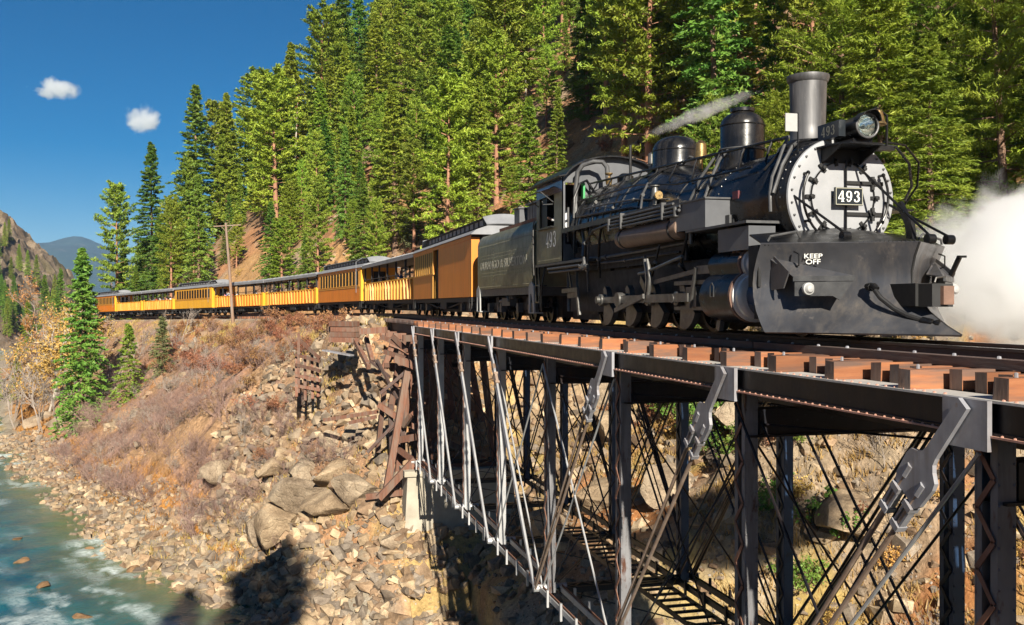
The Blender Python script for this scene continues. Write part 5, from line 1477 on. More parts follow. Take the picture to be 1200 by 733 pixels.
    # braces from the smokebox to the plow deck
    for a, b, r in (((0.20, FY - 0.08, 2.62), (0.66, 11.95, 1.46), 0.02), ((-0.86, FY + 0.15, 2.24), (-0.50, 12.25, 1.50), 0.02), ((0.75, FY - 0.04, 2.05), (1.05, 12.05, 1.46), 0.02)):
        br = add("plow_brace", MB().tube([a, b], r, 8), "black_paint")
        add("brace_eye", MB().lathe((b[0], b[1], b[2] - 0.04), (1, 0, 0), [(-0.06, 0.07), (0.06, 0.07)], 12), "black_paint", br)
    add("coupler_lift_arm", MB().bar((0.62, 12.3, 1.40), (0.62, 12.35, 1.70), 0.07, 0.14).bar((0.62, 12.36, 1.66), (0.60, 12.55, 1.98), 0.06, 0.1), "black_paint", smooth=None)
    # far side pipe loop
    add("side_pipe", MB().tube([(0.45, 12.9, 2.9), (0.72, 12.8, 2.85), (0.98, 12.85, 2.62), (1.10, 12.95, 2.3), (1.05, 13.05, 2.08)], 0.022, 8), "black_paint")
    add("side_pipe", MB().tube([(0.55, 12.85, 2.93), (0.95, 12.9, 2.9), (1.30, 13.05, 2.68), (1.46, 13.3, 2.35), (1.40, 13.6, 2.02), (0.95, 13.6, 1.98)], 0.018, 8), "black_paint")
    build_cab(E, add, O)
    return E

m_, nt_, b_, o_ = nt_new("headlight_lens")
b_.inputs["Base Color"].default_value = (0.9, 1.0, 0.97, 1); b_.inputs["Roughness"].default_value = 0.03; b_.inputs["Transmission Weight"].default_value = 1.0; b_.inputs["IOR"].default_value = 1.35

def build_plow(E, add, O):
    # nose line (x = 0) and wing line (|x| = 1.52): (s, z) from top to bottom
    nose = [(11.32, 1.34), (11.42, 1.15), (11.48, 0.95), (11.47, 0.78), (11.36, 0.58), (11.12, 0.38), (10.78, 0.20), (10.50, 0.085)]
    wing = [(12.78, 1.38), (12.90, 1.18), (12.99, 0.98), (13.02, 0.80), (13.00, 0.60), (12.92, 0.40), (12.79, 0.22), (12.66, 0.085)]
    root = None
    for sx in (-1, 1):
        rows = []
        n = 16
        for i in range(n + 1):
            u = i / n
            row = []
            for (a, b) in zip(nose, wing):
                s = a[0] + (b[0] - a[0]) * u
                bow = 0.09 * math.sin(PI * u) * math.sin(PI * min(1.0, (1.40 - a[1]) / 1.3))
                row.append((sx * 1.52 * u, s + bow, a[1] + (b[1] - a[1]) * u))
            rows.append(row)
        mb = MB()
        # wing with its stepped cut-out at the lower outer corner: left out cells i >= 12 below mid height
        mb.sheet(rows[::-1] if sx < 0 else rows, 0.03)
        w = add("plow_blade", mb, "plow_steel", smooth=40)
        root = root or w
        if sx < 0:
            mm = MB()
            for i in range(1, 40):
                u = i / 40
                x = -1.52 * u; s = 11.32 + (12.78 - 11.32) * u + 0.05 * math.sin(PI * u) - 0.012
                mm.lathe((x, s, 1.345), (-0.7, -0.72, 0), [(0, 0.016), (0.012, 0.012), (0.016, 0.001)], 5)
            stuff(add("rivet", mm, "black_paint", w))
            # welded seams
            def on(u, v):
                i = min(int(u * n), n - 1); f = u * n - i
                j = min(int(v * 7), 6); g = v * 7 - j
                P = lambda a, b: Vector(rows[a][b])
                return (P(i, j) * (1 - f) + P(i + 1, j) * f) * (1 - g) + (P(i, j + 1) * (1 - f) + P(i + 1, j + 1) * f) * g
            nrm = Vector((-0.69, -0.72, 0)) * 0.006
            add("weld_seam", MB().tube([on(0.42, v) + nrm for v in np.linspace(0.15, 0.72, 10)], 0.010, 4), "plow_steel", w)
            add("weld_seam", MB().tube([on(u, 0.15) + nrm for u in np.linspace(0.42, 0.92, 10)], 0.008, 4), "plow_steel", w)
            # KEEP OFF
            c = on(0.60, 0.17)
            rt = (on(0.55, 0.17) - on(0.70, 0.17)).normalized(); up = Vector((0, 0, 1)); nn = rt.cross(up)
            words("warning", "KEEP\nOFF", 0.095, MAT["letter_paint"], w, O(c + nn * 0.085), rt, up, 0.25, 0.001)
        # step bracket with a lamp
        f = lambda u, v=0.0: Vector(rows[int(round(u * n))][0])
        a = Vector((sx * 1.40, 12.62, 0)); b = Vector((sx * 0.78, 12.02, 0)); o_ = Vector((sx * -0.0, 0, 0))
        na = Vector((sx * 0.5, -0.87, 0)).normalized()
        A0, A1 = Vector((sx * 1.30, 12.28, 0.88)), Vector((sx * 0.70, 11.70, 0.88))
        I0, I1 = Vector((sx * 1.40, 12.82, 1.05)), Vector((sx * 0.80, 12.22, 0.93))
        st = add("step_bracket", MB().sheet([[I0 + Vector((0, 0, 0.13)), I1], [A0, A1]] if sx < 0 else [[I1, I0 + Vector((0, 0, 0.13))], [A1, A0]], 0.02), "plow_steel", smooth=None)
        d = (A1 - A0).normalized()
        add("step_lip", MB().bar(A0 - Vector((0, 0, 0.03)), A1 - Vector((0, 0, 0.03)), 0.03, 0.07), "pipe_grey", st, None)
        mm = MB()
        P = [A0 + Vector((0, 0, -0.07)) + d * 0.02, A1 + Vector((0, 0, -0.07)) - d * 0.03, A1 + Vector((0, 0, -0.26)) - d * 0.16, A1 + Vector((0, 0, -0.33)) - d * 0.20, A1 + Vector((0, 0, -0.27)) - d * 0.30, A0 + Vector((0, 0, -0.27)) + d * 0.02]
        th = Vector((0, 0.02, 0))
        mm.add(P + [p + th for p in P], [(0, 1, 2, 3, 4, 5), (11, 10, 9, 8, 7, 6)] + [(i, i + 6, (i + 1) % 6 + 6, (i + 1) % 6) for i in range(6)])
        add("lamp_plate", mm, "pipe_grey", st, None)
        lc = A0 + d * 0.18 + Vector((0, -0.02, -0.17))
        add("marker_lamp", MB().lathe(lc, (0, -1, 0), [(0, 0.085), (0.05, 0.085), (0.055, 0.07), (0.09, 0.045), (0.10, 0.001)], 18, cap=False), "white_paint", st)
        add("step_gusset", MB().prism([(12.30, 0.95), (12.80, 1.24), (12.80, 0.70), (12.45, 0.72)], 'x', sx * 1.34, sx * 1.36), "plow_steel", st, None)
        add("hand_hold", MB().tube([(sx * 1.19, 12.45, 1.02), (sx * 1.19, 12.32, 1.04), (sx * 1.19, 12.32, 1.2), (sx * 1.19, 12.45, 1.24)], 0.012, 6), "black_paint", st)
    # deck, rising to the smokebox, with front lip
    rows = []
    for v in (0.0, 0.25, 0.6, 1.0):
        row = []
        for x in np.linspace(-1.52, 1.52, 17):
            u = abs(x) / 1.52
            s0 = 11.32 + 1.46 * u + 0.05 * math.sin(PI * u); s1 = 13.13
            z = 1.345 + 0.035 * u + 0.32 * v * (1 - 0.55 * u)
            row.append((x, s0 + (s1 - s0) * v, z))
        rows.append(row)
    deck = add("plow_deck", MB().sheet([list(reversed(r)) for r in rows], 0.02), "black_paint", smooth=40)
    add("side_plate", MB().span(-1.50, -1.46, 12.90, 13.2, 0.75, 1.36), "black_matte", deck, None)
    add("side_plate", MB().span(1.46, 1.50, 12.90, 13.2, 0.75, 1.36), "black_matte", deck, None)
    for sx in (-1, 1):
        add("grab_iron", MB().tube([(sx * 1.45, 12.72, 1.40), (sx * 1.42, 12.70, 1.47), (sx * 1.05, 12.62, 1.54), (sx * 0.98, 12.64, 1.46)], 0.018, 6), "pipe_grey", deck)
    # joint strip on the nose
    add("nose_strip", MB().tube([(0, s - 0.012, z) for s, z in [(11.32, 1.33), (11.42, 1.15), (11.48, 0.95), (11.47, 0.78), (11.36, 0.58), (11.12, 0.38), (10.78, 0.20), (10.52, 0.1)]], 0.022, 6), "black_matte", deck)
    # coupler in its housing
    cp = add("coupler", MB().span(-0.20, 0.22, 11.12, 11.75, 0.47, 0.77), "black_matte", smooth=None)
    add("coupler_head", MB().prism([(-0.16, 11.15), (-0.13, 10.88), (0.02, 10.84), (0.06, 10.95), (0.20, 10.90), (0.26, 11.0), (0.20, 11.15)], 'z', 0.46, 0.76), "black_matte", cp, None)
    add("knuckle", MB().prism([(-0.05, 10.98), (-0.02, 10.80), (0.12, 10.78), (0.14, 10.92)], 'z', 0.49, 0.73), "rust_brown", cp, None)
    add("uncoupling_lever", MB().tube([(0.0, 11.0, 0.78), (0.02, 11.0, 0.84), (0.18, 11.02, 0.86)], 0.014, 6), "rod_steel", cp)
    add("signal_mast", MB().bar((0.92, 11.85, 0.90), (0.96, 11.72, 1.16), 0.04, 0.06).box((0.98, 11.70, 1.16), (0.12, 0.05, 0.03)), "black_paint", smooth=None)
    # air hose
    hp = [(-0.46, 11.72, 0.76), (-0.47, 11.62, 0.70), (-0.44, 11.52, 0.58), (-0.34, 11.38, 0.44), (-0.24, 11.22, 0.34), (-0.14, 11.05, 0.28)]
    h = add("air_hose", MB().tube(hp, 0.034, 8), "black_matte")
    add("hose_coupling", MB().lathe((-0.15, 11.06, 0.285), (0.5, -0.8, -0.2), [(0, 0.05), (0.14, 0.05), (0.15, 0.03), (0.2, 0.055), (0.24, 0.055)], 10), "black_paint", h)
    add("hose_pipe", MB().tube([(-0.46, 11.80, 0.74), (-0.46, 11.62, 0.74), (-0.46, 11.58, 0.70)], 0.042, 8).lathe((-0.46, 11.75, 0.73), (0, -1, 0), [(0, 0.06), (0.06, 0.06)], 8), "black_paint", h)

def build_cab(E, add, O):
    x0, s0, s1, zb, ze, zr = 1.30, 23.10, 25.40, 1.58, 3.66, 4.16
    sec = [(-x0, ze)] + [(x0 * math.sin(a), ze + (zr - ze) * (math.cos(a) - math.cos(1.25)) / (1 - math.cos(1.25))) for a in np.linspace(-1.25, 1.25, 17)] + [(x0, ze)]
    # walls: near side built round the window opening
    wl = add("cab_side", MB().span(-x0, -x0 + 0.03, s0, s1, zb, 2.50).span(-x0, -x0 + 0.03, s0, 23.78, 2.50, ze).span(-x0, -x0 + 0.03, 25.12, s1, 2.50, ze).span(-x0, -x0 + 0.03, 23.78, 25.12, 3.46, ze), "olive_paint", smooth=None)
    add("letter_board", MB().span(-x0 - 0.006, -x0 - 0.001, s0, s1, 3.30, ze - 0.01), "blue_black_gloss", wl, None)  # blue colour stands for the sky reflected in the upper cab side
    digits("cab_number", "493", 0.40, MAT["letter_paint"], wl, O((-x0 - 0.006, 24.05, 2.17)), (0, -1, 0), (0, 0, 1), 0.80)
    mm = MB()
    for z in (1.66, 1.70):
        for y in np.arange(s0 + 0.08, s1, 0.12):
            mm.lathe((-x0, y, z), (-1, 0, 0), [(0, 0.011), (0.008, 0.008), (0.01, 0.001)], 5)
        break
    for z in np.arange(1.7, 3.3, 0.12):
        mm.lathe((-x0, s0 + 0.06, z), (-1, 0, 0), [(0, 0.011), (0.008, 0.008), (0.01, 0.001)], 5)
    stuff(add("rivet", mm, "olive_paint", wl))
    add("window_sill", MB().span(-x0 - 0.10, -x0 + 0.05, 23.75, 25.15, 2.46, 2.50), "black_paint", wl, None)
    # the window sash sits open at the rear half
    add("window_sash", MB().span(-x0 + 0.04, -x0 + 0.06, 24.55, 25.1, 2.52, 3.44), "pane_glass", wl, None)
    add("cab_side", MB().span(x0 - 0.03, x0, s0, s1, zb, 2.50).span(x0 - 0.03, x0, s0, 23.7, 2.5, ze).span(x0 - 0.03, x0, 25.1, s1, 2.5, ze), "olive_paint", smooth=None)
    # front wall with door openings either side of the boiler
    fw = MB()
    def slab(xa, xb, za, zb_): fw.span(xa, xb, s0, s0 + 0.03, za, zb_)
    for sx in (-1, 1):
        slab(sx * 1.30, sx * 1.22, zb, ze); slab(sx * 1.22, sx * 0.74, zb, 2.0); slab(sx * 0.74, sx * 0.0, zb, ze); slab(sx * 1.22, sx * 0.74, 3.52, ze)
    fw.prism(list(reversed([(x, z) for x, z in sec[1:-1]])) if False else sec, 'y', s0, s0 + 0.03)
    front = add("cab_front", fw, "grey_paint", smooth=None)
    add("cab_door", MB().span(-0.80, -0.75, 22.96, 23.09, 2.02, 3.50), "green_frame", front, None)
    add("door_rail", MB().tube([(-1.16, 23.05, 2.05), (-1.16, 23.05, 2.9)], 0.03, 6), "pipe_grey", front)
    add("cab_dark_backing", MB().span(-1.24, 1.24, 25.30, 25.34, 1.6, 3.75).span(1.20, 1.24, 23.2, 25.3, 2.0, 3.6), "black_matte", front, None)  # black sheets added to block daylight and keep the cab openings dark
    add("cab_floor", MB().span(-1.2, 1.2, s0, s1 + 0.3, 1.55, 1.60), "black_matte", front, None)
    add("backhead", MB().span(-0.8, 0.8, 23.2, 23.9, 1.6, 3.2), "black_matte", front, None)
    # roof
    rows = []
    for s in (s0 - 0.22, s1 + 0.75):
        rows.append([(x * 1.03, s, z + 0.035) for x, z in ([(-x0 - 0.10, ze - 0.03)] + sec[1:-1] + [(x0 + 0.10, ze - 0.03)])])
    rf = add("cab_roof", MB().sheet([list(reversed(r)) for r in rows], 0.035), "black_paint", smooth=40)
    add("roof_vent", MB().span(-0.45, 0.45, 23.9, 24.9, 4.12, 4.24), "black_paint", rf, None)
    # awning over the window
    aw = add("awning", MB().sheet([[(-1.32, 25.15, 3.50), (-1.32, 23.75, 3.50)], [(-1.72, 25.15, 3.36), (-1.72, 23.75, 3.36)]], 0.015), "blue_black_gloss", smooth=None)
    for s in (23.78, 25.12):
        add("awning_stay", MB().tube([(-1.68, s, 3.37), (-1.32, s, 3.10)], 0.014, 6), "pipe_grey", aw)
    add("mirror_arm", MB().tube([(-1.33, 23.8, 3.05), (-1.62, 23.7, 3.02), (-1.66, 23.6, 3.08)], 0.014, 6), "pipe_grey", aw)
    # running plate and pipes under the cab
    rp = add("cab_running_plate", MB().span(-1.36, -1.0, 21.3, 25.3, 1.50, 1.56), "pipe_grey", smooth=None)
    for i, z in enumerate((1.42, 1.33)):
        add("pipe", MB().tube([(-1.34 + i * 0.04, 21.6, z), (-1.34 + i * 0.04, 24.2, z)], 0.03, 8), "pipe_grey", rp)
    add("injector", MB().lathe((-1.3, 21.4, 1.38), (0, 1, 0), [(-0.25, 0.05), (-0.1, 0.06), (0.0, 0.10), (0.1, 0.07), (0.3, 0.05)], 10).lathe((-1.3, 21.35, 1.35), (0, 0, 1), [(0, 0.08), (0.25, 0.05)], 8), "rod_steel", rp)
    add("feed_pipe", MB().tube([(-1.3, 21.5, 1.62), (-1.24, 21.6, 2.0), (-1.18, 21.9, 2.35)], 0.035, 8), "rod_steel", rp)
    add("cab_step", MB().span(-1.36, -1.08, 25.05, 25.4, 0.55, 0.59).span(-1.34, -1.30, 25.06, 25.09, 0.55, 1.55).span(-1.34, -1.30, 25.36, 25.39, 0.55, 1.55).span(-1.36, -1.1, 25.08, 25.37, 1.0, 1.03), "black_paint", rp, None)
    add("grab_rail", MB().tube([(-1.36, 25.46, 1.3), (-1.38, 25.46, 1.7), (-1.38, 25.46, 2.6), (-1.34, 25.44, 2.8)], 0.018, 6), "rod_steel", rp)
    add("drain_pipe", MB().tube([(-1.2, 24.9, 1.5), (-1.28, 24.9, 1.1), (-1.30, 25.0, 0.6), (-1.2, 25.2, 0.35), (-1.1, 25.4, 0.5)], 0.03, 8), "black_paint", rp)
    add("bell_crank", MB().bar((-1.2, 22.9, 1.45), (-1.25, 22.5, 0.9), 0.04, 0.05).bar((-1.25, 22.0, 0.86), (-1.25, 23.2, 0.84), 0.06, 0.1).bar((-1.25, 22.1, 0.9), (-1.25, 21.9, 0.25), 0.05, 0.12), "rod_steel", rp, None)

loco = build_loco()
# ------------------------------------------------------------------ tender
def truck(parent, y, wb=1.7, r=0.36, mat="black_matte", tagname="truck"):
    """four-wheel bogie as a part with wheels as sub-parts (local coordinates of its car)"""
    t = part(tagname, MB().span(-0.92, -0.80, y - wb / 2 - 0.35, y + wb / 2 + 0.35, 0.36, 0.58).span(0.80, 0.92, y - wb / 2 - 0.35, y + wb / 2 + 0.35, 0.36, 0.58).span(-0.95, 0.95, y - 0.2, y + 0.2, 0.45, 0.75), MAT[mat], parent, None)
    for dy in (-wb / 2, wb / 2):
        part("axle", MB().tube([(-0.8, y + dy, r), (0.8, y + dy, r)], 0.06, 8), MAT["black_matte"], t)
        for sx in (-1, 1):
            part("wheel", MB().lathe((sx * 0.43, y + dy, r), (sx, 0, 0), [(0, r * 1.06), (0.03, r), (0.12, r), (0.12, r * 0.82), (0.08, r * 0.78), (0.08, 0.1), (0.13, 0.09), (0.13, 0.001)], 22, cap=False), MAT["black_paint"], t)
            part("journal_box", MB().box((sx * 0.98, y + dy, 0.42), (0.16, 0.24, 0.28)), MAT["pipe_grey"], t, None)
    for sx in (-1, 1):
        part("spring", MB().tube([(sx * 0.9, y, 0.28 + 0.02 * k) for k in range(0, 14, 2)], 0.07, 8), MAT["rod_steel"], t)
    return t

def build_tender():
    s0, s1 = 25.95, 32.9
    c = (s0 + s1) / 2; L = s1 - s0
    T = thing("locomotive_tender", "olive drab tender lettered along its side, coupled behind the locomotive cab", "tender", (8.5, c, 0))
    h = L / 2
    # body with a rolled-in top collar
    sec = [(-1.27, 1.02), (1.27, 1.02), (1.27, 2.50), (1.25, 2.62), (1.17, 2.76), (1.08, 2.84), (1.02, 2.80), (1.02, 2.45), (-1.02, 2.45), (-1.02, 2.80), (-1.08, 2.84), (-1.17, 2.76), (-1.25, 2.62), (-1.27, 2.50)]
    body = part("tank", MB().prism(sec, 'y', -h, h), MAT["olive_paint"], T, 40)
    m = MB()
    for y in np.arange(-h + 0.1, h, 0.13):
        for z in (1.10, 2.44): m.lathe((-1.27, y, z), (-1, 0, 0), [(0, 0.012), (0.01, 0.009), (0.012, 0.001)], 5)
    for y in (-h + 0.08, -h * 0.35, h * 0.33, h - 0.08):
        for z in np.arange(1.2, 2.42, 0.11): m.lathe((-1.27, y, z), (-1, 0, 0), [(0, 0.012), (0.01, 0.009), (0.012, 0.001)], 5)
    for zz in (1.45, 1.55, 2.02, 2.12):
        for y in np.arange(-h + 0.7, h - 0.6, 0.22): m.lathe((-1.27, y, zz), (-1, 0, 0), [(0, 0.012), (0.01, 0.009), (0.012, 0.001)], 5)
    stuff(part("rivet", m, MAT["olive_paint"], body))
    words("lettering", "DURANGO & SILVERTON", 0.37, MAT["letter_faint"], body, (-1.276, 0.05, 1.78), (0, -1, 0), (0, 0, 1), 5.9, 0.006)
    part("frame", MB().span(-1.25, -1.05, -h - 0.2, h + 0.2, 0.80, 1.01).span(1.05, 1.25, -h - 0.2, h + 0.2, 0.80, 1.01).span(-1.2, 1.2, -h - 0.25, -h - 0.05, 0.75, 1.0).span(-1.2, 1.2, h + 0.05, h + 0.25, 0.75, 1.0), MAT["pipe_grey"], T, None)
    part("collar_board", MB().span(-1.04, -1.0, -h + 0.1, h - 2.2, 2.81, 2.95), MAT["timber_red"], T, None)
    # coal and the boxy bunker boards
    rng = random.Random(3)
    rows = [[(x, y, 2.62 + 0.28 * math.sin(3 * x + y) * 0.3 + rng.uniform(0, 0.14)) for x in np.linspace(-1.0, 1.0, 14)] for y in np.linspace(-h + 0.1, h - 2.0, 26)]
    part("coal_load", MB().grid(rows), MAT["black_matte"], T, None)
    bk = part("bunker", MB().span(-0.30, 1.05, -1.9, 0.3, 2.6, 3.62), MAT["grey_paint"], T, None)
    for y in np.arange(-1.8, 0.3, 0.3):
        part("bunker_board", MB().span(-0.335, -0.303, y - 0.13, y + 0.13, 2.7, 3.60), MAT["grey_paint"], bk, None)
    part("bunker_roof", MB().span(-0.42, 1.12, -2.0, 0.4, 3.62, 3.67), MAT["car_roof_dark"], bk, None)
    lk = part("locker", MB().span(-0.55, 0.1, 0.6, 1.25, 2.6, 3.56), MAT["grey_paint"], T, None)
    part("locker_roof", MB().span(-0.6, 0.15, 0.55, 1.30, 3.56, 3.60), MAT["car_roof_dark"], lk, None)
    part("deck_hatch", MB().lathe((0, h - 1.0, 2.45), (0, 0, 1), [(0, 0.35), (0.3, 0.35), (0.34, 0.3)], 16), MAT["olive_paint"], T)
    for sg, y in ((-1, -h + 0.12), (1, h - 0.05)):
        for x in (-1.26, 1.26):
            sx = 1 if x > 0 else -1
            m = MB()
            m.prism([(y - 0.30, 1.02), (y - 0.05, 1.16), (y + 0.22, 1.02), (y + 0.22, 0.30), (y + 0.12, 0.30), (y + 0.10, 0.55), (y + 0.06, 0.80), (y - 0.06, 0.82), (y - 0.18, 0.55), (y - 0.24, 0.30), (y - 0.34, 0.30)], 'x', x - 0.02, x + 0.02)
            m.span(x - sx * 0.24, x + sx * 0.02, y - 0.34, y + 0.22, 0.27, 0.30)
            part("step", m, MAT["white_paint"], T, None)
    truck(T, -1.9); truck(T, 1.9)
    part("centre_sill", MB().span(-0.4, 0.4, -h, h, 0.16, 0.78), MAT["black_matte"], T, None)
    part("brake_gear", MB().tube([(-1.1, -0.8, 0.75), (-1.1, 0.9, 0.62)], 0.05, 8).span(-1.15, -0.95, -0.5, 0.5, 0.48, 0.72).tube([(-1.18, -0.9, 0.9), (-1.2, -0.6, 0.62), (-1.18, -0.2, 0.88)], 0.03, 6), MAT["pipe_grey"], T)
    return T
tender = build_tender()

# ------------------------------------------------------------------ coaches
CW = 1.24           # half width
SILL, EAVE = 0.80, 3.02

def clerestory_roof(C, h, mat_side="car_roof_dark", mat_top="car_roof"):
    """raised-deck roof with sloped ends"""
    lo = [(-CW - 0.10, EAVE - 0.02), (-CW + 0.10, EAVE + 0.15), (-0.72, EAVE + 0.30), (0.72, EAVE + 0.30), (CW - 0.10, EAVE + 0.15), (CW + 0.10, EAVE - 0.02)]
    r = part("roof", MB().prism(list(reversed(lo)), 'y', -h - 0.35, h + 0.35), MAT[mat_top], C, None)
    part("clerestory", MB().span(-0.66, 0.66, -h + 0.25, h - 0.25, EAVE + 0.31, EAVE + 0.60), MAT["car_dark"], r, None)
    hi = [(-0.80, EAVE + 0.60), (-0.5, EAVE + 0.72), (0.0, EAVE + 0.76), (0.5, EAVE + 0.72), (0.80, EAVE + 0.60)]
    part("upper_roof", MB().prism(list(reversed(hi)), 'y', -h + 0.1, h - 0.1), MAT[mat_side], r, 30)
    n = int((2 * h - 0.8) / 0.85)
    for i in range(n):
        y = -h + 0.6 + i * 0.85
        part("vent_pane", MB().span(-0.685, -0.665, y, y + 0.55, EAVE + 0.37, EAVE + 0.56), MAT["car_roof"], r, None)
    for e in (-1, 1):
        rows = [[(x, e * (h - 0.1), EAVE + 0.60 + 0.13 * (1 - (x / 0.8) ** 2)) for x in np.linspace(-0.8, 0.8, 9)], [(x * 0.95, e * (h + 0.34), EAVE + 0.32 + 0.03 * (1 - (x / 0.8) ** 2)) for x in np.linspace(-0.8, 0.8, 9)]]
        if e < 0: rows = rows[::-1]
        part("roof_end", MB().sheet(rows, 0.04), MAT[mat_top], r, 40)
    return r

def underframe(C, h, yel=False):
    part("underframe", MB().span(-CW + 0.1, -CW + 0.3, -h, h, 0.62, SILL - 0.01).span(CW - 0.3, CW - 0.1, -h, h, 0.62, SILL - 0.01).span(-0.2, 0.2, -h - 0.3, h + 0.3, 0.6, SILL - 0.01), MAT["car_dark"], C, None)
    part("centre_sill", MB().span(-0.35, 0.35, -h + 0.4, h - 0.4, 0.22, 0.60), MAT["car_dark"], C, None)
    part("truss_rod", MB().tube([(-1.0, -h + 1.5, 0.72), (-1.0, -1.5, 0.42), (-1.0, 1.5, 0.42), (-1.0, h - 1.5, 0.72)], 0.03, 6), MAT["black_matte"], C)
    part("battery_box", MB().span(-1.1, -0.6, -1.2, 0.2, 0.35, 0.62), MAT["car_dark"], C, None)
    truck(C, -h + 1.9); truck(C, h - 1.9)
    part("coupling", MB().span(-0.12, 0.12, -h - 0.62, -h - 0.3, 0.55, 0.75), MAT["black_matte"], C, None)
    for y in (-h + 0.2, h - 0.2):
        part("step", MB().span(-CW - 0.02, -CW + 0.22, y - 0.22, y + 0.22, 0.36, 0.39).span(-CW, -CW + 0.04, y - 0.22, y - 0.18, 0.36, SILL).span(-CW, -CW + 0.04, y + 0.18, y + 0.22, 0.36, SILL), MAT["car_dark"], C, None)

def far_wall(C, h, mat):
    part("far_wall", MB().span(CW - 0.05, CW, -h, h, SILL, EAVE), MAT[mat], C, None)

def windows(C, ya, yb, n, z0, z1, trim):
    """row of recessed windows between ya and yb: panes set back, mullions standing proud"""
    p = (yb - ya) / n
    for i in range(n):
        w = part("window", MB().span(-CW + 0.004, -CW + 0.012, ya + i * p + 0.02, ya + (i + 1) * p - 0.02, z0 + 0.02, z1 - 0.02), MAT["pane_glass"], C, None)
    for i in range(n + 1):
        y = ya + i * p
        part("mullion", MB().span(-CW - 0.012, -CW + 0.03, y - 0.09, y + 0.09, z0, z1), MAT[trim], C, None)
    part("window_sill", MB().span(-CW - 0.04, -CW + 0.03, ya - 0.14, yb + 0.14, z0 - 0.05, z0), MAT[trim], C, None)

def end_walls(C, h, mat, door=True):
    for e in (-1, 1):
        y = e * h
        w = part("end_wall", MB().span(-CW, -0.42, y - 0.03, y + 0.03, SILL, EAVE).span(0.42, CW, y - 0.03, y + 0.03, SILL, EAVE).span(-0.42, 0.42, y - 0.03, y + 0.03, 2.75, EAVE), MAT[mat], C, None)
        part("end_door", MB().span(-0.42, 0.42, y - 0.01, y + 0.01, SILL, 2.75), MAT["car_dark"], w, None)

def baggage_car(C, h):
    far_wall(C, h, "car_orange"); end_walls(C, h, "car_dark")  # end walls coloured dark for the shade of an open vestibule
    part("corner_post", MB().span(-CW - 0.015, -CW + 0.28, -h - 0.05, -h - 0.032, SILL, EAVE - 0.1), MAT["car_orange"], C, None)
    # local +y is the far end; windows over the far 40 %, freight door, blank panel near the tender
    ya, yb = h - 5.6, h - 0.5
    d0, d1 = -0.1, 1.15
    m = MB()
    m.span(-CW, -CW + 0.05, ya - 0.1, h, SILL, 1.88).span(-CW, -CW + 0.05, ya - 0.1, h, 2.82, EAVE).span(-CW, -CW + 0.05, yb + 0.1, h, 1.88, 2.82).span(-CW, -CW + 0.05, d1, ya - 0.1, SILL, EAVE)
    m.span(-CW, -CW + 0.05, -h, d0, SILL, EAVE).span(-CW, -CW + 0.05, d0, d1, 2.86, EAVE)
    part("side_wall", m, MAT["car_orange"], C, None)
    windows(C, ya, yb, 9, 1.88, 2.82, "car_trim")
    dr = part("freight_door", MB().span(-CW + 0.14, -CW + 0.18, d0, d1, SILL, 2.86), MAT["car_dark"], C, None)
    part("door_post", MB().span(-CW - 0.03, -CW + 0.16, d1 - 0.02, d1 + 0.12, SILL, 2.9), MAT["car_trim"], dr, None)
    part("door_handle", MB().tube([(-CW - 0.02, d0 - 0.1, 1.5), (-CW - 0.06, d0 - 0.1, 1.6), (-CW - 0.06, d0 - 0.1, 2.0), (-CW - 0.02, d0 - 0.1, 2.1)], 0.015, 6), MAT["black_paint"], dr)
    part("letter_board", MB().span(-CW - 0.02, -CW - 0.001, -h, h, EAVE - 0.16, EAVE - 0.03), MAT["car_orange"], C, None)
    clerestory_roof(C, h); underframe(C, h)

def coach(C, h, wall="car_orange", trim="car_trim", n=13):
    far_wall(C, h, wall); end_walls(C, h, "car_yellow")
    m = MB()
    m.span(-CW, -CW + 0.05, -h, h, SILL, 1.86).span(-CW, -CW + 0.05, -h, h, 2.78, EAVE).span(-CW, -CW + 0.05, -h, -h + 0.55, 1.86, 2.78).span(-CW, -CW + 0.05, h - 0.55, h, 1.86, 2.78)
    part("side_wall", m, MAT[wall], C, None)
    windows(C, -h + 0.6, h - 0.6, n, 1.86, 2.78, trim)
    part("corner_post", MB().span(-CW - 0.02, -CW + 0.1, -h - 0.02, -h + 0.34, SILL, EAVE - 0.02), MAT["car_yellow"], C, None)
    part("belt_rail", MB().span(-CW - 0.03, -CW - 0.001, -h + 0.35, h, 1.70, 1.76), MAT[trim], C, None)
    part("marker", MB().tube([(-CW - 0.08, -h + 1.0, 1.35), (-CW - 0.08, -h + 1.0, 3.4), (-CW + 0.3, -h + 0.7, 3.7)], 0.018, 6), MAT["car_roof"], C)
    clerestory_roof(C, h); underframe(C, h)

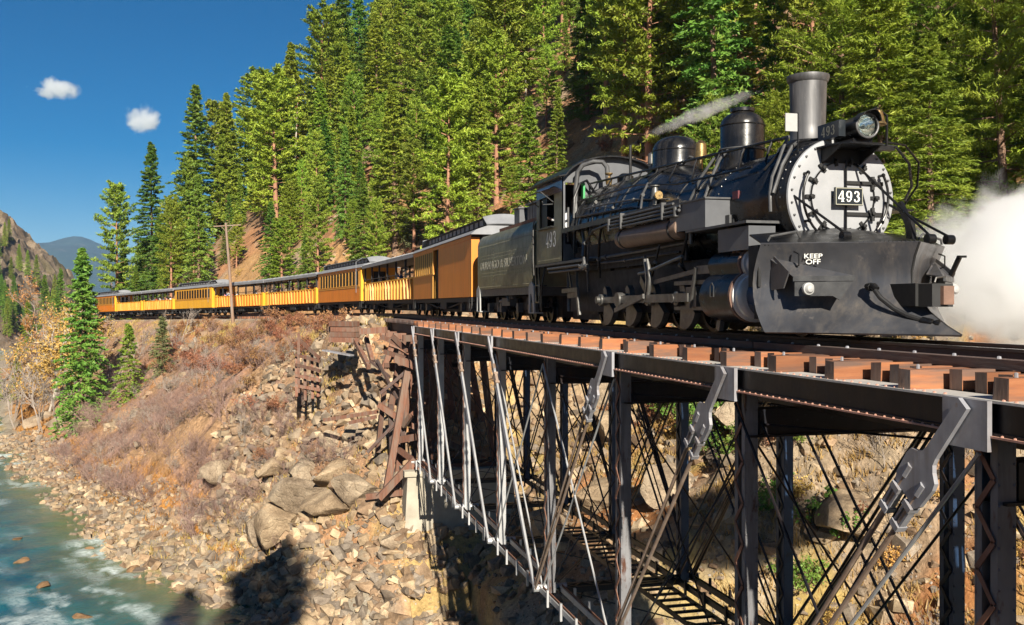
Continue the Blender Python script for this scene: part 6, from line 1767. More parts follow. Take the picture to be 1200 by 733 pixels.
def open_car(C, h, wall="car_orange", dark=False):
    """roofed open-sided gondola"""
    top = 1.86
    m = MB().span(-CW, -CW + 0.05, -h, h, SILL, top).span(CW - 0.05, CW, -h, h, SILL, top)
    part("side_wall", m, MAT[wall], C, None)
    rng = random.Random(int(h * 1000) + len(wall))
    n = 16
    for i in range(n + 1):
        y = -h + 0.9 + (2 * h - 1.8) * i / n
        lean = 0.0 if i % 6 not in (1, 2) else 0.12
        part("batten", MB().bar((-CW - 0.05, y - lean, SILL + 0.03), (-CW - 0.05, y + lean, top - 0.02), 0.11, 0.10, (1, 0, 0)), MAT["car_trim"], C, None)
    part("top_rail", MB().span(-CW - 0.06, -CW + 0.08, -h, h, top, top + 0.07), MAT["car_yellow"], C, None)
    part("guard_rail", MB().tube([(-CW, -h, 2.15), (-CW, h, 2.15)], 0.025, 6), MAT["car_dark"], C)
    for e in (-1, 1):
        part("end_panel", MB().span(-CW - 0.04, -CW + 0.06, e * h - 0.45 * (e > 0), e * h + 0.45 * (e < 0), SILL - 0.02, 2.02), MAT["car_yellow"], C, None)
        part("end_wall", MB().span(-CW, CW, e * h - 0.03, e * h + 0.03, SILL, 1.95), MAT["car_yellow"], C, None)
    for i in range(7):
        y = -h + 0.1 + (2 * h - 0.2) * i / 6
        for x in (-CW + 0.04, CW - 0.04):
            part("roof_post", MB().span(x - 0.05, x + 0.05, y - 0.05, y + 0.05, top, EAVE - 0.02), MAT["car_dark"], C, None)
    part("floor", MB().span(-CW + 0.06, CW - 0.06, -h + 0.04, h - 0.04, SILL, SILL + 0.04), MAT["car_dark"], C, None)
    part("bench", MB().span(-0.35, 0.35, -h + 0.6, h - 0.6, 1.22, 1.28).span(-0.05, 0.05, -h + 0.6, h - 0.6, 0.85, 1.75), MAT["car_dark"], C, None)
    lo = [(-CW - 0.12, EAVE - 0.12), (-CW - 0.12, EAVE + 0.08), (-0.7, EAVE + 0.26), (0.0, EAVE + 0.32), (0.7, EAVE + 0.26), (CW + 0.12, EAVE + 0.08), (CW + 0.12, EAVE - 0.12), (CW, EAVE - 0.12), (CW, EAVE + 0.02), (-CW, EAVE + 0.02), (-CW, EAVE - 0.12)]
    r = part("roof", MB().prism(list(reversed(lo)), 'y', -h - 0.3, h + 0.3), MAT["car_roof"], C, None)
    for i in range(12):
        y = -h + (2 * h) * i / 11
        part("roof_seam", MB().bar((-CW - 0.13, y, EAVE + 0.1), (-0.7, y, EAVE + 0.285), 0.05, 0.03), MAT["car_roof"], r, None)
    underframe(C, h)

CARS = []
CAR_SPANS = [(34.1, 47.6), (48.4, 64.4), (65.2, 78.2), (79.0, 93.9), (94.7, 108.5), (109.3, 122.2), (123.0, 135.6), (136.4, 149.0), (149.8, 162.0)]
def place_car(i, name, label, cat, builder, **kw):
    ta, tb = CAR_SPANS[i]
    L = tb - ta; t = (ta + tb) / 2
    x, y, a, z = [float(v) for v in track(t)]
    C = thing(name, label, cat, (x, y, z), a, "yellow and orange train cars behind the locomotive")
    # slight grade
    z2 = float(track(t + 5)[3]); C.rotation_euler[0] = math.atan2(z2 - float(track(t - 5)[3]), 10)
    builder(C, L / 2, **kw)
    CARS.append(C)
    return C
place_car(0, "baggage_car", "brown orange baggage car with freight door, right behind the tender", "train car", baggage_car)
place_car(1, "open_passenger_car", "open sided yellow passenger car coupled behind the baggage car", "train car", open_car, wall="car_orange")
place_car(2, "passenger_coach", "orange coach with narrow upright windows between two open cars, nearest coach", "train car", coach)
place_car(3, "open_passenger_car", "open sided orange car just behind the nearest windowed orange coach", "train car", open_car)
place_car(4, "open_passenger_car", "open sided orange car partly behind the wooden utility pole", "train car", open_car)
place_car(5, "passenger_coach", "far yellow coach with windows, beyond the utility pole", "train car", coach, wall="car_yellow", trim="car_trim")
place_car(6, "open_passenger_car", "farthest clearly seen open car, beyond the yellow coach", "train car", open_car)
place_car(7, "open_passenger_car", "tiny open car near the far end of the train, in tree shade", "train car", open_car)
place_car(8, "passenger_coach", "last tiny coach vanishing behind the trees at the train's end", "train car", coach)

# ------------------------------------------------------------------ people
def body_mesh(name, joints, bones, shirt, hair="hair_dark", sit=True):
    """one continuous figure grown over a skeleton; joints: (x, y, z, radius)"""
    me = bpy.data.meshes.new(name + "_skel")
    me.from_pydata([j[:3] for j in joints], bones, [])
    o = bpy.data.objects.new(name + "_skel", me); COL.objects.link(o)
    md = o.modifiers.new("skin", 'SKIN'); md.use_smooth_shade = True
    sv = me.skin_vertices[0].data
    for i, j in enumerate(joints):
        sv[i].radius = (j[3], j[3]); sv[i].use_root = (i == 0)
    sb = o.modifiers.new("sub", 'SUBSURF'); sb.levels = 1
    dg = bpy.context.evaluated_depsgraph_get()
    out = bpy.data.meshes.new_from_object(o.evaluated_get(dg))
    out.name = name
    bpy.data.objects.remove(o); bpy.data.meshes.remove(me)
    out.materials.clear()
    for mname in ("skin", shirt, "cloth_dark", hair): out.materials.append(MAT[mname])
    return out

def person_mesh(shirt, pose):
    # seated at z = 0 (seat height); faces -x (towards the window)
    J = [(0, 0, 0.10, 0.14), (0, 0, 0.32, 0.145), (0, 0, 0.50, 0.13), (0, 0, 0.60, 0.055), (-0.02, 0, 0.68, 0.075), (-0.03, 0, 0.77, 0.095), (-0.02, 0, 0.84, 0.07),
         (0, 0.19, 0.50, 0.06), (0, -0.19, 0.50, 0.06)]
    if pose == 0: J += [(-0.12, 0.25, 0.30, 0.045), (-0.32, 0.18, 0.24, 0.035), (-0.10, -0.25, 0.30, 0.045), (-0.30, -0.18, 0.22, 0.035)]
    elif pose == 1: J += [(-0.20, 0.26, 0.36, 0.045), (-0.42, 0.20, 0.42, 0.035), (-0.02, -0.28, 0.28, 0.045), (-0.2, -0.25, 0.12, 0.035)]
    else: J += [(-0.18, 0.26, 0.50, 0.045), (-0.24, 0.14, 0.72, 0.035), (-0.18, -0.25, 0.50, 0.045), (-0.24, -0.12, 0.70, 0.035)]
    J += [(-0.05, 0.10, 0.08, 0.09), (-0.42, 0.11, 0.08, 0.07), (-0.44, 0.11, -0.34, 0.05), (-0.05, -0.10, 0.08, 0.09), (-0.42, -0.11, 0.08, 0.07), (-0.44, -0.11, -0.34, 0.05)]
    Bn = [(0, 1), (1, 2), (2, 3), (3, 4), (4, 5), (5, 6), (2, 7), (2, 8), (7, 9), (9, 10), (8, 11), (11, 12), (0, 13), (13, 14), (14, 15), (0, 16), (16, 17), (17, 18)]
    me = body_mesh("person", J, Bn, shirt)
    for p in me.polygons:
        c = p.center
        if c.z > 0.60: p.material_index = 3 if (c.z > 0.80 or c.x > 0.02) else 0
        elif c.z < 0.14 and c.x < -0.02: p.material_index = 2
        elif c.x < -0.27 and c.z > 0.16: p.material_index = 0
        else: p.material_index = 1
    return me
SHIRTS = ["cloth_white", "cloth_red", "cloth_blue", "cloth_dark", "cloth_orange", "cloth_grey", "cloth_pink"]
_pm = {}
def person(car, y, shirt, pose, label, z=1.28, x=-0.52):
    key = (shirt, pose)
    if key not in _pm: _pm[key] = person_mesh(shirt, pose)
    M = Matrix.LocRotScale(car.location, car.rotation_euler, None)
    o = obj("person", _pm[key], None, M @ Vector((x, y, z)), (0, 0, car.rotation_euler[2] + random.Random(int(y * 100)).uniform(-0.5, 0.5)))
    tag(o, label, "person", "passengers riding in the open cars")
def seat_people():
    rng = random.Random(21)
    cname = {"cloth_white": "white", "cloth_red": "red", "cloth_blue": "blue", "cloth_dark": "dark", "cloth_orange": "orange", "cloth_grey": "grey", "cloth_pink": "pink"}
    where = {1: ("first open car behind the baggage car", [(-1.6, "cloth_blue", 2), (2.2, "cloth_orange", 0), (4.8, "cloth_grey", 0)]),
             3: ("open car behind the nearest orange coach", [(-4.6, "cloth_orange", 2), (-3.4, "cloth_blue", 0), (-1.0, "cloth_grey", 1), (0.6, "cloth_dark", 0), (4.0, "cloth_white", 1), (5.2, "cloth_orange", 0)]),
             4: ("open car beside the utility pole", [(-3.6, "cloth_grey", 0), (1.5, "cloth_white", 0), (2.3, "cloth_dark", 1), (3.1, "cloth_red", 0), (3.9, "cloth_white", 2), (4.7, "cloth_blue", 1), (5.4, "cloth_pink", 0)]),
             6: ("far open car beyond the yellow coach", [(-3.5, "cloth_white", 0), (-2.0, "cloth_pink", 1), (-0.6, "cloth_blue", 0), (0.8, "cloth_white", 2), (2.2, "cloth_red", 0), (3.6, "cloth_grey", 1)])}
    nth = ["nearest", "second nearest", "third nearest", "fourth nearest", "fifth nearest", "sixth nearest", "farthest"]
    for ci, (nm, L) in where.items():
        for j, (y, sh, po) in enumerate(L):
            person(CARS[ci], y, sh, po, "passenger in %s top in the %s, %s" % (cname[sh], nm, nth[j]), z=1.50 if po != 2 else 1.62, x=-0.70)
seat_people()
# crew in the cab window
class _Cab: pass
_cab = _Cab(); _cab.location = Vector((8.5, 24.45, 0)); _cab.rotation_euler = __import__("mathutils").Euler((0, 0, 0))
person(_cab, 0.0, "cloth_white", 1, "engineer in white shirt leaning at the locomotive's cab side window", z=2.36, x=-0.80)
person(_cab, -0.75, "cloth_red", 0, "crew member in red shirt standing inside the cab front doorway", z=2.0, x=-0.62)
# ------------------------------------------------------------------ trees
def leaf_quads(cen, ax, wid, ln):
    """flat leaf-sized quads: centres, long axes, unit side vectors, half lengths and half widths"""
    a = ax * ln[0][:, None]; b = wid * ln[1][:, None]
    v = np.stack([cen - a, cen + b * 0.9, cen + a, cen - b * 0.9], 1)
    n = len(cen)
    return v.reshape(-1, 3), np.arange(n * 4).reshape(n, 4)

def unit(v):
    return v / np.maximum(np.linalg.norm(v, axis=-1, keepdims=True), 1e-9)

def conifer(seed, H, R, nb, ntw, ntf, size, base=0.08, kind="fir", aspect=0.32):
    g = np.random.default_rng(seed)
    k = np.arange(nb)
    u = base + (1 - base) * ((k + g.random(nb)) / nb) ** (0.92 if kind == "fir" else 0.8)
    if kind == "fir":
        prof = np.clip(1.02 - u, 0, 1) ** 0.78 * (0.55 + 0.45 * np.clip(u / 0.16, 0, 1))
    else:
        prof = np.sqrt(np.clip(1.0 - ((u - 0.45) / 0.60) ** 2, 0, 1)) * 0.9
    L = np.maximum(R * prof * g.uniform(0.62, 1.18, nb), 0.18)
    gap = g.random(nb) < (0.06 if kind == "fir" else 0.14)
    L[gap] *= 0.35
    az = k * 2.399963 + g.uniform(-0.5, 0.5, nb)
    el = (-0.28 + 0.95 * u ** 1.3 if kind == "fir" else -0.05 + 0.75 * u) + g.uniform(-0.14, 0.14, nb)
    droop = (0.30 if kind == "fir" else 0.10) * (1 - u)
    # twigs along each branch
    p = (np.arange(ntw) + 0.5)[None, :] / ntw + g.uniform(-0.4, 0.4, (nb, ntw)) / ntw
    if kind == "pine": p = 0.28 + 0.72 * p
    else: p = 0.10 + 0.90 * p
    p = np.clip(p, 0.05, 1.0)
    d = np.stack([np.cos(az), np.sin(az)], -1)
    rad = p * L[:, None] * np.cos(el)[:, None]
    zz = (u * H)[:, None] + L[:, None] * (np.sin(el)[:, None] * p - droop[:, None] * p ** 2 * 1.4 + 0.16 * droop[:, None] * p ** 5)
    bx = rad * d[:, :1]; by = rad * d[:, 1:]
    side = np.where((np.arange(ntw) % 2)[None, :] == 0, 1, -1) * np.ones((nb, 1))
    ta = az[:, None] + side * g.uniform(0.55, 1.25, (nb, ntw))
    tl = (np.clip(1.06 - p, 0.10, 1) * 0.62 * L[:, None] + 0.12) * g.uniform(0.6, 1.15, (nb, ntw))
    if kind == "pine": tl = np.minimum(tl, 0.75) * 0.9
    tz = g.uniform(-0.28, 0.12, (nb, ntw)) if kind == "fir" else g.uniform(-0.3, 0.65, (nb, ntw))
    tdir = unit(np.stack([np.cos(ta), np.sin(ta), tz], -1))
    # tufts along each twig
    q = (np.arange(ntf) + 0.6)[None, None, :] / ntf + g.uniform(-0.3, 0.3, (nb, ntw, ntf)) / ntf
    cen = np.stack([bx, by, zz], -1)[:, :, None, :] + tdir[:, :, None, :] * (q * tl[:, :, None])[..., None]
    sp = size * (0.35 if kind == "fir" else 0.85)
    cen = cen + g.normal(0, 1, cen.shape) * sp * np.array([0.5, 0.5, 0.4])
    n = nb * ntw * ntf
    cen = cen.reshape(-1, 3)
    ax = unit((np.broadcast_to(tdir[:, :, None, :], (nb, ntw, ntf, 3)).reshape(-1, 3)) + g.normal(0, 0.42 if kind == "fir" else 0.9, (n, 3)))
    wd = unit(np.cross(ax, g.normal(0, 1, (n, 3)) * np.array([0.55, 0.55, 1.0]) + np.array([0, 0, 0.35])))
    ls = size * g.uniform(0.6, 1.25, n)
    v, f = leaf_quads(cen, ax, wd, (ls, ls * aspect))
    shade = (0.50 * np.repeat(g.random(nb), ntw * ntf) + 0.22 * np.repeat(g.random(nb * ntw), ntf) + 0.28 * g.random(n))
    shade = np.repeat(shade, 4)
    # trunk and bare branch wood
    tv = []; tf = []
    m = MB()
    r0 = 0.0125 * H + 0.04
    zs = np.linspace(-0.6, H * 0.99, 12)
    m.tube([(0.02 * H * 0.12 * math.sin(z * 0.5 + seed), 0.015 * H * 0.1 * math.cos(z * 0.37), z) for z in zs], [r0 * max(0.06, (1 - max(z, 0) / H) ** 0.9) * (1.25 if z < 0.1 else 1) for z in zs], 8)
    for i in range(0, nb, 1 if nb < 80 else 2):
        tip = Vector((bx[i, -1], by[i, -1], zz[i, -1])); mid = Vector((bx[i, ntw // 2], by[i, ntw // 2], zz[i, ntw // 2]))
        m.tube([(0, 0, u[i] * H), mid, tip], [0.012 * L[i] + 0.012, 0.008 * L[i] + 0.008, 0.006], 3, cap=False)
    if kind == "pine" or base > 0.15:
        for i in range(10):
            a = g.random() * 6.28; z = H * base * g.uniform(0.3, 1.0); l = g.uniform(0.4, 1.3)
            m.tube([(0, 0, z), (l * math.cos(a), l * math.sin(a), z + g.uniform(-0.2, 0.2))], [0.03, 0.012], 3, cap=False)
    return (v, f, shade), m

PROTO = {}
def tree_proto(key, name, seed, H, R, nb, ntw, ntf, size, base, kind, leaf, barkm, aspect=0.32):
    (v, f, sh), m = conifer(seed, H, R, nb, ntw, ntf, size, base, kind, aspect)
    crown = np_mesh("crown", v, f, MAT[leaf], False, {"shade": sh})
    trunk = m.mesh("trunk", MAT[barkm], 60)
    PROTO[key] = (name, crown, trunk, H)

def plant_tree(key, x, y, s=1.0, rz=0.0, label="", group=None, lean=0.0, z=None, leaf=None):
    name, crown, trunk, H = PROTO[key]
    z = zat(x, y) if z is None else z
    o = thing(name, label, "tree", (x, y, z - 0.15), rz, group)
    o.scale = (s, s, s); o.rotation_euler[0] = lean
    obj("trunk", trunk, o); obj("crown", crown, o)
    return o

# close trees behind the engine: fine sprays
tree_proto("near_fir", "fir_tree", 1, 14, 3.5, 210, 20, 16, 0.135, 0.04, "fir", "fir_needles", "bark_brown", 0.16)
tree_proto("near_fir2", "fir_tree", 2, 12, 3.3, 190, 20, 16, 0.135, 0.03, "fir", "pine_needles", "bark_brown", 0.16)
tree_proto("near_pine", "pine_tree", 3, 14, 3.5, 170, 17, 20, 0.14, 0.02, "pine", "pine_needles", "bark_brown", 0.14)
# middle distance
for i in range(4):
    tree_proto("fir%d" % i, "fir_tree", 20 + i, 17, 3.1 + 0.25 * (i % 3), 135, 14, 10, 0.205, 0.06 + 0.03 * (i % 2), "fir", "fir_needles" if i % 2 else "spruce_needles", "bark_brown")
for i in range(4):
    tree_proto("pine%d" % i, "pine_tree", 30 + i, 17, 3.2, 120, 13, 14, 0.20, 0.10 + 0.05 * (i % 3), "pine", "pine_needles" if i % 2 else "fir_needles", "bark_red", 0.28)
tree_proto("spruce_big", "spruce_tree", 41, 17, 3.5, 160, 13, 8, 0.23, 0.03, "fir", "spruce_needles", "bark_brown")
tree_proto("small_fir", "fir_tree", 42, 6, 1.7, 80, 8, 6, 0.15, 0.03, "fir", "fir_needles", "bark_brown")
tree_proto("pale_fir", "fir_tree", 43, 6, 1.9, 85, 9, 7, 0.15, 0.03, "fir", "pale_needles", "bark_brown")
tree_proto("dead_fir", "dead_tree", 44, 15, 1.2, 46, 5, 2, 0.16, 0.2, "fir", "rust_needles", "bark_pale")

def cam_xy(x, y, z):
    th = math.radians(14.39)
    X = x * math.cos(th) - y * math.sin(th); Y = y * math.cos(th) + x * math.sin(th)
    return (600 + 1150 * X / max(Y, 0.1), 359 - 1150 * (z - 0.47) / max(Y, 0.1), Y)

def forest():
    rng = random.Random(77)
    bare = [(18.5, 85, 8.0), (18.0, 74, 7.5), (-2.8, 139, 6.5), (2.0, 124, 7.0), (20, 66, 6.0), (16, 60, 5.0), (14.5, 95, 4), (8, 108, 5), (-8, 150, 5), (21, 95, 5)]
    cand = []
    for _ in range(16000):
        t = rng.uniform(8, 190); q = rng.uniform(5.0, 120) ** 1.0
        if t < 60 and q < 13.5: continue
        cand.append((t, q))
    cx, cy, ca, cz = track(np.array([c[0] for c in cand]))
    qs = np.array([c[1] for c in cand]); ts = np.array([c[0] for c in cand])
    X = cx + qs * np.cos(ca); Y = cy + qs * np.sin(ca)
    Z = terrain(X, Y)[0]
    placed = []
    for i in range(len(cand)):
        x, y, z = X[i], Y[i], Z[i]
        if z < -0.5 and ts[i] < 140: continue
        px, py, D = cam_xy(x, y, z)
        if D < 24 or px < 100 or px > 1330 or py < -30: continue
        tx, ty, _ = cam_xy(x, y, z + 15)
        if ty > 372: continue
        if any((x - bx) ** 2 + (y - by) ** 2 < br * br for bx, by, br in bare) and rng.random() < 0.93: continue
        if 56 < ts[i] < 150 and qs[i] < 9 and rng.random() < 0.72: continue
        sp = 2.9 if D < 70 else (3.3 if D < 120 else 3.9)
        if any((x - a) ** 2 + (y - b) ** 2 < sp * sp for a, b, *_ in placed): continue
        placed.append((x, y, z, D, px, ts[i], qs[i]))
    placed.sort(key=lambda p: p[3])
    back = placed[270:]; placed = placed[:270]
    marks = [(180, "the train's tail"), (260, "the far yellow coach"), (330, "the utility pole"), (420, "the nearest orange coach"), (500, "the first open car"), (590, "the baggage car"), (690, "the cab"), (790, "the steam dome"), (880, "the sand dome"), (985, "the smokestack"), (1100, "the headlight"), (9999, "the white steam")]
    for i, (x, y, z, D, px, t, q) in enumerate(placed):
        r = rng.random()
        near = D < 50
        if near:
            key = "near_fir" if r < 0.30 else ("near_fir2" if r < 0.62 else "near_pine")
            s = rng.uniform(0.6, 1.1)
        else:
            if D > 95: key = "fir%d" % rng.randrange(4) if r < 0.62 else "pine%d" % rng.randrange(4)
            else: key = "pine%d" % rng.randrange(4) if r < 0.5 else "fir%d" % rng.randrange(4)
            s = rng.choice((0.45, 0.6, 0.75, 0.85, 0.95, 1.1)) * rng.uniform(0.9, 1.1)
            if D > 120: s *= 1.12
            if q < 12: s *= 0.7
            if r > 0.965 and D > 75: key = "dead_fir"
        # say which one: build, size, how far up the slope, and what it stands above
        look = "rusty dead conifer" if key == "dead_fir" else ("open yellow green pine" if "pine" in key else ("pointed dark green fir" if key in ("fir0", "fir2") else "dense bright green fir"))
        size = "tall" if s > 0.95 else ("short" if s < 0.62 else "middling")
        where = "close behind the train" if near or q < 14 else ("low on the slope" if q < 24 else ("halfway up the slope" if q < 40 else "high on the slope"))
        above = [n for m, n in marks if px < m][0]
        lab = "%s %s %s, above %s" % (size, look, where, above)
        grp = "conifers on the slope above %s" % above
        o = plant_tree(key, x, y, s, rng.uniform(0, 6.28), lab, grp, rng.uniform(-0.05, 0.05))
        wx = rng.uniform(0.85, 1.3); o.scale = (s * wx, s * wx * rng.uniform(0.85, 1.15), s * rng.uniform(0.85, 1.15))
    # the wood behind these reads as one mass
    VV = []; FF = []; SS = []; base = 0
    protos = [conifer(900 + k, 17, 3.3, 80, 8, 5, 0.33, 0.05, "fir" if k < 2 else "pine")[0] for k in range(3)]
    for (x, y, z, D, px, t, q) in back:
        v, f, sh = protos[rng.randrange(3)]
        s = rng.uniform(0.6, 1.15); a = rng.uniform(0, 6.28); c, sn = math.cos(a) * s, math.sin(a) * s
        P = np.stack([v[:, 0] * c - v[:, 1] * sn + x, v[:, 0] * sn + v[:, 1] * c + y, v[:, 2] * s + z], -1)
        VV.append(P); FF.append(f + base); SS.append(sh); base += len(v)
    if VV:
        o = stuff(obj("forest", np_mesh("forest", np.vstack(VV), np.vstack(FF), MAT["fir_needles"], False, {"shade": np.concatenate(SS)})))
        o["label"] = "wood of green conifers on the far upper slope"; o["category"] = "forest"
    print("TREES", len(placed), "BACK", len(back))
    return placed
TREES = forest()
# trees one can single out
plant_tree("pale_fir", 14.4, 81.5, 0.95, 0.5, "small pale grey green conifer on bare slope just left of the tender's top")
plant_tree("pale_fir", 13.4, 88.0, 0.80, 2.0, "small olive conifer left of the pale one, above the second open car")
plant_tree("spruce_big", -16.3, 100.0, 1.02, 0.3, "tall full green spruce standing on the riverbank below the tracks")
plant_tree("small_fir", -11.8, 96.8, 1.2, 1.3, "short dense green fir right of the riverbank spruce")
plant_tree("pale_fir", -8.9, 97.5, 0.92, 2.2, "small light green fir on the bank below the far open car")
plant_tree("pine0", -21.7, 163.7, 1.25, 0.8, "broad tall conifer standing at the far left end of the wooded spur")
plant_tree("fir0", -16.0, 158.0, 1.45, 2.8, "slender dark conifer just right of the spur's leftmost tall tree")
plant_tree("fir2", -9.5, 156.0, 1.55, 1.8, "tallest pointed conifer near the left end of the spur skyline")
plant_tree("fir1", -5.0, 157.0, 1.25, 0.4, "pointed conifer right of the tallest one on the spur skyline")
# trees standing beside and behind the viewer whose shadows fall on the river
_t = plant_tree("pine2", -3.4, -12.0, 1.25, 1.0, "tall conifer on the viewer's bank casting shadow over stones and river")
_t.scale[2] = 1.27
_t = plant_tree("fir0", -7.0, -15.0, 1.3, 2.4, "second tall conifer on the viewer's bank, left of the shadow casting one")
_t.scale[2] = 1.35
_t = plant_tree("fir3", -19.0, 24.0, 1.25, 2.0, "tall conifer on the left bank casting shadow over the rapids")
_t.scale[2] = 1.32
plant_tree("pine3", -23.0, 27.0, 1.25, 2.0, "tall pine on the left bank beside the shadow casting conifer")

def left_trees():
    rng = random.Random(8)
    spots = [(-36, 150, 0.62), (-31, 141, 0.5), (-44, 176, 0.75), (-52, 200, 0.8), (-40, 190, 0.7), (-30, 165, 0.7), (-24, 150, 0.6), (-60, 225, 0.8), (-34, 210, 0.8), (-22, 172, 0.8), (-46, 235, 0.9), (-18, 156, 0.55)]
    for x, y, s in spots:
        plant_tree("fir%d" % rng.randrange(4), x, y, s * 0.85, rng.uniform(0, 6), "dark conifer in the valley bottom left of the train's tail", "conifers in the valley bottom")
    X, Y, Z = CLIFF
    n = 0
    while n < 80:
        i = rng.randrange(40, X.shape[0] - 4); j = rng.randrange(2, 80)
        x, y, z = X[i, j], Y[i, j], Z[i, j]
        px, py, D = cam_xy(x, y, z)
        if -60 < px < 95 and z > -10:
            key = "fir%d" % rng.randrange(4)
            plant_tree(key, x, y, rng.uniform(0.45, 0.8), rng.uniform(0, 6), "small dark conifer dotted over the rocky bluff far up the valley", "conifers on the rocky bluff", z=z)
            n += 1
left_trees()

# ------------------------------------------------------------------ leafless and leafy shrubs, cottonwoods
def twiggy(seed, H, spread, stems, levels, leaf_n=0, leaf_size=0.06, thick=0.016, up=0.75):
    g = np.random.default_rng(seed)
    segs = []
    tips = []
    def grow(p, d, l, r, lev):
        n = 3
        pts = [p]
        for i in range(n):
            d = unit(d + g.normal(0, 0.16, 3) + np.array([0, 0, 0.05]))
            pts.append(pts[-1] + d * l / n)
        segs.append((pts, r, r * 0.55))
        if lev <= 0:
            tips.append((pts[-1], d, l)); return
        kids = g.integers(3, 6)
        for _ in range(kids):
            a = g.uniform(0.3, 1.0)
            base = pts[0] + (pts[-1] - pts[0]) * a
            nd = unit(d + g.normal(0, 0.48, 3) * np.array([1, 1, 0.7]))
            grow(base, nd, l * g.uniform(0.42, 0.68), r * 0.62, lev - 1)
    for s in range(stems):
        a = g.uniform(0, 6.283)
        d = unit(np.array([math.cos(a) * spread * g.random(), math.sin(a) * spread * g.random(), up]))
        b = np.array([math.cos(a), math.sin(a), 0]) * g.uniform(0, 0.18 * H)
        grow(b - np.array([0, 0, 0.15]), d, H * g.uniform(0.5, 0.75), thick, levels)
    # three-sided tapering twigs
    V = []; F = []
    for pts, r0, r1 in segs:
        P = np.array(pts); n = len(P)
        d = unit(P[-1] - P[0]); s = unit(np.cross(d, np.array([0.3, 0.5, 0.8]))); t = np.cross(d, s)
        o = len(V)
        for i in range(n):
            r = r0 + (r1 - r0) * i / (n - 1)
            for k in range(3):
                a = 2.0944 * k
                V.append(P[i] + (s * math.cos(a) + t * math.sin(a)) * r)
        for i in range(n - 1):
            for k in range(3):
                a = o + i * 3 + k; b = o + i * 3 + (k + 1) % 3
                F.append((a, b, b + 3, a + 3))
    leaves = None
    if leaf_n:
        T = np.array([t[0] for t in tips]); Dn = np.array([t[1] for t in tips])
        idx = g.integers(0, len(T), leaf_n)
        cen = T[idx] - Dn[idx] * g.uniform(0, 0.35 * H * 0.4, (leaf_n, 1)) + g.normal(0, 0.05 * H ** 0.5, (leaf_n, 3))
        ax = unit(g.normal(0, 1, (leaf_n, 3))); wd = unit(np.cross(ax, g.normal(0, 1, (leaf_n, 3))))
        ls = leaf_size * g.uniform(0.6, 1.3, leaf_n)
        v, f = leaf_quads(cen, ax, wd, (ls, ls * 0.6))
        leaves = (v, f, np.repeat(g.random(leaf_n) * 0.5 + 0.5 * (idx % 17) / 17.0, 4))
    return np.array(V), np.array(F), leaves

SHRUB = {}
def shrub_proto(key, seed, H, spread, stems, levels, wood_m, leaf=None, leaf_n=0, leaf_size=0.06, thick=0.016, up=0.75):
    V, F, lv = twiggy(seed, H, spread, stems, levels, leaf_n, leaf_size, thick, up)
    w = np_mesh("branches", V, F, MAT[wood_m])
    l = np_mesh("leaves", lv[0], lv[1], MAT[leaf], False, {"shade": lv[2]}) if leaf else None
    SHRUB[key] = (w, l)
for i in range(3):
    shrub_proto("pink%d" % i, 200 + i, 2.3, 1.0, 9, 3, "twig_pink", thick=0.017)
    shrub_proto("grey%d" % i, 210 + i, 2.0, 0.9, 8, 3, "twig_grey", thick=0.016)
    shrub_proto("russet%d" % i, 220 + i, 1.3, 1.2, 9, 2, "twig_brown", "leaf_red", 900, 0.055, 0.016)
    shrub_proto("green%d" % i, 230 + i, 1.3, 1.1, 9, 2, "twig_brown", "leaf_green", 1300, 0.06, 0.014)
shrub_proto("golden", 240, 1.0, 1.1, 8, 2, "twig_brown", "cottonwood_leaf", 700, 0.05, 0.013)
shrub_proto("cotton_a", 250, 15, 0.30, 1, 5, "bark_pale", "cottonwood_leaf", 5600, 0.16, 0.20, 1.0)
shrub_proto("cotton_b", 251, 11, 0.5, 2, 4, "twig_grey", "cottonwood_leaf", 2600, 0.15, 0.13, 1.0)
shrub_proto("bare_tree", 252, 9, 0.5, 2, 4, "twig_grey", None, 0, 0.1, 0.11, 1.0)

def plant_shrub(key, name, x, y, s, label, group, cat="shrub", z=None, rz=None):
    w, l = SHRUB[key]
    z = zat(x, y) if z is None else z
    rz = (x * 7.3 + y * 3.1) % 6.28 if rz is None else rz
    o = obj(name, w, None, (x, y, z), (0, 0, rz)); o.scale = (s, s, s)
    tag(o, label, cat, group)
    if l is not None: obj("leaves", l, o)
    return o

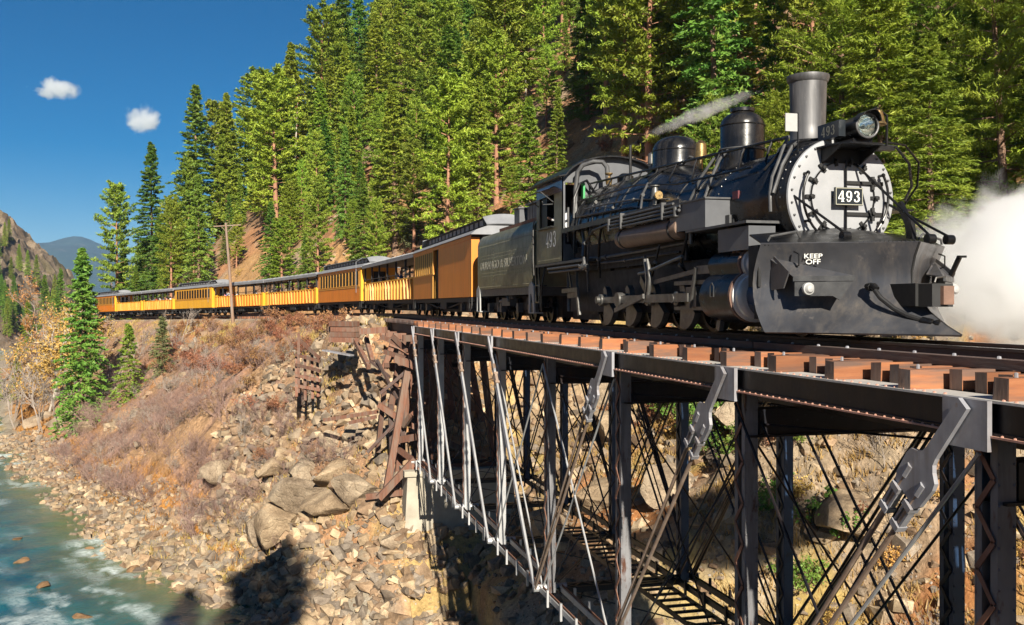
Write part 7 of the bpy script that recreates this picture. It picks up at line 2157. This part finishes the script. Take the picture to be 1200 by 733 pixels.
def shrubs():
    rng = random.Random(31)
    def scatter(n, keys, name, label, group, tr, wr=None, qr=None, sz=(0.8, 1.3), mind=1.2):
        done = []; tries = 0
        while len(done) < n and tries < n * 80:
            tries += 1
            t = rng.uniform(*tr)
            q = rng.uniform(*qr) if qr else rng.uniform(-34, -3)
            cx, cy, ca, cz = [float(v) for v in track(t)]
            x = cx + q * math.cos(ca); y = cy + q * math.sin(ca)
            zz, tt, qq, w, inr = terrain(np.array([x]), np.array([y]))
            if inr[0] or (wr and not (wr[0] < w[0] < wr[1])) or abs(qq[0]) < 2.6: continue
            px, py, D = cam_xy(x, y, zz[0])
            if px < -60 or px > 1260: continue
            if any((x - a) ** 2 + (y - b) ** 2 < mind * mind for a, b in done): continue
            done.append((x, y))
            sc = rng.uniform(*sz)
            spots = [(110, "near the riverbank spruce"), (165, "right of the riverbank spruce"), (215, "under the far cars"), (265, "left of the utility pole"), (310, "right of the utility pole"), (350, "left of the crib"), (430, "near the crib"), (520, "by the trestle"), (640, "behind the truss's left part"), (760, "behind the truss's middle"), (880, "behind the second hanger"), (1010, "left of the largest hanger"), (9999, "right of the largest hanger")]
            big = "big " if sc > sz[0] + 0.62 * (sz[1] - sz[0]) else ("little " if sc < sz[0] + 0.3 * (sz[1] - sz[0]) else "")
            plant_shrub(rng.choice(keys), name, x, y, sc, big + label + ", " + [n for m, n in spots if px < m][0], group, z=float(zz[0]))
    scatter(80, ["pink0", "pink1", "pink2", "grey0"], "bare_shrub", "leafless pinkish shrub low on the bank", "leafless shrubs on the lower bank", (49, 104), (3.8, 9.0), None, (0.5, 1.05), 1.0)
    scatter(70, ["grey0", "grey1", "pink2", "pink1"], "bare_shrub", "leafless grey shrub halfway up the bank", "leafless shrubs halfway up the bank", (56, 120), (6.0, 18), (-13, -4.5), (0.45, 0.95), 1.1)
    scatter(60, ["russet0", "russet1", "russet2", "russet1"], "russet_shrub", "low russet shrub on the bank top", "russet shrubs along the bank top", (58, 112), None, (-8.5, -3.0), (0.7, 1.25), 1.0)
    scatter(22, ["green0", "green1", "golden", "russet2"], "slope_shrub", "leafy shrub on the slope behind the train", "leafy shrubs on the slope behind the train", (56, 150), None, (4.5, 22), (0.7, 1.4), 2.0)
    scatter(64, ["green0", "green1", "golden", "golden"], "leafy_shrub", "green or gold shrub on rocks beyond the bridge", "leafy shrubs on the rocky slope beyond the bridge", (12, 46), None, (7.5, 18), (0.5, 1.15), 1.0)
    scatter(64, ["russet0", "russet1", "russet2", "grey1"], "russet_shrub", "rust red shrub on rocks beyond the bridge", "rust red shrubs on the rocky slope beyond the bridge", (10, 46), None, (6.5, 18), (0.4, 0.95), 1.0)
    for x, y, s in ((17.2, 38.2, 1.5), (16.6, 36.0, 1.2), (18.4, 39.5, 1.4), (16.2, 28.3, 1.0), (17.0, 29.2, 0.9), (15.6, 26.2, 0.9), (16.9, 33.4, 1.0)):
        plant_shrub("green%d" % (int(s * 10) % 3), "leafy_shrub", x, y, s, "bright green bush growing on the rocks seen through the truss", "bright green bushes seen through the truss")
shrubs()
plant_shrub("cotton_a", "cottonwood_tree", -22.2, 113.0, 1.0, "pale trunked cottonwood with thinning orange leaves left of the riverbank spruce", None, "tree")
for x, y, s, l in ((-27.5, 124, 0.95, "orange leaved cottonwood behind and left of the pale trunked one"), (-24.0, 131, 0.85, "faded orange cottonwood at the left edge of the valley trees"), (-19.5, 118, 0.7, "low orange cottonwood between the pale trunk and the spruce")):
    plant_shrub("cotton_b", "cottonwood_tree", x, y, s, l, None, "tree")
for i, (x, y, s) in enumerate(((-21.0, 108, 0.7), (-24.5, 116, 0.8), (-18.6, 106, 0.6), (-26.5, 128, 0.9), (-30, 136, 0.9), (-14.5, 104, 0.55), (-12.8, 108, 0.5), (-8, 103, 0.45))):
    plant_shrub("bare_tree", "bare_tree", x, y, s, "leafless grey brown young tree among the riverbank cottonwoods", "leafless young trees by the riverbank", "tree")

# dry grass: nobody could count the blades
def grass(name, label, mat, pick, n, hgt, seed):
    g = np.random.default_rng(seed)
    X = g.uniform(-30, 22, n * 14); Y = g.uniform(20, 130, n * 14)
    z, t, q, w, inr = terrain(X, Y)
    m = pick(X, Y, z, t, q, w, inr) & (~inr)
    X, Y, z = X[m][:n], Y[m][:n], z[m][:n]
    k = 9
    c = np.repeat(np.stack([X, Y, z], -1), k, 0) + g.normal(0, 0.13, (len(X) * k, 3)) * np.array([1, 1, 0])
    h = hgt * g.uniform(0.5, 1.2, len(c))
    d = unit(g.normal(0, 0.45, (len(c), 3)) + np.array([0, 0, 1.0])); s = unit(np.cross(d, g.normal(0, 1, (len(c), 3)))) * 0.018
    v = np.stack([c - s - [0, 0, 0.05], c + s - [0, 0, 0.05], c + d * h[:, None] + s * 0.2, c + d * h[:, None] - s * 0.2], 1).reshape(-1, 3)
    me = np_mesh(name, v, np.arange(len(v)).reshape(-1, 4), MAT[mat], False, {"shade": np.repeat(g.random(len(c)), 4)})
    o = stuff(obj(name, me)); o["label"] = label; o["category"] = "grass"
    return o
def _n(X, Y, s): return fbm(X / 4.0, Y / 4.0, s, 3)
grass("orange_grass", "orange dry grass in a band above the river stones", "orange_grass", lambda X, Y, z, t, q, w, r: (t > 50) & (np.abs(w - 4.6 - 1.2 * fbm(X / 7, Y / 7, 51, 4)) < 1.3) & (_n(X, Y, 3) > -0.2), 2600, 0.30, 1)
grass("golden_grass", "golden dry grass around the trestle foot and the upper bank", "dry_grass", lambda X, Y, z, t, q, w, r: ((t > 43) & (t < 58) & (q < -1) & (q > -14) & (_n(X, Y, 7) > 0.18)) | ((t > 56) & (q < -2.7) & (q > -5.5) & (_n(X, Y, 9) > -0.1)), 2600, 0.32, 2)
grass("slope_grass", "yellow and russet grass on the rocky slope beyond the bridge", "dry_grass", lambda X, Y, z, t, q, w, r: (t < 46) & (q > 5) & (q < 17) & (_n(X, Y, 11) > -0.15), 7000, 0.28, 3)
grass("gold_river_grass", "yellow gold plants along the edge of the river stones", "dry_grass", lambda X, Y, z, t, q, w, r: (t > 47) & (w > 0.1) & (w < 2.0) & (_n(X, Y, 15) > 0.05), 1500, 0.18, 4)
# ------------------------------------------------------------------ stones and boulders
def hull(seed, n=13, flat=0.62):
    g = np.random.default_rng(seed)
    # a knocked-about block: jittered box corners, a few broken off
    c = np.array([(a, b, d) for a in (-1, 1) for b in (-1, 1) for d in (-1, 1)], float) * g.uniform(0.55, 1.0, 3)
    p = c * g.uniform(0.55, 1.05, (8, 3)) + g.normal(0, 0.12, (8, 3))
    p = np.vstack([p, unit(g.normal(0, 1, (4, 3))) * g.uniform(0.7, 1.0, (4, 1))])
    p[:, 2] *= flat * g.uniform(0.8, 1.3)
    bm = bmesh.new()
    for q in p: bm.verts.new(q)
    r = bmesh.ops.convex_hull(bm, input=bm.verts)
    bmesh.ops.delete(bm, geom=[e for e in r["geom_interior"] if isinstance(e, bmesh.types.BMVert)], context='VERTS')
    bmesh.ops.triangulate(bm, faces=bm.faces)
    bm.verts.ensure_lookup_table(); bm.verts.index_update()
    V = np.array([v.co[:] for v in bm.verts]); F = np.array([[v.index for v in f.verts] for f in bm.faces])
    bm.free()
    return V, F
HULLS = [hull(500 + i) for i in range(14)]
TINTS = [(1.0, 0.94, 0.86), (1.3, 1.16, 0.96), (0.68, 0.64, 0.62), (1.12, 0.92, 0.74), (0.85, 0.84, 0.86), (1.5, 1.38, 1.18), (0.86, 0.70, 0.58)]
HMESH = []
for i, (V, F) in enumerate(HULLS):
    for c in ((i % 7), (i + 3) % 7):
        HMESH.append(np_mesh("stone", V, F, MAT["stone_mix"], False, {"tint": np.tile(np.array(TINTS[c]), (len(V), 1))}))

def rot_mats(g, n):
    q = unit(g.normal(0, 1, (n, 4)) * np.array([1, 0.25, 0.25, 1]))
    w, x, y, z = q.T
    return np.stack([1 - 2 * (y * y + z * z), 2 * (x * y - z * w), 2 * (x * z + y * w), 2 * (x * y + z * w), 1 - 2 * (x * x + z * z), 2 * (y * z - x * w), 2 * (x * z - y * w), 2 * (y * z + x * w), 1 - 2 * (x * x + y * y)], -1).reshape(n, 3, 3)

def stones():
    g = np.random.default_rng(64)
    spots = []
    def zone(n, xr, yr, pick, smin, smax, power=2.6):
        X = g.uniform(*xr, n); Y = g.uniform(*yr, n)
        z, t, q, w, inr = terrain(X, Y)
        m = pick(X, Y, t, q, w, inr)
        s = smin + (smax - smin) * g.random(n) ** power
        th = math.radians(14.39)
        CX = X * math.cos(th) - Y * math.sin(th); CY = Y * math.cos(th) + X * math.sin(th)
        m &= (np.abs(CX / CY) < 0.56)
        for x, y, zz, ss in zip(X[m], Y[m], z[m], s[m]): spots.append((x, y, zz, ss))
    zone(44000, (-26, 6), (42, 110), lambda X, Y, t, q, w, r: (~r) & (w > -0.5) & (w < 5.2), 0.055, 0.42, 3.6)
    zone(17000, (-6, 8), (33, 66), lambda X, Y, t, q, w, r: (~r) & ((w > 4.5) | ((t < 48) & (w > -0.3))) & (q < np.where(t < 46, 3.0, -1.8)) & ((t < 60) | (fbm(X / 5, Y / 5, 3, 3) > 0.1)), 0.045, 0.50, 5.0)
    zone(3000, (-26, 6), (60, 125), lambda X, Y, t, q, w, r: (~r) & (w > 5) & (q < -2.8) & (fbm(X / 5, Y / 5, 3, 3) > 0.05), 0.08, 0.55, 3.5)
    zone(12000, (4, 26), (18, 62), lambda X, Y, t, q, w, r: (~r) & (w > 0) & (q > -4) & (q < 17), 0.05, 0.45, 4.5)
    zone(2200, (5, 40), (50, 150), lambda X, Y, t, q, w, r: (q > 2.8) & (q < 30), 0.08, 0.60, 4)
    zone(500, (-26, 2), (42, 110), lambda X, Y, t, q, w, r: r & (w > -2.5) & (w < 9), 0.15, 0.42)
    S = np.array(spots)
    th = math.radians(14.39)
    depth = S[:, 1] * math.cos(th) + S[:, 0] * math.sin(th)
    order = np.argsort(-(S[:, 3] / depth))
    rng = random.Random(12)
    for i in order[:300]:
        x, y, z, s = S[i]
        o = obj("stone", HMESH[rng.randrange(len(HMESH))], ground, (x, y, z + s * 0.12), (rng.uniform(-0.4, 0.4), rng.uniform(-0.4, 0.4), rng.uniform(0, 6.28)))
        o.scale = (s, s * rng.uniform(0.75, 1.1), s * rng.uniform(0.75, 1.05))
    rest = S[order[300:]]
    RM = rot_mats(g, len(rest))
    VV = []; FF = []; TT = []; base = 0
    hi = g.integers(0, len(HULLS), len(rest)); ti = g.integers(0, len(TINTS), len(rest))
    for h in range(len(HULLS)):
        m = hi == h
        if not m.any(): continue
        V, F = HULLS[h]
        k = m.sum()
        P = np.einsum('nij,vj->nvi', RM[m], V) * (rest[m, 3] * g.uniform(0.8, 1.1, k))[:, None, None]
        P = P + np.stack([rest[m, 0], rest[m, 1], rest[m, 2] + rest[m, 3] * 0.10], -1)[:, None, :]
        f = F[None] + (np.arange(k) * len(V))[:, None, None] + base
        VV.append(P.reshape(-1, 3)); FF.append(f.reshape(-1, 3)); base += k * len(V)
        tt = np.array(TINTS)[ti[m]] * g.uniform(0.75, 1.15, (k, 1))
        TT.append(np.repeat(tt, len(V), 0))
    me = np_mesh("small_stones", np.vstack(VV), np.vstack(FF), MAT["stone_mix"], False, {"tint": np.vstack(TT)})
    stuff(obj("small_stones", me, ground))
stones()

def outcrop(name, label, cat, loc, size, seed, rz=0.0, mat="rock_grey", rough=0.24, sub=4, tint=(1, 1, 1), cuts=15, group=None):
    """boulder or ledge: a rounded block sliced by random fracture planes, then roughened"""
    g = np.random.default_rng(seed)
    bm = bmesh.new()
    bmesh.ops.create_icosphere(bm, subdivisions=sub, radius=1.0)
    V = np.array([v.co[:] for v in bm.verts]); F = np.array([[v.index for v in f.verts] for f in bm.faces]); bm.free()
    for _ in range(cuts):
        n = unit(g.normal(0, 1, 3)); d = g.uniform(0.36, 0.78)
        h = V @ n - d
        V = V - np.where(h > 0, h, 0)[:, None] * n
    V = V * np.array(size)
    s = max(size)
    dn = fbm(V[:, 0] * 1.3 / s * 2 + seed, V[:, 1] * 1.3 / s * 2 + V[:, 2] * 1.1, seed, 5, 0.55)
    st = fbm(V[:, 2] * 3.0 / s + seed, (V[:, 0] + V[:, 1]) * 0.4 / s, seed + 9, 3)
    V = V + unit(V) * (rough * s * 0.30 * dn + 0.035 * s * st)[:, None]
    me = np_mesh(name, V, F, MAT[mat], False, {"tint": np.tile(np.array(tint), (len(V), 1)) * (0.9 + 0.25 * dn[:, None])})
    me.polygons.foreach_set("use_smooth", np.ones(len(F), bool)); me.set_sharp_from_angle(angle=math.radians(28))
    o = obj(name, me, None, loc, (g.uniform(-0.2, 0.2), g.uniform(-0.2, 0.2), rz))
    return tag(o, label, cat, group)

OUT = [(3.9, 48.6, (1.9, 1.3, 0.9), 0.3, "broad pale rock slab on the bank below the fallen rails"),
       (2.5, 49.6, (2.0, 1.3, 1.2), -0.4, "big cracked grey rock face left of the pale slab"),
       (4.5, 46.0, (1.7, 1.2, 0.8), 0.8, "low tan ledge left of the pier's foot"),
       (1.3, 50.4, (1.7, 1.3, 1.2), 1.4, "rounded grey ledge low on the bank beside the shadow's tip"),
       (3.7, 51.8, (0.72, 0.65, 0.6), 0.1, "pale round boulder under the fallen rails"),
       (4.6, 50.4, (1.0, 0.8, 0.6), 0.5, "brownish boulder left of the trestle's middle"),
       (2.9, 47.0, (1.7, 1.1, 0.8), 2.2, "long low ledge nearest the river stones"),
       (0.2, 52.6, (1.5, 1.2, 1.0), 0.9, "grey boulder half hidden by leafless shrubs"),
       (2.2, 52.6, (1.5, 1.0, 0.9), 0.2, "slanting grey slab above the big cracked rock face"),
       (0.9, 55.6, (1.4, 0.9, 0.8), 0.6, "tan slab on the upper bank left of the crib"),
       (5.4, 42.4, (0.8, 0.6, 0.5), 0.2, "dark angular boulder at the lower edge left of the truss shadow"),
       (-2.3, 61.5, (1.2, 0.9, 0.8), 0.2, "weathered boulder in the shrubs midway along the bank"),
       (-15.3, 97.0, (1.2, 1.0, 0.9), 0.2, "dark brown boulder at the foot of the riverbank spruce"),
       (-19.5, 107.0, (1.6, 1.4, 1.3), 0.2, "large tan boulder under the pale trunked cottonwood"),
       (-22.5, 112.5, (1.5, 1.3, 1.1), 1.0, "brown boulder by the upstream bend"),
       (18.4, 30.6, (2.4, 1.5, 1.4), 0.5, "grey layered ledge seen just under the girder at right"),
       (19.6, 28.0, (2.0, 1.3, 1.2), 1.2, "square grey ledge right of the layered one"),
       (20.8, 32.2, (2.6, 1.7, 1.7), 0.1, "tall grey ledge behind the layered one"),
       (17.4, 26.6, (1.5, 1.1, 1.0), 0.9, "pale boulder low on the slope at far right"),
       (17.2, 32.6, (1.9, 1.3, 1.0), 2.0, "cracked grey ledge left of the layered one"),
       (14.6, 33.0, (1.6, 1.1, 1.0), 0.3, "tan boulder seen through the middle of the truss"),
       (13.0, 36.2, (1.7, 1.2, 0.9), 1.9, "broad tan rock lying under the middle of the bridge"),
       (11.2, 37.2, (1.5, 1.0, 0.8), 0.4, "grey boulder under the bridge near the shadowed ground"),
       (16.8, 44.8, (1.9, 1.3, 1.2), 0.4, "tan boulder behind the left part of the truss"),
       (15.4, 40.8, (1.6, 1.2, 1.0), 2.4, "grey boulder below the green bush behind the truss")]
for i, (x, y, sz, rz, lab) in enumerate(OUT):
    z = zat(x, y)
    outcrop("boulder", lab, "boulder", (x, y, z + sz[2] * 0.22), tuple(1.18 * v for v in sz), 700 + i, rz, tint=((1.1, 1.06, 1.0) if i % 3 else (1.25, 1.15, 1.0)), group=None)
for i, (x, y, s, lab) in enumerate(((-10.0, 51.4, 0.55, "orange brown boulder in the rapids, leftmost of the nearer ones"), (-12.2, 56.6, 0.6, "rusty boulder with foam around it farther up the rapids"), (-7.4, 45.8, 0.7, "dark orange boulder at the bottom edge of the rapids"), (-6.2, 53.4, 0.5, "small orange boulder in the shallows below the gravel bar"), (-3.3, 48.3, 0.5, "pale grey stone standing in the shallows near the shadow"), (-3.8, 50.9, 0.42, "grey stone at the water's edge above the pale one"), (-5.1, 50.6, 0.38, "small tan stone awash left of the grey one"), (-13.6, 62.0, 0.45, "low brown stone awash by the tree shadow"), (-9.2, 58.5, 0.4, "flat ochre stone in mid river"))):
    outcrop("river_boulder", lab, "boulder", (x, y, WATER_Z - s * 0.05), (s * 0.85, s * 0.7, s * 0.42), 800 + i, i * 1.1, mat="stone_mix", sub=3, tint=(0.85, 0.62, 0.42) if i not in (4, 5) else (1.2, 1.2, 1.2), cuts=5)
# ------------------------------------------------------------------ steam and clouds
def vapour(name, label, cat, loc, size, density, scale, lo, hi, seed, detail=4.0, aniso=0.2, edge=0.35, rot=(0, 0, 0), lumps=None, warp=0.5):
    """closed lumpy mesh filled with white vapour of uneven density"""
    bm = bmesh.new()
    bmesh.ops.create_icosphere(bm, subdivisions=4, radius=1.0)
    me = bpy.data.meshes.new(name); bm.to_mesh(me); bm.free()
    m = bpy.data.materials.new(name); m.use_nodes = True
    nt = m.node_tree; nt.nodes.clear()
    out = nt.nodes.new("ShaderNodeOutputMaterial")
    pv = nt.nodes.new("ShaderNodeVolumePrincipled")
    pv.inputs["Color"].default_value = (0.99, 0.99, 0.99, 1); pv.inputs["Anisotropy"].default_value = aniso
    tc = coords(nt, "Object")
    mp = N(nt, "ShaderNodeMapping"); mp.inputs["Scale"].default_value = tuple(s * scale for s in size); mp.inputs["Location"].default_value = (seed, seed * 1.7, 0)
    nt.links.new(tc, mp.inputs[0])
    n = noise(nt, mp.outputs[0], 1.0, detail, 0.62, warp)
    # fall-off towards the outside of the puff
    ln = N(nt, "ShaderNodeVectorMath", operation='LENGTH'); nt.links.new(tc, ln.inputs[0])
    fall = N(nt, "ShaderNodeMapRange", interpolation_type='SMOOTHSTEP'); nt.links.new(ln.outputs["Value"], fall.inputs[0])
    for k, v in (("From Min", 1.0), ("From Max", 1.0 - edge * 2), ("To Min", -0.42), ("To Max", 0.12)): fall.inputs[k].default_value = v
    s = math_n(nt, 'ADD', n, fall.outputs[0])
    d = N(nt, "ShaderNodeMapRange", clamp=True); nt.links.new(s, d.inputs[0])
    for k, v in (("From Min", lo), ("From Max", hi), ("To Min", 0.0), ("To Max", density)): d.inputs[k].default_value = v
    nt.links.new(d.outputs[0], pv.inputs["Density"])
    nt.links.new(pv.outputs[0], out.inputs["Volume"])
    me.materials.append(m)
    o = obj(name, me, None, loc, rot); o.scale = size
    tag(o, label, cat)
    return o
v = vapour("steam_cloud", "thick white steam billowing from the far side of the engine's front", "steam", (13.6, 14.4, 1.05), (4.4, 2.6, 2.5), 3.4, 0.95, 0.42, 0.70, 3.0, detail=7, warp=0.7, edge=0.30)
v = vapour("steam_wisp", "thin pale trail of steam drifting from the pipe ahead of the cab", "steam", (9.45, 20.05, 4.74), (2.15, 0.30, 0.27), 4.5, 2.4, 0.34, 0.74, 9.0, rot=(0, -0.255, -0.894), edge=0.36, warp=0.8, detail=6)
def cloud(x, y, z, sx, sy, sz, seed, lab):
    return vapour("cloud", lab, "cloud", (x, y, z), (sx, sy, sz), 0.12, 0.026, 0.44, 0.66, seed, aniso=0.3, detail=7, warp=0.6, edge=0.42)
# two small fair-weather clouds a couple of kilometres off
cloud(-503, 2710, 554, 110, 60, 52, 5.0, "left of two small white clouds in the blue sky")
cloud(-288, 2655, 474, 95, 60, 70, 11.0, "small white cloud just left of the spur's tree tops")

# thin blue autumn air over the whole valley
def build_haze():
    m = bpy.data.materials.new("haze"); m.use_nodes = True
    nt = m.node_tree; nt.nodes.clear()
    out = nt.nodes.new("ShaderNodeOutputMaterial"); pv = nt.nodes.new("ShaderNodeVolumePrincipled")
    pv.inputs["Color"].default_value = (0.36, 0.60, 0.98, 1); pv.inputs["Density"].default_value = 0.00008; pv.inputs["Anisotropy"].default_value = 0.0
    nt.links.new(pv.outputs[0], out.inputs["Volume"])
    o = obj("haze", MB().span(-6700, 6700, -6700, 6700, -62, 402).mesh("haze", m))
    return stuff(o)
haze = build_haze()
